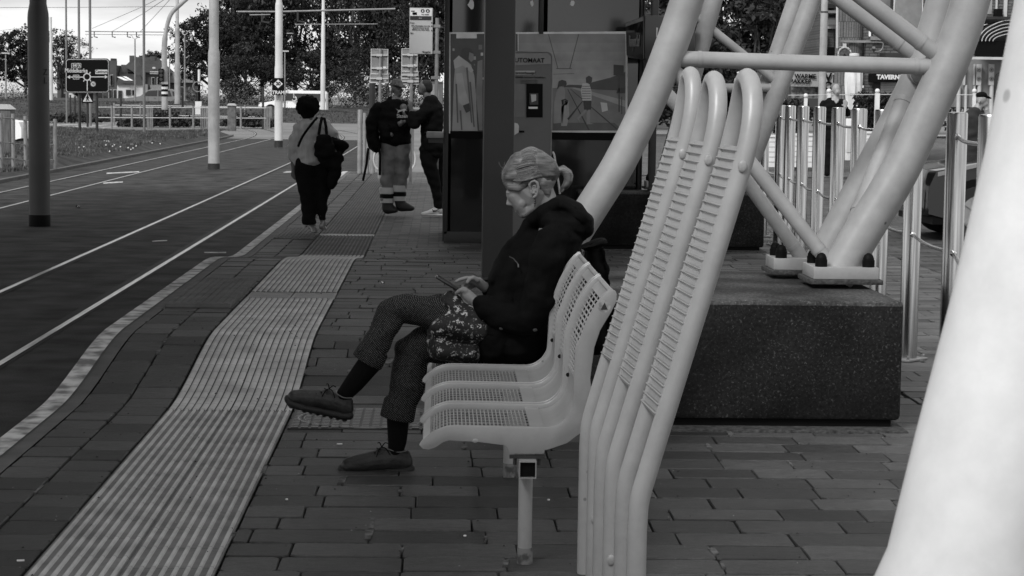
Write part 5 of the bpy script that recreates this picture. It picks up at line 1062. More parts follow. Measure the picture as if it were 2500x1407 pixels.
w = PX(26.1)
pn_ = thing('person', (P(1060, 525, 26.1).x, 26.1, .21), 'man with short cropped hair in black, pale sneaker, facing the man in the cap', 'person')
organic('body', [[w(1036, 212, 14, 0, 14, 16)], [w(1030, 222, 10, 0, 10, 11)], [w(1022, 221, 3), w(1023, 216, 2)], [w(1042, 232, 10), w(1048, 250, 12)], [w(1052, 262, 22, 0, 16), w(1052, 350, 22, 0, 16)], [w(1045, 275, 10, -.1), w(1015, 300, 8, -.14), w(1005, 270, 6, -.12)],
                 [w(1003, 264, 6, -.12), w(1001, 256, 5, -.12)], [w(999, 258, 2.2, -.13), w(997, 250, 1.8, -.13)], [w(1002, 256, 2.2, -.13), w(1002, 247, 1.8, -.13)], [w(1005, 256, 2.2, -.12), w(1007, 248, 1.8, -.12)], [w(1007, 259, 2.2, -.11), w(1011, 252, 1.8, -.11)], [w(1000, 262, 2.2, -.13), w(994, 259, 1.8, -.13)],
                 [w(1060, 380, 12), w(1060, 440, 10), w(1068, 505, 7)], [w(1072, 380, 12, .15), w(1076, 500, 8, .15)]], M_skind, pn_, voxel=.011, smooth=2)
organic('hair', [[w(1041, 206, 15, 0, 15, 11), w(1046, 216, 11, 0, 14, 12)]], mat('cropped_hair', .012, .8), pn_, voxel=.01, smooth=1)
organic('jacket', [[w(1050, 240, 14, 0, 18, 9), w(1054, 270, 29, 0, 27), w(1054, 320, 28, 0, 27), w(1056, 360, 30, 0, 26)], [w(1042, 268, 17, -.1), w(1012, 300, 15, -.15), w(1004, 280, 10, -.13)]], M_cloth, pn_, voxel=.013, smooth=1, post=pfold(.03))
organic('trousers', [[w(1046, 370, 24, 0, 22), w(1052, 420, 18, 0, 18), w(1064, 460, 13), w(1069, 505, 11)], [w(1072, 370, 22, .15, 20), w(1074, 500, 12, .15)]], M_jeans, pn_, voxel=.013, smooth=2, post=pfold(.02))
sh = organic('sneaker', [[w(1070, 511, 10, 0, 10, 8), w(1052, 519, 12, 0, 10, 6), w(1036, 522, 9, 0, 9, 4)], [w(1034, 525, 4, 0, 9, 2.5), w(1082, 525, 4, 0, 9, 2.5)]], M_white, pn_, voxel=.008, smooth=1)
g = MB(); g.prism([P(u, v, 26.1 - .075) for u, v in ((1055, 510), (1058, 514), (1064, 514), (1076, 508), (1064, 517), (1057, 518))], (0, .004, 0)); o = g.build('sneaker_mark', M_black, sh, smooth=0)
organic('sneaker', [[w(1086, 515, 9, .15, 9, 7), w(1070, 520, 9, .15, 9, 5)]], M_white, pn_, voxel=.009, smooth=1)

# ------------------------------------------------------------------ trees
def leafmesh(name, seed, n, blobs, size, mats, trunk=True, holes=.0):
    """crown of separate leaf clumps filling an uneven volume; unit height about 1"""
    rnd = random.Random(seed); b = MB()
    cl = []
    for (cx, cy, cz, r) in blobs:
        for _ in range(int(26 * r / .2)):
            d = Vector((rnd.gauss(0, 1), rnd.gauss(0, 1), rnd.gauss(0, 1))).normalized() * r * rnd.uniform(.45, 1.05)
            cl.append((Vector((cx, cy, cz)) + Vector((d.x, d.y, d.z * .8)), r * rnd.uniform(.16, .34)))
    per = max(3, n // len(cl))
    for c, r in cl:
        if rnd.random() < holes: continue
        for _ in range(per):
            p = c + Vector((rnd.gauss(0, 1) * r * .6, rnd.gauss(0, 1) * r * .6, rnd.gauss(0, 1) * r * .42))
            a = Vector((rnd.gauss(0, 1), rnd.gauss(0, 1), rnd.gauss(0, .6))).normalized(); t = a.orthogonal().normalized(); t.rotate(Matrix.Rotation(rnd.uniform(0, 6.28), 3, a)); q = a.cross(t)
            s = size * rnd.uniform(.5, 1.3); b.add([p - t * s, p + q * s * .45, p + t * s, p - q * s * .45], [(0, 1, 2, 3)], rnd.randrange(len(mats)))
    return b
def trunkmesh(seed, blobs, r0=.02):
    rnd = random.Random(seed); b = MB(); b.tube(smoothpath([(0, 0, 0), (.01, 0, .15), (-.01, .01, .32), (0.01, 0, .5)], 3), [r0 * (1 - .05 * i) for i in range(10)], 8)
    for (cx, cy, cz, r) in blobs:
        e = Vector((cx, cy, cz)); s = Vector((0, 0, .12 + .25 * rnd.random())); m = s.lerp(e, .5) + Vector((rnd.uniform(-.03, .03), 0, -.03))
        b.tube(smoothpath([s, m, e], 3), [r0 * .55, r0 * .48, r0 * .42, r0 * .35, r0 * .28, r0 * .2, r0 * .12], 6)
        for _ in range(3):
            e2 = e + Vector((rnd.uniform(-1, 1), rnd.uniform(-1, 1), rnd.uniform(-.3, 1))) * r * .8; b.tube([m.lerp(e, .5), e2], [r0 * .22, r0 * .06], 5)
    return b
def blobs(seed, n, w, z0, z1, r=(.12, .2)):
    rnd = random.Random(seed); o = []
    for i in range(n):
        z = rnd.uniform(z0, z1); k = math.sin(math.pi * min(max((z - z0 + .08) / (z1 - z0 + .16), 0), 1)) ** .6
        a = rnd.uniform(0, 6.28); o.append((w * k * math.cos(a) * rnd.uniform(.1, 1), w * k * math.sin(a) * rnd.uniform(.1, 1), z, rnd.uniform(*r)))
    return o
KINDS = {}
def tree(kind, x, y, z, h, wsc, rz, label, group='trees beyond the tram tracks', name='tree'):
    if kind not in KINDS:
        sd, nb, w, z0, z1, n, size, mats, holes = {'broad': (1, 22, .42, .28, .86, 15000, .017, (M_leaf, M_leaf, M_leaf2), .05), 'airy': (2, 20, .36, .2, .9, 9500, .015, (M_leaf, M_leaf2), .3),
            'bushy': (3, 22, .5, .15, .8, 13000, .019, (M_leaf, M_leaf2), .0), 'poplar': (5, 12, .10, .2, .92, 5000, .016, (M_leaf2, M_leaf), .1)}[kind]
        bl = blobs(sd, nb, w, z0, z1, (.12, .2) if kind != 'poplar' else (.08, .12)); t = thing(name, (x, y, z), label, 'tree', group)
        lb = leafmesh('crown', sd, n, bl, size, mats, holes=holes); org = Vector((x, y, z)); lb.v = [tuple(Vector(v) + org) for v in lb.v]; lb.build('crown', list(mats), t, smooth=0, fix=False)
        tb = trunkmesh(sd, bl); tb.v = [tuple(Vector(v) + org) for v in tb.v]; tb.build('trunk', M_bark, t, smooth=60)
        t.scale = (h * wsc, h * wsc, h); t.rotation_euler.z = rz; KINDS[kind] = t; return t
    r = dup(KINDS[kind], (x, y, z), label, rz); r.scale = (h * wsc, h * wsc, h); r['group'] = group; return r
def tr(kind, u, vtop, Y, label, wsc=1., rz=0., z=.9, **k):
    p = P(u, vtop, Y); return tree(kind, p.x, Y, z, p.z - z, wsc, rz, label, **k)
tr('broad', 60, 62, 195, 'broad dark tree behind the left column', 1.15, .4)
tr('broad', -60, 75, 190, 'dark tree cut by the left edge of the photo', 1.2, 2.)
tr('airy', 150, 78, 200, 'looser tree right of the left column, above the direction sign', 1.1, 1.)
tr('bushy', 205, 150, 205, 'low dark tree right behind the direction sign', .8, 3.)
tr('broad', 520, 20, 178, 'large dark tree at the left end of the tree belt', 1.0, .2)
tr('airy', 575, -60, 185, 'tall airy tree behind the nearest tall mast', .9, 2.4)
tr('broad', 640, -80, 182, 'tall dark tree behind the 20 tram sign', .9, 1.3)
tr('bushy', 600, 90, 170, 'bushy tree low behind the bright railing', 1.1, 5.)
tr('airy', 725, -90, 190, 'airy tree with sky gaps right of the tram sign', .85, 3.3)
tr('airy', 800, -110, 186, 'tall airy tree behind the mast above the curly-haired woman', .85, .7)
tr('bushy', 760, 110, 172, 'bushy tree behind the white van', 1.3, 1.7)
tr('airy', 870, -100, 184, 'tall airy tree left of the sign backs', .85, 4.4)
tr('bushy', 880, 105, 168, 'bushy tree behind the left sign back', 1.2, .9)
tr('broad', 950, -90, 180, 'tall dark tree behind the sign backs', .8, 2.9)
tr('airy', 1010, 10, 176, 'airy tree behind the stop timetable panel', .9, 5.3)
tr('broad', 1060, -80, 182, 'tall dark tree partly hidden by the glass shelter', .85, 4.1)
tr('poplar', 372, 120, 262, 'slim poplar rising behind the house roofs', 1.6, .0)
tr('poplar', 352, 128, 266, 'second slim poplar, left of the other behind the chimney', 1.2, 2.)
tr('broad', 1700, -200, 96, 'large dark tree behind the leaning tube frame', .95, .8, z=.2, group='trees behind the square')
tr('bushy', 1850, -60, 92, 'dark bushy tree between the two tube frames', 1.3, 2.2, z=.2, group='trees behind the square')
tr('broad', 1925, -120, 98, 'dark tree beside the bakery roofs', .75, 3.8, z=.2, group='trees behind the square')
tr('bushy', 1600, -20, 90, 'dark bushy tree right of the glass shelter', 1.2, 4.6, z=.2, group='trees behind the square')
def shrub(u, v, Y, w, h, lab, m=None, z=None):
    p = P(u, v, Y); z = p.z if z is None else z; t = thing('shrub', (p.x, Y, z), lab, 'shrub', 'low shrubs'); rnd = random.Random(int(u * 7 + v)); b = MB()
    for _ in range(1500):
        a = rnd.uniform(0, 6.28); rr = math.sqrt(rnd.random()); q = Vector((p.x + math.cos(a) * rr * w / 2, Y + math.sin(a) * rr * w * .25, z + h * rnd.random() * (1 - rr * rr * .7) * (.75 + .25 * math.sin(a * 3 + u))))
        n = Vector((rnd.gauss(0, 1), rnd.gauss(0, 1), rnd.gauss(0, 1))).normalized(); t1 = n.orthogonal().normalized(); t2 = n.cross(t1); s = rnd.uniform(.05, .11)
        b.add([q - t1 * s, q + t2 * s * .5, q + t1 * s, q - t2 * s * .5], [(0, 1, 2, 3)], rnd.randrange(2))
    b.build('foliage', [M_leaf, m or M_leaf2], t, smooth=0, fix=False)
    g = MB()
    for _ in range(6): a = rnd.uniform(-.4, .4) * w; g.tube([(p.x, Y, z - .05), (p.x + a, Y, z + h * .7)], .015, 5)
    g.build('stems', M_bark, t, fix=False)
shrub(160, 298, 112, 4.0, .55, 'low shrub bed left of the sign posts'); shrub(215, 296, 112, 3.5, .55, 'low shrub bed around the sign posts')
shrub(330, 308, 103, 1.8, .45, 'small dark shrub near the second flagpole'); shrub(398, 308, 103, 2.2, 1.1, 'taller dark shrub at the striped signal mast')
shrub(450, 308, 104, 3.6, .6, 'dark shrub row behind the railing middle'); shrub(605, 308, 104, 2.8, .9, 'dark shrub right of the concrete cabinet'); shrub(640, 309, 104, 1.8, .6, 'low shrub at the right end of the railing')
for i, (u, v, w_, h_) in enumerate(((575, 262, 4, 2.6), (480, 262, 4, 2.0), (850, 262, 6, 3.2), (920, 262, 6, 3.6), (985, 262, 6, 3.2), (1040, 262, 5, 3.0), (700, 262, 7, 2.2), (60, 255, 5, 2.5))):
    shrub(u, v, 160, w_, h_, ['twiggy pale shrub behind the big grey mast', 'twiggy shrub beside the round signal', 'twiggy shrub left of the first sign back', 'tall twiggy shrub behind the first sign back', 'twiggy shrub behind the capped man',
                              'twiggy shrub behind the stop panel post', 'undergrowth behind the white van', 'pale shrub left of the big dark column'][i], M_blade2)

# ------------------------------------------------------------------ masts, poles, lamps
def mast(u, v, Y, steps, mt, label, base=None, top=-220, cat='mast', group='stepped catenary masts'):
    p = P(u, v, Y); t = thing('catenary_mast', p, label, cat, group); g = MB(); k = Y / 5000.; H = P(u, top, Y).z - p.z; prof_ = []
    for i, (vv, d) in enumerate(steps):      # from the ground up: level where this width starts
        z = max(0, P(u, vv, Y).z - p.z); r = d / 2 * k
        if i: prof_ += [(prof_[-1][0], z - .05), (prof_[-1][0] * .96, z)]
        prof_ += [(r, z + (.08 if i else 0))]
    prof_.append((prof_[-1][0], H)); g.lathe(p, prof_, 24); g.build('shaft', mt, t, smooth=50)
    if base: g = MB(); g.lathe(p, [(steps[0][1] / 2 * k * 1.04, 0), (steps[0][1] / 2 * k * 1.04, base)], 24); g.build('foot_band', M_dark, t)
    return t
mast(522, 413, 47, [(413, 28), (127, 23.5)], M_mast, 'thick grey stepped mast between the two tracks', .13)
m2_ = mast(680, 360, 66.8, [(360, 20), (165, 18), (10, 14)], M_mastw, 'pale stepped mast carrying the 20 tram sign', .22)
mast(433, 254, 135, [(254, 14), (154, 11), (68, 8)], M_mast, 'grey stepped mast behind the striped signal mast')
mast(125, 251, 143, [(251, 9.5), (168, 7.5), (106, 5.5)], M_mastw, 'pale stepped mast right of the big dark column', top=42)
mast(788, 268, 139, [(268, 11.5), (158, 9.5), (63, 7.5)], M_mastw, 'pale stepped mast behind the walking woman')
Ys_ = 66.5; p = P(678, 209, Ys_); t = thing('speed_sign', p, 'black 20 TRAM sign fixed to the pale mast', 'sign')
def sr(name, u0, v0, u1, v1, Y, th, m, par, bev=0): a, c = P(u0, v1, Y), P(u1, v0, Y); g = MB(); g.box(a.x, c.x, Y, Y + th, a.z, c.z); return g.build(name, m, par, smooth=0, bevel=bev)
sr('sign_board', 664, 191, 694, 232, Ys_, .05, M_black, t)
g = MB(); g.prism([P(679, 194.5, Ys_ - .01), P(690.5, 205, Ys_ - .01), P(679, 215.5, Ys_ - .01), P(668, 205, Ys_ - .01)], (0, .009, 0)); g.build('sign_diamond', M_white, t, smooth=0)
text_mesh('sign_number', '20', .15, P(679.2, 204.8, Ys_ - .016), M_black, t, bold=.006); text_mesh('sign_word', 'TRAM', .15, P(679.5, 226.5, Ys_ - .006), M_white, t, bold=.004)
M_pole = mat('pole_grey', .17, .5, var=.1, vscale=2)
def pole(name, u, v, Y, vt, r, lab, m=M_pole, cat='pole', group=None, r2=None):
    p = P(u, v, Y); q = P(u, vt, Y); t = thing(name, p, lab, cat, group); g = MB(); g.tube([p, (p.x, p.y, q.z)], [r, r2 or r], 14); g.build('shaft', m, t); return t, q
for (u, v, Y, vt, r, lab) in ((163, 300, 100, -80, .045, 'leftmost of the three flagpoles behind the direction sign'), (194, 305, 96, -80, .055, 'middle flagpole behind the direction sign'), (221, 308, 94, -80, .06, 'right flagpole behind the direction sign'),
                              (352, 336, 78, -80, .05, 'single flagpole right of the direction sign')):
    pole('flagpole', u, v, Y, vt, r, lab, group='thin flagpoles')
for i, (u, v, Y, vt, lab) in enumerate(((15, 250, 150, 131, 'street lamp at the far left'), (330, 250, 150, 96, 'street lamp in front of the grey house roofs'), (451, 262, 150, 86, 'street lamp right of the grey stepped mast'), (695, 262, 150, 126, 'street lamp just right of the tram sign mast'))):
    t, q = pole('street_lamp', u, v, Y, vt, .07, lab, m=M_galv, cat='street lamp', group='distant street lamps', r2=.045); a = Vector((P(u, v, Y).x, Y, q.z)); g = MB()
    if i in (1, 2):
        for s_ in (-1, 1): g.tube([a, a + Vector((.18 * s_, 0, .12)), a + Vector((.18 * s_, 0, .22)), a + Vector((.40 * s_, 0, .34))], .03, 6)
    else: g.box(a.x - .28, a.x + .28, Y - .1, Y + .1, a.z - .02, a.z + .07)
    g.build('lamp_head', M_offw, t)
t, q = pole('street_lamp', 414, 250, 170, 160, .05, 'curved street lamp behind the striped signal mast', m=M_galv, cat='street lamp', group='distant street lamps'); a = Vector((P(414, 250, 170).x, 170, q.z)); g = MB(); g.tube(smoothpath([a, a + Vector((0, 0, .7)), a + Vector((-.2, 0, 1.1)), a + Vector((-.7, 0, 1.2))], 5), .045, 6); g.build('lamp_arm', M_galv, t)
# catenary brackets and wires
def wire(name, pts, Y, r, lab, m=M_galv, cat='wire', group='overhead tram wires'):
    pp = [P(u, v, Y if not isinstance(Y, tuple) else Y[i]) for i, (u, v) in enumerate(pts)]; t = thing(name, pp[0], lab, cat, group); g = MB(); g.tube(pp, r, 8); g.build('line', m, t); return t, pp
def cross_arm(pts, Y, lab, hang):
    t, pp = wire('bracket_arm', pts, Y, .03, lab, cat='bracket arm', group='bracket arms of the masts')
    for (u, v) in hang: g = MB(); q = P(u, v, Y); g.tube([q, q + Vector((0, 0, -.32)), q + Vector((.22, 0, -.36))], .035, 6); g.build('wire_clamp', M_dark, t)
cross_arm([(208, 77), (426, 79)], 135, 'bracket arm reaching left from the grey stepped mast', [(218, 78), (230, 78), (274, 78), (311, 78), (333, 78)])
cross_arm([(580, 29), (680, 29), (965, 22)], 66.8, 'long bracket arm crossing the tram sign mast', [(640, 29), (727, 27.5), (861, 25)])
cross_arm([(720, 60), (922, 59)], 139, 'bracket arm on the mast above the walking woman', [(748, 60), (830, 60)])
for k, (pts, Y, r) in enumerate((([(208, 84), (436, 86)], 135, .02), ([(-40, 19), (240, 18), (426, 16)], 134, .018), ([(225, 70), (345, 18), (420, -20)], (135, 110, 80), .014), ([(274, 77), (350, 33), (430, -20)], (135, 110, 80), .014),
                                 ([(343, 77), (405, 10), (440, -30)], (135, 110, 80), .014), ([(-40, 80), (60, 68)], 150, .012), ([(610, 37), (660, 36)], 66, .02), ([(700, 82), (716, 82)], 112, .03))):
    wire('tram_wire', pts, Y, r, ['lower span wire under the left bracket arm', 'high span wire crossing the left sky', 'slanting wire from the left end of the left bracket arm', 'slanting wire from the middle of the left bracket arm',
        'steep slanting wire near the thin flagpole', 'faint wire above the left trees', 'short wire left of the tram sign mast', 'tiny wire stub right of the tram sign mast'][k])
# signals
YS1 = 98.
t, q = pole('traffic_signal', 402, 268, YS1, 165, .15, 'curved signal mast with striped lower half and a traffic light', m=M_mast, cat='traffic signal')
a = P(402, 165, YS1); g = MB(); g.tube(smoothpath([P(402, 165, YS1), P(401, 130, YS1), P(404, 85, YS1), P(416, 38, YS1), P(440, 12, YS1), P(475, -18, YS1), P(520, -50, YS1)], 5), [.13] * 10 + [.10] * 21, 14); g.build('curved_arm', M_mast, t)
for k in range(6): z0 = P(402, 236 - 6 * k, YS1).z; g = MB(); g.lathe((a.x, YS1, z0), [(.155, 0), (.155, .115)], 20); g.build('stripe_band', M_black if k % 2 == 0 else M_white, t)
g = MB(); c, d_ = P(387, 200, YS1 - .3), P(399, 168, YS1 - .3); g.box(c.x, d_.x, YS1 - .4, YS1 - .1, c.z, d_.z); so = g.build('signal_head', M_black, t, bevel=.03)
for v in (174, 184, 194): g = MB(); g.lathe(P(393, v, YS1 - .42), [(.08, 0), (.08, .05)], 14, axis='Y'); g.build('lens', M_glass, so)
t, q = pole('traffic_signal', 486, 275, 99., 170, .06, 'slim striped signal post with a round sign and dark backboard', m=M_white, cat='traffic signal')
a = P(486, 275, 99.)
for k in range(8): g = MB(); g.lathe((a.x, 99., P(486, 262 - 7 * k, 99.).z), [(.065, 0), (.065, .14)], 14); g.build('stripe_band', M_black, t)
g = MB(); c, d_ = P(475, 210, 99), P(484, 171, 99); g.box(c.x, d_.x, 99.1, 99.3, c.z, d_.z); g.build('backboard', M_black, t, bevel=.02)
g = MB(); c = P(483, 212, 98.9); pts = [(c.x + .24 * math.cos(k * .393), c.y, c.z + .24 * math.sin(k * .393)) for k in range(17)]; g.tube(pts, .022, 6); g.build('sign_ring', M_galv, t)
g = MB(); c, d_ = P(477, 262, 99), P(492, 248, 99); g.box(c.x, d_.x, 98.9, 99.1, P(486, 280, 99).z, d_.z); g.build('post_sleeve', M_white, t)

# ------------------------------------------------------------------ direction sign
YG = 75.
def S(u, v, o=0.): return P(u, v, YG - o)
sg = thing('direction_sign', P(213, 338, YG), 'black roundabout direction sign with white lettering on two posts', 'road sign')
def rr(u0, v0, u1, v1, r, o, th, m, name, par):
    pts = []
    for cx, cy, a0 in ((u1 - r, v0 + r, 0), (u0 + r, v0 + r, 90), (u0 + r, v1 - r, 180), (u1 - r, v1 - r, 270)):
        for k in range(6): a = R(a0 - 0 + 18 * k) if False else R(a0 + 18 * k); pts.append(S(cx + r * math.cos(a), cy - r * math.sin(a), o))
    pts = pts[6:] + pts[:6]
    g = MB(); g.prism(sorted_ring(pts), (0, th, 0)); return g.build(name, m, par, smooth=0)
def sorted_ring(pts):
    c = sum(pts, Vector()) / len(pts); return sorted(pts, key=lambda p: math.atan2(p.z - c.z, p.x - c.x))
bd = rr(159, 143, 267, 227.5, 8, 0, .05, M_dark, 'sign_board', sg)
rr(161, 145, 265, 225.5, 7, .006, .005, M_offw, 'sign_border', bd); rr(162.2, 146.2, 263.8, 224.3, 6, .011, .004, M_black, 'sign_face', bd)
M_sw = mat('sign_white', .55, .5)
def sl_(name, pts, o=.016): g = MB(); g.prism([S(u, v, o) for u, v in pts], (0, .004, 0)); g.build(name, M_sw, bd, smooth=0)
g = MB(); c = S(212.5, 188, .016); n_ = 32; ro, ri = 9.2 * YG / 5000, 6.8 * YG / 5000
g.add([(c.x + r_ * math.cos(6.2832 * k / n_), y_, c.z + r_ * math.sin(6.2832 * k / n_)) for y_ in (c.y, c.y + .004) for r_ in (ro, ri) for k in range(n_)],
      [f for k in range(n_) for f in ((k, (k + 1) % n_, n_ + (k + 1) % n_, n_ + k), (k, 2 * n_ + k, 2 * n_ + (k + 1) % n_, (k + 1) % n_), (n_ + k, n_ + (k + 1) % n_, 3 * n_ + (k + 1) % n_, 3 * n_ + k), (2 * n_ + k, 3 * n_ + k, 3 * n_ + (k + 1) % n_, 2 * n_ + (k + 1) % n_))]); g.build('roundabout_ring', M_sw, bd, smooth=0)
sl_('road_stem', [(212, 197), (214, 197), (214, 222), (212, 222)])
sl_('right_arm', [(221.5, 187), (257, 187), (257, 189), (221.5, 189)]); sl_('right_arrow', [(256, 183.5), (263, 188), (256, 192.5)])
sl_('left_arm', [(170, 187.5), (203.5, 187.5), (203.5, 189.5), (170, 189.5)]); sl_('left_arrow', [(171, 184), (163.5, 188.5), (171, 193)])
for q in ([(217, 181), (219.5, 175.5), (221.5, 176.5), (219, 182)], [(205, 195), (203, 199), (204.6, 200), (207, 196)], [(218, 195), (221, 199.5), (222.7, 198.3), (220, 194)]): sl_('side_arm', q)
text_mesh('place_name', 'Middelkerke', 14 * YG / 5000, S(186, 173, .018), M_sw, bd, sx=.78, bold=.003)
rr(174, 154.5, 198, 166.5, 2, .016, .004, M_sw, 'route_frame', bd); rr(175, 155.5, 191, 165.5, 1.5, .019, .003, M_black, 'route_face', bd); rr(192, 155.5, 197, 165.5, 1, .019, .003, M_black, 'route_face', bd)
text_mesh('route_number', 'E40', 9.5 * YG / 5000, S(183.2, 160.5, .022), M_sw, bd, sx=.8, bold=.003); text_mesh('motorway_mark', 'A', 9 * YG / 5000, S(194.5, 160.5, .022), M_sw, bd, sx=.6, bold=.004)
rr(178, 183, 193.5, 194, 2, .019, .004, M_sw, 'route_frame', bd); rr(179, 184, 192.5, 193, 1.5, .022, .003, M_black, 'route_face', bd); text_mesh('route_number', 'N34', 8.5 * YG / 5000, S(185.8, 188.5, .025), M_sw, bd, sx=.75, bold=.003)
rr(232.5, 170.5, 262.5, 181, 1.5, .016, .004, M_sw, 'centre_panel', bd); text_mesh('centre_name', 'Centrum', 10 * YG / 5000, S(247.5, 175.5, .021), M_black, bd, sx=.78, bold=.002)
for r_, o, m in ((7.0, .014, mat('sign_red', .09, .5)), (5.3, .018, M_sw)): g = MB(); g.lathe(S(227.3, 205.5, o), [(r_ * YG / 5000, 0), (r_ * YG / 5000, .003)], 28, axis='Y'); g.build('weight_disc', m, bd)
text_mesh('weight_limit', '3,5', 7.5 * YG / 5000, S(227.3, 205.5, .023), M_black, bd, sx=.75, bold=.004)
for u in (195, 237):
    g = MB(); a, c = P(u, 338, YG + .12), P(u, 150, YG + .12); g.tube([a, (a.x, a.y, c.z)], .052, 16); g.build('post', M_dark, sg)
ps = thing('crossing_sign', P(214, 310, 88), 'small pedestrian crossing sign below the direction sign', 'road sign')
g = MB(); a, c = P(214, 310, 88), P(214, 230, 88); g.tube([a, (a.x, a.y, c.z)], .05, 12); g.build('post', M_dark, ps)
sr('sign_plate', 200, 228, 227, 252, 87.9, .03, M_black, ps)
g = MB(); g.prism([P(213.5, 227.5, 87.88), P(225.5, 248.5, 87.88), P(202, 248.5, 87.88)], (0, .012, 0)); g.build('sign_triangle', M_sw, ps, smooth=0)
g = MB(); g.prism([P(u, v, 87.86) for u, v in ((213, 233), (215.5, 235), (218, 240), (216.5, 240.5), (215, 238), (215, 241), (218, 246.5), (216, 246.5), (213.5, 242), (211, 246.5), (209, 246.5), (212, 241), (212, 238), (210, 240.5), (208.8, 240), (211.5, 235))], (0, .012, 0)); g.ball(P(213.6, 231.8, 87.86), (.03, .01, .03), n=8); g.build('walking_figure', M_black, ps, smooth=0)
for (u, v, Y, vt) in ((172, 290, 112, 232), (183, 290, 112, 235)): pole('sign_post', u, v, Y, vt, .05, 'dark sign post left of the crossing sign' if u < 180 else 'dark sign post just left of the crossing sign', M_dark, group='far sign posts')
for (u, v, vt, lab) in ((295, 306, 236, 'thin dark post right of the direction sign'), (642, 315, 213, 'thin dark post left of the tram sign mast'), (446, 262, 217, 'thin dark post behind the grey stepped mast')): pole('marker_post', u, v, 99, vt, .055, lab, M_dark)

# ------------------------------------------------------------------ railings
rail_spec = [(273, 314, 258), (322, 313, 259), (415, 314, 259), (472, 315, 259), (588, 315, 260)]
rg_ = thing('pedestrian_railing', P(273, 314, 98), 'long pale two-bar railing along the far crossing', 'railing')
for (u, v, vt) in rail_spec: a = P(u, v, 98); g = MB(); g.tube([a, (a.x, 98, P(u, vt, 98).z)], .05, 10); g.build('post', M_galv, rg_)
for (v0, v1) in ((262, 264), (287.5, 289)): a, c = P(238, v0, 98), P(650, v1, 98); g = MB(); g.tube([a, c], .02, 8); g.build('bar', M_offw, rg_)
rg2 = thing('pedestrian_railing', P(279, 306, 104), 'second pale railing just behind the long one', 'railing')
for (u, v, vt) in ((279, 306, 252), (343, 307, 253), (407, 309, 255), (598, 311, 257), (662, 313, 260)): a = P(u, v, 104); g = MB(); g.tube([a, (a.x, 104, P(u, vt, 104).z)], .045, 10); g.build('post', M_galv, rg2)
for (v0, v1) in ((257, 263), (281, 286)): a, c = P(279, v0, 104), P(662, v1, 104); g = MB(); g.tube([a, c], .02, 8); g.build('bar', M_offw, rg2)
for k, us in enumerate(((360, 364, 368.5, 372), (491, 495, 499.5, 504, 507), (646, 650, 654, 658))):
    t = thing('gate_posts', P(us[0], 316, 98.5), ['close-set pale gate bars right of the single flagpole', 'close-set pale gate bars beside the thick grey mast', 'close-set pale gate bars beside the tram sign mast'][k], 'gate', 'barred gate ends of the railing')
    for u in us: a = P(u, 315, 98.5); g = MB(); g.tube([a, (a.x, 98.5, P(u, 260, 98.5).z)], .035, 8); g.build('bar', M_galv, t)
t = thing('concrete_cabinet', P(565, 322, 96), 'weathered concrete cabinet at the end of the railing', 'cabinet'); sr('cabinet_body', 555, 258, 575, 322, 95.8, .4, mat('cabinet_concrete', .16, .9, c2=.08, vscale=5), t, .02)
g = MB(); a = P(565, 256, 95.8); g.prism([(a.x - .22, 95.75, a.z - .04), (a.x + .22, 95.75, a.z - .04), (a.x + .12, 95.75, a.z + .06), (a.x - .12, 95.75, a.z + .06)], (0, .5, 0)); g.build('cabinet_cap', M_offw, t)
YR = 44.8; lr = thing('post_railing', P(63, 420, YR), 'low railing of thick grey posts at the left edge', 'railing')
for (u, vt, vb, yy) in ((3, 277, 430, 43), (33, 278, 428, 43.6), (63, 284, 424, 44.2), (135, 291, 418, 44.8)): a = P(u, vb, yy); g = MB(); g.tube([(a.x, a.y, .05), (a.x, a.y, P(u, vt, yy).z)], .042, 14); g.build('post', M_galv, lr)
for v in (290, 350, 388):
    g = MB(); g.tube(smoothpath([P(-60, v - 3, 42), P(3, v - 2, 43), P(33, v, 43.6), P(63, v + 4, 44.2), P(135, v + (8 if v < 300 else 3), 44.8)], 3), .012, 8); g.build('rod', M_galv, lr)
wp = thing('timber_post', P(12, 410, 47), 'thick weathered timber post behind the left railing', 'timber post'); a, c = P(-30, 420, 47), P(26, 262, 47); g = MB(); g.box(a.x, c.x, 47, 47.5, .05, c.z - .05)
g.build('post_body', mat('weathered_timber', .16, .9, c2=.07, vscale=6, stretch=(6, 6, .4), bump=.5, bscale=20), wp, bevel=.02); g = MB(); g.prism([(a.x - .02, 46.97, c.z - .05), (c.x + .02, 46.97, c.z - .05), (c.x - .12, 46.97, c.z + .06), (a.x + .1, 46.97, c.z + .06)], (0, .56, 0)); g.build('post_cap', M_offw, wp)

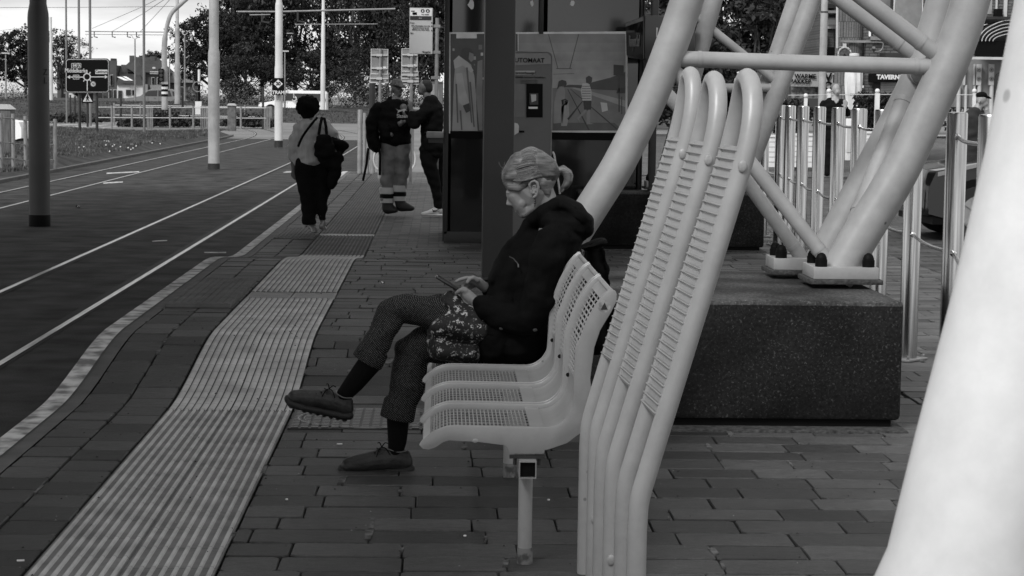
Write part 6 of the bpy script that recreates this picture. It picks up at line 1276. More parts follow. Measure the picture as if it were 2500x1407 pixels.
# ------------------------------------------------------------------ vehicles
def car(x, y, z, L_, H, Wd, prof_, win, paint, label, kind='parked_car', cat='car', wheel=.33, wx=(.18, .80), flip=1, group=None, extra=None):
    """side profile in fractions of length and height, nose at -x when flip=1; body across y"""
    t = thing(kind, (x + L_ / 2, y, z), label, cat, group)
    X = lambda f: x + (f if flip > 0 else 1 - f) * L_
    def ring(pl, inset, zlo): return [(X(fx), fz * H + z) for fx, fz in pl]
    pl = [(X(a), z + b * H) for a, b in prof_]; n = len(pl); g = MB(); layers = []
    for (f, ins) in ((0, .16), (.05, .05), (.12, .0), (.88, 0.), (.95, .05), (1, .16)):
        cx = sum(p[0] for p in pl) / n; lay = []
        for (px, pz) in pl:
            tum = max(0, (pz - z) / H - .58) * .34 * Wd; yy = y + f * Wd; yy = y + Wd / 2 + (f - .5) * (Wd - 2 * tum); lay.append((px + (cx - px) * ins * .22, yy, pz - ins * .25 * (pz - z - H * .5)))
        layers += lay
    m = 6; fs = [(j * n + i, j * n + (i + 1) % n, (j + 1) * n + (i + 1) % n, (j + 1) * n + i) for j in range(m - 1) for i in range(n)] + [tuple(range(n))[::-1], tuple((m - 1) * n + i for i in range(n))]
    g.add(layers, fs); b = g.build('body', paint, t, smooth=28)
    for w_ in win:
        for side in (0, 1):
            pts = []
            for a, q in w_: tum = max(0, q - .58) * .34 * Wd; pts.append((X(a), y + .012 + tum + .02 * Wd * 0 if side == 0 else y + Wd - tum - .012, z + q * H))
            g = MB(); g.prism(pts, (0, -.03 if side == 0 else .03, 0)); g.build('window', M_glass, t, smooth=0)
    for fx in wx:
        for yy in (y - .01, y + Wd - .19):
            g = MB(); c = Vector((X(fx), yy, z + wheel)); g.lathe(c, [(wheel * .62, 0), (wheel * .94, .0), (wheel, .03), (wheel, .17), (wheel * .94, .2), (wheel * .6, .2)], 28, axis='Y'); wh = g.build('wheel', M_rubber, t)
            g = MB(); g.lathe(c + Vector((0, -.008, 0)), [(wheel * .62, 0), (wheel * .60, .01), (wheel * .5, .03), (0.01, .035)], 24, axis='Y')
            for k in range(5): a = k * 1.2566; g.obox(c + Vector((math.cos(a) * wheel * .33, -.01, math.sin(a) * wheel * .33)), Vector((math.cos(a), 0, math.sin(a))) * wheel * .26, Vector((0, .012, 0)), Vector((-math.sin(a), 0, math.cos(a))) * wheel * .06)
            g.build('rim', M_galv, wh)
        g = MB(); c = Vector((X(fx), y - .004, z + wheel)); g.lathe(c, [(wheel * 1.22, 0), (wheel * 1.22, .012)], 28, axis='Y'); g.build('wheel_arch', M_black, t)
    for (a, q) in ((.02, .45),): g = MB(); g.ball((X(a + .012), y + .22, z + q * H), (.10, .16, .08)); g.ball((X(a + .012), y + Wd - .22, z + q * H), (.10, .16, .08)); g.build('headlight', M_chrome, t)
    g = MB(); g.ball((X(.34), y - .10, z + .60 * H), (.09, .09, .07)); g.build('mirror', paint, t)
    g = MB(); g.box(min(X(.03), X(.97)), max(X(.03), X(.97)), y + .02, y + Wd - .02, z + .13 * H, z + .20 * H); g.build('sill', M_black, t)
    for fx in (.42, .61): g = MB(); g.box(X(fx), X(fx) + .006, y - .006, y + .01, z + .22 * H, z + .62 * H); g.build('door_gap', M_black, t)
    g = MB(); g.box(X(.54) - .07, X(.54) + .07, y - .03, y - .002, z + .56 * H, z + .585 * H); g.build('door_handle', paint, t)
    return t
suvp = [(.0, .2), (.0, .45), (.03, .55), (.2, .62), (.28, .66), (.40, .93), (.50, 1.0), (.80, 1.0), (.90, .95), (.97, .68), (1., .6), (1., .22), (.9, .15), (.1, .15)]
suvw = [[(.32, .66), (.42, .90), (.58, .93), (.58, .66)], [(.60, .66), (.60, .93), (.80, .93), (.84, .66)], [(.86, .68), (.84, .9), (.89, .88), (.94, .70)]]
p = P(303, 268, 165); car(p.x, 165, p.z, 4.5, 1.68, 1.8, suvp, suvw, mat('grey_car_paint', .16, .25), 'grey SUV parked beyond the railing, seen from the side', 'parked_car', 'car')
vanp = [(.0, .18), (.0, .38), (.04, .46), (.22, .56), (.36, .93), (.42, 1.0), (.97, 1.0), (1., .9), (1., .2), (.9, .12), (.1, .12)]
vanw = [[(.24, .56), (.36, .88), (.38, .88), (.38, .56)], [(.40, .60), (.40, .88), (.95, .88), (.98, .60)]]
p = P(630, 279, 150); vn = car(p.x, 150, p.z, 5.0, 1.75, 1.9, vanp, vanw, mat('white_van_paint', .85, .3), 'white van with a wheelchair symbol on its side windows', 'parked_van', 'van')
text_mesh('window_lettering', 'PE', .30, P(740, 240, 149.9), M_white, vn); 
g = MB(); c = P(718, 239, 149.9); g.tube([(c.x + .17 * math.cos(k * .5 - 2.6), c.y, c.z - .05 + .17 * math.sin(k * .5 - 2.6)) for k in range(9)], .03, 6); g.tube([(c.x - .03, c.y, c.z + .17), (c.x - .03, c.y, c.z + .0), (c.x + .12, c.y, c.z), (c.x + .2, c.y, c.z - .17)], .03, 6); g.ball((c.x - .03, c.y, c.z + .25), .05); g.build('wheelchair_symbol', M_white, vn)
hatp = [(.0, .2), (.0, .42), (.02, .55), (.18, .62), (.27, .66), (.42, .94), (.52, 1.0), (.75, .99), (.9, .90), (.98, .66), (1., .55), (1., .2), (.9, .13), (.1, .13)]
hatw = [[(.31, .66), (.43, .90), (.56, .94), (.56, .66)], [(.58, .66), (.58, .94), (.74, .93), (.84, .80), (.86, .66)]]
p = P(58, 372, 62); car(p.x - 3.9, 62, .02, 3.9, 1.42, 1.7, hatp, hatw, MATS['white_van_paint'], 'white car cut by the left edge behind the timber post', 'parked_car', 'car', flip=-1)

# ------------------------------------------------------------------ houses beyond the roundabout
YH = 225.
def H_(u, v, dy=0.): return P(u, v, YH + dy)
def hbox(nm, u0, v0, u1, v1, dy, th, m, par): a, c = H_(u0, v1, dy), H_(u1, v0, dy); g = MB(); g.box(a.x, c.x, YH + dy, YH + dy + th, a.z, c.z); return g.build(nm, m, par, smooth=0)
M_brickg = mat('grey_render', .07, .85, var=.15, vscale=1.5); M_roof = mat('dark_roof_tiles', .022, .8, c2=.04, vscale=2, stretch=(1, 1, 8)); M_wallw = mat('white_house_wall', .62, .8, var=.06, vscale=.8)
h1 = thing('house', H_(245, 262), 'grey flat-roofed house right behind the direction sign', 'house', 'houses beyond the roundabout')
hbox('wall', 140, 160, 286, 270, 2, 8, M_brickg, h1); hbox('wall', 264, 148, 284, 250, 1.5, .5, M_brickg, h1); ch = hbox('chimney', 270, 143, 280, 161, 4, 1.5, M_roof, h1)
for q in ((269, 184, 275, 208), (266, 220, 272, 240), (277, 220, 284, 240), (240, 225, 250, 240), (150, 228, 162, 246)): wf = hbox('window_frame', q[0] - 1, q[1] - 1, q[2] + 1, q[3] + 1, 1.4, .2, M_offw, h1); hbox('pane', *q, 1.3, .15, M_glass, wf)
hbox('garage_door', 168, 224, 188, 250, 1.4, .2, M_offw, h1)
h2 = thing('house', H_(310, 250), 'low white house with skylights in its dark roof', 'house', 'houses beyond the roundabout')
hbox('wall', 286, 206, 352, 262, 0, 8, M_wallw, h2)
g = MB(); a, c, d_, e = H_(284, 207, -.3), H_(350, 207, -.3), H_(334, 160, 5), H_(296, 158, 5); g.add([a, c, d_, e, a + Vector((0, 9, 0)), c + Vector((0, 9, 0))], [(0, 1, 2, 3), (3, 2, 5, 4), (0, 3, 4), (1, 5, 2)]); rf = g.build('roof', M_roof, h2, smooth=0)
g = MB(); g.add([H_(287, 188, .0), H_(298, 188, .2), H_(318, 197, -.5), H_(306, 197, -.5)], [(0, 1, 2, 3)]); g.add([H_(301, 187, .1), H_(310, 187, .2), H_(327, 197, -.5), H_(320, 197, -.5)], [(0, 1, 2, 3)]); 
g.v = [(x, y - .6, z) for x, y, z in g.v]; g.build('skylight', M_white, rf, smooth=0, fix=False)
for q in ((289, 222, 297, 250), (308, 220, 318, 232), (323, 221, 328, 232)): wf = hbox('window_frame', q[0] - 1, q[1] - 1, q[2] + 1, q[3] + 1, -.1, .2, M_galv, h2); hbox('pane', *q, -.2, .15, M_glass, wf)
h3 = thing('house', H_(370, 250), 'tall dark-roofed house with two chimneys', 'house', 'houses beyond the roundabout')
hbox('wall', 348, 176, 402, 262, 3, 8, M_brickg, h3); hbox('cornice', 366, 175, 402, 181, 2.6, .4, M_offw, h3)
g = MB(); a, c, d_, e = H_(310, 176, 2.5), H_(404, 178, 2.5), H_(386, 141, 7), H_(322, 139, 7); g.add([a, c, d_, e, a + Vector((0, 9, 0)), c + Vector((0, 9, 0))], [(0, 1, 2, 3), (3, 2, 5, 4), (0, 3, 4), (1, 5, 2)]); rf = g.build('roof', M_roof, h3, smooth=0)
g = MB(); g.prism([H_(304, 162, 2.4), H_(330, 139, 2.4), H_(352, 176, 2.4), H_(345, 200, 2.4), H_(325, 176, 2.4)], (0, 4, 0)); g.build('gable', M_brickg, h3, smooth=0)
hbox('chimney', 316, 136, 327, 160, 5, 1.6, M_brickg, rf); hbox('chimney', 366, 138, 378, 156, 6, 1.6, M_brickg, rf); hbox('roof_window', 372, 164, 379, 168, 3, .2, M_offw, rf)
for q in ((371, 190, 376, 206), (384, 190, 390, 206)): wf = hbox('window_frame', q[0] - 1, q[1] - 1, q[2] + 1, q[3] + 1, 2.9, .2, M_offw, h3); hbox('pane', *q, 2.8, .15, M_glass, wf)
hbox('shop_sign', 367, 208, 402, 219, 2.8, .2, M_galv, h3)
h4 = thing('house', H_(440, 250), 'low distant house with a sloping roof right of the grey mast', 'house', 'houses beyond the roundabout')
hbox('wall', 400, 200, 470, 262, 6, 6, M_brickg, h4); g = MB(); a, c, d_, e = H_(400, 202, 5.5), H_(472, 202, 5.5), H_(452, 174, 9), H_(410, 178, 9); g.add([a, c, d_, e, a + Vector((0, 7, 0)), c + Vector((0, 7, 0))], [(0, 1, 2, 3), (3, 2, 5, 4), (0, 3, 4), (1, 5, 2)]); g.build('roof', mat('light_roof', .12, .8, var=.2, vscale=1), h4, smooth=0)
wf = hbox('window_frame', 438, 212, 448, 226, 5.9, .2, M_offw, h4); hbox('pane', 439, 213, 447, 225, 5.8, .15, M_glass, wf)

# ------------------------------------------------------------------ stop post, sign backs, bollards, bicycle, litter
YP = 29.0; sp = thing('stop_post', P(1063, 420, YP), 'grey stop post carrying the pale timetable panel', 'stop sign')
a, c = P(1063, 440, YP), P(1063, 44, YP); g = MB(); g.tube([(a.x, YP, .2), (a.x, YP, c.z)], .026, 14); g.build('post', M_galv, sp)
bo = sr('panel', 999, 20, 1057, 132, YP - .06, .03, mat('stop_panel', .42, .5, var=.05, vscale=3), sp, .008)
Yp_ = YP - .066
def st_(nm, u0, v0, u1, v1, m, o=0.): return sr(nm, u0, v0, u1, v1, Yp_ - o, .004, m, bo)
st_('panel_header', 1001, 22, 1055, 39, gm(.34)); st_('name_bar', 1001, 40.5, 1053, 48.5, M_dark)
for u in (1032, 1044.5): g = MB(); g.lathe(P(u, 27, Yp_ - .004), [(4.6 * YP / 5000, 0), (4.6 * YP / 5000, .003)], 20, axis='Y'); g.build('pictogram', M_black, bo); g = MB(); g.prism([P(u - 1, 24, Yp_ - .008), P(u + 1, 24, Yp_ - .008), P(u + 2, 30, Yp_ - .008), P(u - 2, 30, Yp_ - .008)], (0, .003, 0)); g.build('pictogram_mark', M_sw, bo)
for s_, sz, u, v in (('halte 502282', 3.4, 1038, 36), ('Tram', 5, 1006, 56), ('Bus', 5, 1005.5, 81), ('Alle informatie over ons\naanbod vind je op de\naffiches aan deze halte.', 4.6, 1027, 68), ('Muggelei', 5.5, 1041, 127)):
    text_mesh('panel_text', s_, sz * YP / 5000, P(u, v, Yp_ - .003), M_black, bo, thick=.0008, bold=.0004)
text_mesh('panel_text', 'Stad', 4 * YP / 5000, P(1026, 44.5, Yp_ - .005), M_sw, bo, thick=.0008)
st_('panel_logo', 1003.5, 26.5, 1013, 29, M_dark); st_('panel_frame', 1007, 30.5, 1018, 37, gm(.25))
for v in (56, 64, 75): sr('panel_icon', 1053, v - 1.5, 1055, v + 1.5, Yp_ - .001, .004, M_black, bo)
for v in (64, 128, 190): g = MB(); a = P(1063, v, YP); g.box(a.x - .06, a.x + .07, YP - .03, YP + .03, a.z - .02, a.z + .02); g.build('clamp', M_galv, sp)
sr('notice_board', 1049, 200, 1082, 262, YP + .1, .04, M_galv, sp); sr('notice_sheet', 1052, 206, 1080, 258, YP + .09, .008, gm(.2), sp)
for k, (u, vb, Y, lab) in enumerate(((926, 420, 38, 'grey back of a double road sign left of the capped man'), (1002, 420, 36, 'grey back of a triple road sign behind the capped man'))):
    t = thing('road_sign_back', P(u, vb, Y), lab, 'road sign'); a = P(u, vb, Y); top_ = P(u, 119, Y); g = MB(); g.tube([(a.x, Y, .1), (a.x, Y, top_.z)], .028, 12); g.build('post', M_galv, t)
    boards = ((906, 121, 947, 181), (904, 182, 948, 202)) if k == 0 else ((981, 120, 1019, 175), (980, 175, 1021, 192), (980, 192, 1022, 206))
    for q in boards:
        bb_ = sr('sign_back', *q, Y + .03, .02, M_galv, t); g = MB(); a, c = P(q[0], q[3], Y), P(q[2], q[1], Y); pts = [(a.x, Y + .03, a.z), (c.x, Y + .03, a.z), (c.x, Y + .03, c.z), (a.x, Y + .03, c.z), (a.x, Y + .03, a.z)]; g.tube(pts, .012, 6, cap=False); g.build('sign_rim', M_offw, bb_)
        for v in ((q[1] + 14, q[3] - 14) if q[3] - q[1] > 30 else ((q[1] + q[3]) / 2,)): z_ = P(u, v, Y).z; g = MB(); g.box(a.x, c.x, Y - .0, Y + .028, z_ - .012, z_ + .012); g.box(P(u, v, Y).x - .05, P(u, v, Y).x + .05, Y - .04, Y + .01, z_ - .022, z_ + .022); g.build('clamp', M_offw, bb_)
        sr('sticker', q[2] - 12, q[3] - 18 if q[3] - q[1] > 30 else q[3] - 9, q[2] - 5, q[3] - 9 if q[3] - q[1] > 30 else q[3] - 3, Y + .024, .004, M_white, bb_)
t, _q = pole('marker_post', 908, 300, 40, 203, .06, 'dark round post left of the first sign back', M_dark)
for (u, vb, vt, r, lab, m_) in ((878, 416, 268, .047, 'pale square-topped bollard at the end of the tactile strip', M_galv), (889, 416, 276, .035, 'second pale bollard tucked behind the first at the strip end', M_galv), (897, 416, 284, .03, 'third bollard behind the backpack', M_galv), (909, 416, 284, .05, 'fourth bollard behind the backpack', M_galv)):
    a = P(u, vb, 40.5); t = thing('strip_end_bollard', a, lab, 'bollard', 'bollards at the far end of the platform'); g = MB(); g.lathe((a.x, 40.5, .15), [(r, 0), (r, P(u, vt, 40.5).z - .16), (r * .9, P(u, vt, 40.5).z - .15)], 20); g.build('post', m_, t)
for (u, vb, vt, lab) in ((1007, 402, 300, 'thin pale post between the two men'),): pole('marker_post', u, vb, 39, vt, .022, lab, M_galv)
bk_ = thing('bicycle', P(935, 412, 39.5), 'parked bicycle half hidden behind the capped man', 'bicycle')
for (u, v) in ((926, 389), (1000, 389)):
    c = P(u, v, 39.5); rw = .17 if False else .30; rw = 25 * 39.5 / 5000
    g = MB(); g.tube([(c.x + rw * .55 * math.cos(k * .2618), 39.5, c.z + rw * math.sin(k * .2618)) for k in range(25)], .016, 6, cap=False); wh = g.build('wheel', M_offw, bk_)
    g = MB()
    for k in range(12): g.tube([c, (c.x + rw * .55 * math.cos(k * .5236), 39.5, c.z + rw * math.sin(k * .5236))], .0025, 4)
    g.build('spokes', M_galv, wh)
g = MB(); g.tube([P(926, 389, 39.5), P(945, 360, 39.5), P(978, 358, 39.5), P(1000, 389, 39.5), P(965, 392, 39.5), P(945, 360, 39.5)], .014, 8); g.tube([P(965, 392, 39.5), P(978, 350, 39.5)], .014, 8); g.build('frame', M_black, bk_)
g = MB(); g.ball(P(980, 346, 39.5), (.12, .07, .03)); g.build('saddle', M_black, bk_); g = MB(); g.tube([P(926, 389, 39.5), P(938, 345, 39.5), P(928, 341, 39.5)], .012, 6); g.build('handlebar', M_galv, bk_)
def crumple(name, u, v, z, sz, lab, m, cat):
    p = G(u, v, z); t = thing(name, p, lab, cat); rnd = random.Random(int(u)); g = MB()
    for k in range(7): c = p + Vector((rnd.uniform(-1, 1) * sz, rnd.uniform(-1, 1) * sz * .6, sz * .25 + rnd.random() * sz * .4)); e = [Vector((rnd.uniform(-1, 1), rnd.uniform(-1, 1), rnd.uniform(-1, 1))).normalized() * sz * rnd.uniform(.3, .7) for _ in range(4)]; g.add([c + q for q in e], [(0, 1, 2), (0, 2, 3), (1, 2, 3), (0, 1, 3)])
    g.build('crumpled_piece', m, t, smooth=0, fix=False); return t
M_foil = mat('foil', .6, .15, metal=1)
crumple('crumpled_can', 188, 509, .0, .05, 'crushed shiny can lying on the dark asphalt', M_foil, 'can'); crumple('foil_wrapper', 931, 694, .375, .028, 'crumpled foil wrapper on the paving beyond the knees', M_foil, 'wrapper')
for (u, v, z, lab) in ((50, 1374, .2, 'cigarette end on the paving at the bottom left'), (829, 1088, .2, 'pale litter scrap beside the manhole cover')):
    p = G(u, v, z); t = thing('cigarette_end', p, lab, 'litter'); g = MB(); g.tube([p + Vector((-.012, 0, .007)), p + Vector((-.002, .002, .006)), p + Vector((.012, .003, .007))], .0035, 8); g.build('stub', M_white, t)
for (u, v, lab) in ((1339, 1223, 'white pebble between the bench leg and the hoops'), (1135, 1311, 'tiny white chip left of the bench leg'), (700, 1222, 'tiny pale chip on the paving left of the shoe')):
    p = G(u, v, .2); t = thing('pebble', p, lab, 'pebble'); g = MB(); g.ball(p + Vector((0, 0, .004)), (.006, .006, .004), n=8); g.build('stone', M_white, t)
# manhole cover under the raised foot
mh = thing('manhole_cover', (-.18, 9.1, .2), 'dark cast iron manhole cover on the paving under the raised shoe', 'manhole cover')
a, c = G(702, 1048, .2), G(1030, 992, .2); x0, x1, y0, y1 = a.x, a.x + .72, a.y, a.y + .62
g = MB(); g.box(x0, x1, y0, y1, .19, .204); g.build('cover_frame', mat('cast_iron', .022, .5, metal=.4, var=.4, vscale=30), mh)
cx, cy = (x0 + x1) / 2, (y0 + y1) / 2; g = MB()
for r_, h_ in ((.295, .006), (.27, .004)): g.tube([(cx + r_ * 1.12 * math.cos(k * .1309), cy + r_ * math.sin(k * .1309), .204) for k in range(49)], h_, 6, cap=False)
g.build('cover_ring', mat('worn_iron', .09, .35, metal=.7), mh)
g = MB()
for i in range(15):
    for j in range(13):
        px, py = x0 + .03 + i * .047, y0 + .028 + j * .047
        for k in range(3): g.box(px - .017, px + .017, py - .014 + k * .011, py - .010 + k * .011 + .003, .204, .2085)
g.build('cover_studs', MATS['worn_iron'], mh, smooth=0)

# ------------------------------------------------------------------ square on the right: buildings, terrace, people
YB_ = 54.
def B(u, v, dy=0.): return P(u, v, YB_ + dy)
def bx_(nm, u0, v0, u1, v1, dy, th, m, par, bev=0): a, c = B(u0, v1, dy), B(u1, v0, dy); g = MB(); g.box(a.x, c.x, YB_ + dy, YB_ + dy + th, a.z, c.z); return g.build(nm, m, par, smooth=0, bevel=bev)
M_brick = paver_mat('wall_brick', .20, .065, .13, .05, mort=.008, warp=.002)
def wallmat(name, bw, rh, c, mo, rot=(1.5708, 0, 0)):
    m = MATS['wall_brick'].copy(); m.name = name
    for n in m.node_tree.nodes:
        if n.type == 'TEX_BRICK': n.inputs['Brick Width'].default_value = bw; n.inputs['Row Height'].default_value = rh; n.inputs['Color1'].default_value = (c * .8,) * 3 + (1,); n.inputs['Color2'].default_value = (c * 1.2,) * 3 + (1,); n.inputs['Mortar'].default_value = (mo,) * 3 + (1,); n.inputs['Mortar Size'].default_value = min(bw, rh) * .12
        if n.type == 'MAPPING' and not any(l.to_node.type == 'TEX_NOISE' and l.to_node.inputs['Scale'].default_value == 3 for l in n.outputs[0].links): n.inputs['Rotation'].default_value = rot
    return m
M_bw = wallmat('brown_brick_wall', .22, .075, .12, .05); M_tw = wallmat('vertical_tile_wall', .065, .42, .16, .07); M_b2 = wallmat('dark_brick_wall', .22, .075, .06, .1)
tv = thing('tavern_building', B(2200, 250), 'brown brick tavern building with a rounded tiled corner', 'building')
bx_('wall', 2110, 98, 2395, 262, .0, 8, M_bw, tv); bx_('wall', 2110, -220, 2130, 98, .001, 8, M_bw, tv); bx_('wall', 2128, 97, 2255, 98.5, .0, 1, M_bw, tv); bx_('upper_wall', 2250, -220, 2520, 42, .0, 8, M_bw, tv); bx_('lintel_wall', 2128, -220, 2255, -60, .001, 8, M_bw, tv)
a = B(2078, 262); c_ = B(2078, -220); g = MB(); g.lathe((a.x, YB_ + .45, .2), [(.38, 0), (.38, c_.z)], 32); g.build('round_corner', M_tw, tv)
bx_('parapet_band', 2044, 100, 2200, 103, -.03, .05, M_galv, tv)
wn = bx_('window_frame', 2128, -60, 2256, 92, .05, .1, M_dark, tv); bx_('sill', 2126, 91, 2262, 98, -.12, .3, M_galv, tv)
bx_('pane', 2131, -60, 2176, 88, .03, .02, mat('window_reflect', .12, .1, var=.6, vscale=.8), wn); bx_('pane', 2182, -60, 2252, 88, .03, .02, M_offw, wn)
cu = MB()
for k in range(34): u = 2183 + k * 2.05; a, c = B(u, 84, -.0), B(u + 1.1, -60, 0); cu.box(a.x, c.x, YB_ - .02, YB_ + .025, a.z, c.z)
cu.build('curtain', M_white, wn, smooth=0)
dp = MB(); dp.tube([B(2044, 118, -.15), B(2044, -220, -.15)], .03, 8); dp.build('drainpipe', M_offw, tv)
g = MB(); g.tube(smoothpath([B(2060, 103, -.1), B(2100, 104, -.1), B(2150, 104, -.1), B(2156, 112, -.1), B(2150, 124, -.1), B(2136, 126, -.1)], 4), .014, 6); g.build('cable', M_galv, tv); bx_('cable_box', 2130, 114, 2137, 119, -.1, .1, M_galv, tv)
fs_ = bx_('fascia', 2128, 181, 2204, 200, -.5, .45, M_black, tv); text_mesh('tavern_lettering', 'TAVERNE', .16, B(2172, 189, -.53), M_white, fs_, bold=.008)
bx_('doorway', 2132, 200, 2204, 262, -.05, .06, M_dark, tv); sh_ = bx_('shutter', 2150, 202, 2190, 230, -.1, .05, M_offw, tv)
for k in range(6): bx_('shutter_slat', 2150, 205 + 4 * k, 2190, 205.8 + 4 * k, -.115, .01, M_galv, sh_)
bx_('door_hood', 2162, 130, 2215, 140, -.7, .7, M_dark, tv); bx_('wall_lamp', 2105, 209, 2109, 215, -.1, .1, M_white, tv)
g = MB()
for (u, w_) in ((2330, 3), (2338, 3), (2346, 4), (2430, 6), (2450, 10), (2475, 8)): a, c = B(u, 42, -.05), B(u + w_, -10, -.05); g.box(a.x, c.x, YB_ - .06, YB_ + .02, a.z, c.z)
g.build('upper_strips', M_offw, tv, smooth=0)
bx_('window', 2352, -60, 2425, 34, -.02, .05, mat('window_reflect2', .10, .1, c2=.3, vscale=1.), tv); bx_('planter_pot', 2432, 22, 2448, 40, -.3, .3, M_black, tv)
# dark awning with ribs at the right
aw = thing('dome_awning', B(2440, 140), 'dark ribbed awning of the café at the far right', 'awning')
g = MB(); prof_ = [(2384, 101), (2388, 88), (2402, 72), (2425, 59), (2452, 51), (2520, 46)]; top__ = [B(u, v, -.9 - .3 * i / 5) for i, (u, v) in enumerate(prof_)]
low = [B(2384, 101, -1.), B(2520, 101, -1.)]; g.prism([*top__, low[1]], (0, .9, 0)); g.build('canvas', M_dark, aw, smooth=0)
for i in range(5):
    q = [B(2388 + 9 * i + (u - 2384) * (1 - .10 * i), 101 - (101 - v) * (1 - .16 * i), -1.12) for u, v in prof_]; h = MB(); h.tube(smoothpath(q, 3), .012, 5); h.build('awning_rib', M_offw, aw)
bx_('valance', 2382, 101, 2520, 141, -1.05, .1, M_black, aw); bx_('gutter', 2362, 141, 2520, 145, -1.1, .3, M_offw, aw); bx_('fascia_board', 2380, 42, 2520, 47, -.8, .8, M_dark, aw)
cf = thing('cafe_front', B(2430, 250), 'café front with pale pilasters and square rosette panels', 'shopfront')
bx_('wall', 2330, 145, 2520, 262, -.4, .4, mat('cafe_wall', .22, .7), cf)
for (u0, u1, full) in ((2352, 2358, 0), (2377, 2381, 0), (2383, 2397, 1), (2414, 2428, 1)):
    pb_ = bx_('rosette_panel', u0, 157, u1, 208, -.56, .1, M_offw, cf)
    if full:
        for v in (171, 193): g = MB(); c = B((u0 + u1) / 2, v, -.585); k = YB_ / 5000; g.tube([(c.x + 4.6 * k * math.cos(q * .4), c.y, c.z + 4.6 * k * math.sin(q * .4)) for q in range(17)], .006, 5); g.ball(c, (.022, .01, .022)); g.build('rosette', M_dark, pb_)
for (u0, u1) in ((2336, 2346), (2355, 2362), (2377, 2382), (2386, 2396), (2416, 2426)): a, c = B((u0 + u1) / 2, 262, -.5), B((u0 + u1) / 2, 208, -.5); g = MB(); g.tube([(a.x, a.y, .2), c], (u1 - u0) / 2 * YB_ / 5000, 16); g.build('pilaster', M_offw, cf)
g = MB(); pts = [B(2428, 262, -.42)] + [B(2452 - 24 * math.cos(q), 198 - 24 * math.sin(q), -.42) for q in [k * .26 for k in range(13)]] + [B(2476, 262, -.42)]; g.prism(pts, (0, .02, 0)); g.build('arched_window', M_glass, cf)
for q in ((2432, 220, 2434, 300), (2434, 220, 2450, 222)): bx_('menu_frame', *q, -1.5, .05, M_white, cf)
# side building of the bakery
bk2 = thing('bakery_building', B(2000, 250, 4), 'dark brick bakery with stacked canopies, left of the round tiled corner', 'building')
bx_('wall', 2016, -220, 2046, 262, 4, 6, M_b2, bk2); bx_('wall', 1925, 150, 2016, 262, 4.01, 6, mat('bakery_wall', .06, .8), bk2)
for q, m_ in (((2014, 10, 2044, 20), M_dark), ((2014, 26, 2042, 32), M_galv), ((2014, 116, 2044, 134), M_black)): bx_('canopy', *q, 3.2, .8, m_, bk2)
wf = bx_('window_frame', 2017, 44, 2044, 70, 3.9, .1, M_offw, bk2); bx_('pane', 2020, 48, 2042, 60, 3.85, .05, M_white, wf)
for v in (80, 90, 101): bx_('letter_tile', 2015, v - 3, 2019, v + 3, 3.8, .1, M_white, bk2)
sb = bx_('shop_sign', 1932, 176, 1999, 211, 2.8, .1, mat('bakery_sign', .36, .6), bk2)
text_mesh('sign_words', 'WARME', .165, B(1966, 187, 2.75), M_black, sb, bold=.006); text_mesh('sign_words', 'BAKKER', .165, B(1955, 199.5, 2.75), M_black, sb, bold=.006)
bx_('shop_window', 1932, 213, 2000, 240, 3, .05, mat('shop_goods', .03, .3, c2=.3, vscale=9), bk2)
bn = thing('vertical_banner', B(2030, 250, 1), 'pale vertical banner with dark letters V and O behind the standing man', 'banner'); pl_ = bx_('banner_cloth', 2013, 178, 2046, 262, 1, .04, mat('banner_cloth', .4, .7, var=.05, vscale=3), bn)
text_mesh('banner_letters', 'V', .30, B(2022, 190, .95), M_black, pl_, bold=.012); text_mesh('banner_letters', 'O', .30, B(2022, 211, .95), M_black, pl_, bold=.012); bx_('banner_stripe', 2034, 183, 2045, 202, .97, .02, M_black, pl_)
rs = thing('round_sign', B(2062, 134, -.6), 'round hanging sign with a twisted rope border', 'sign'); c = B(2062, 132, -.6); k = YB_ / 5000
g = MB(); g.lathe(c, [(13 * k, 0), (13 * k, .04)], 32, axis='Y'); g.build('disc', mat('sign_disc', .10, .5, c2=.03, vscale=12), rs); g = MB(); g.tube([(c.x + (15.5 + .9 * (-1) ** q) * k * math.cos(q * .1309), c.y - .01 + .012 * math.sin(q * 1.5), c.z + (15.5 + .9 * (-1) ** q) * k * math.sin(q * .1309)) for q in range(49)], .020, 6); g.build('rope_border', M_offw, rs)
g = MB()
for q in range(5): g.ball(B(2062 + (q - 2) * 1.6, 136 + abs(q - 2) * 2, -.63), (.02, .01, .05))
g.build('emblem', M_black, rs, smooth=0); g = MB(); g.box(c.x - .04, c.x + .04, c.y, c.y + .08, c.z + 15 * k, c.z + 25 * k); g.tube([(c.x, c.y, c.z + 18 * k), (c.x, YB_ + .3, c.z + 18 * k)], .012, 6); g.build('hanger', M_offw, rs)
# lamp post
t = thing('lamp_post', B(2006, 250, -4), 'grey post with a collar behind the leaning tube frame', 'post'); a, c = B(2006, 262, -4), B(2006, -120, -4); k = (YB_ - 4) / 5000; g = MB(); g.lathe((a.x, a.y, .2), [(9 * k, 0), (9 * k, B(2006, 32, -4).z - .22), (8 * k, B(2006, 30, -4).z - .2), (8 * k, c.z)], 20); g.build('shaft', M_mast, t); g = MB(); g.lathe((a.x, a.y, B(2006, 31, -4).z), [(9.6 * k, 0), (9.6 * k, .03)], 20); g.build('collar', M_dark, t)
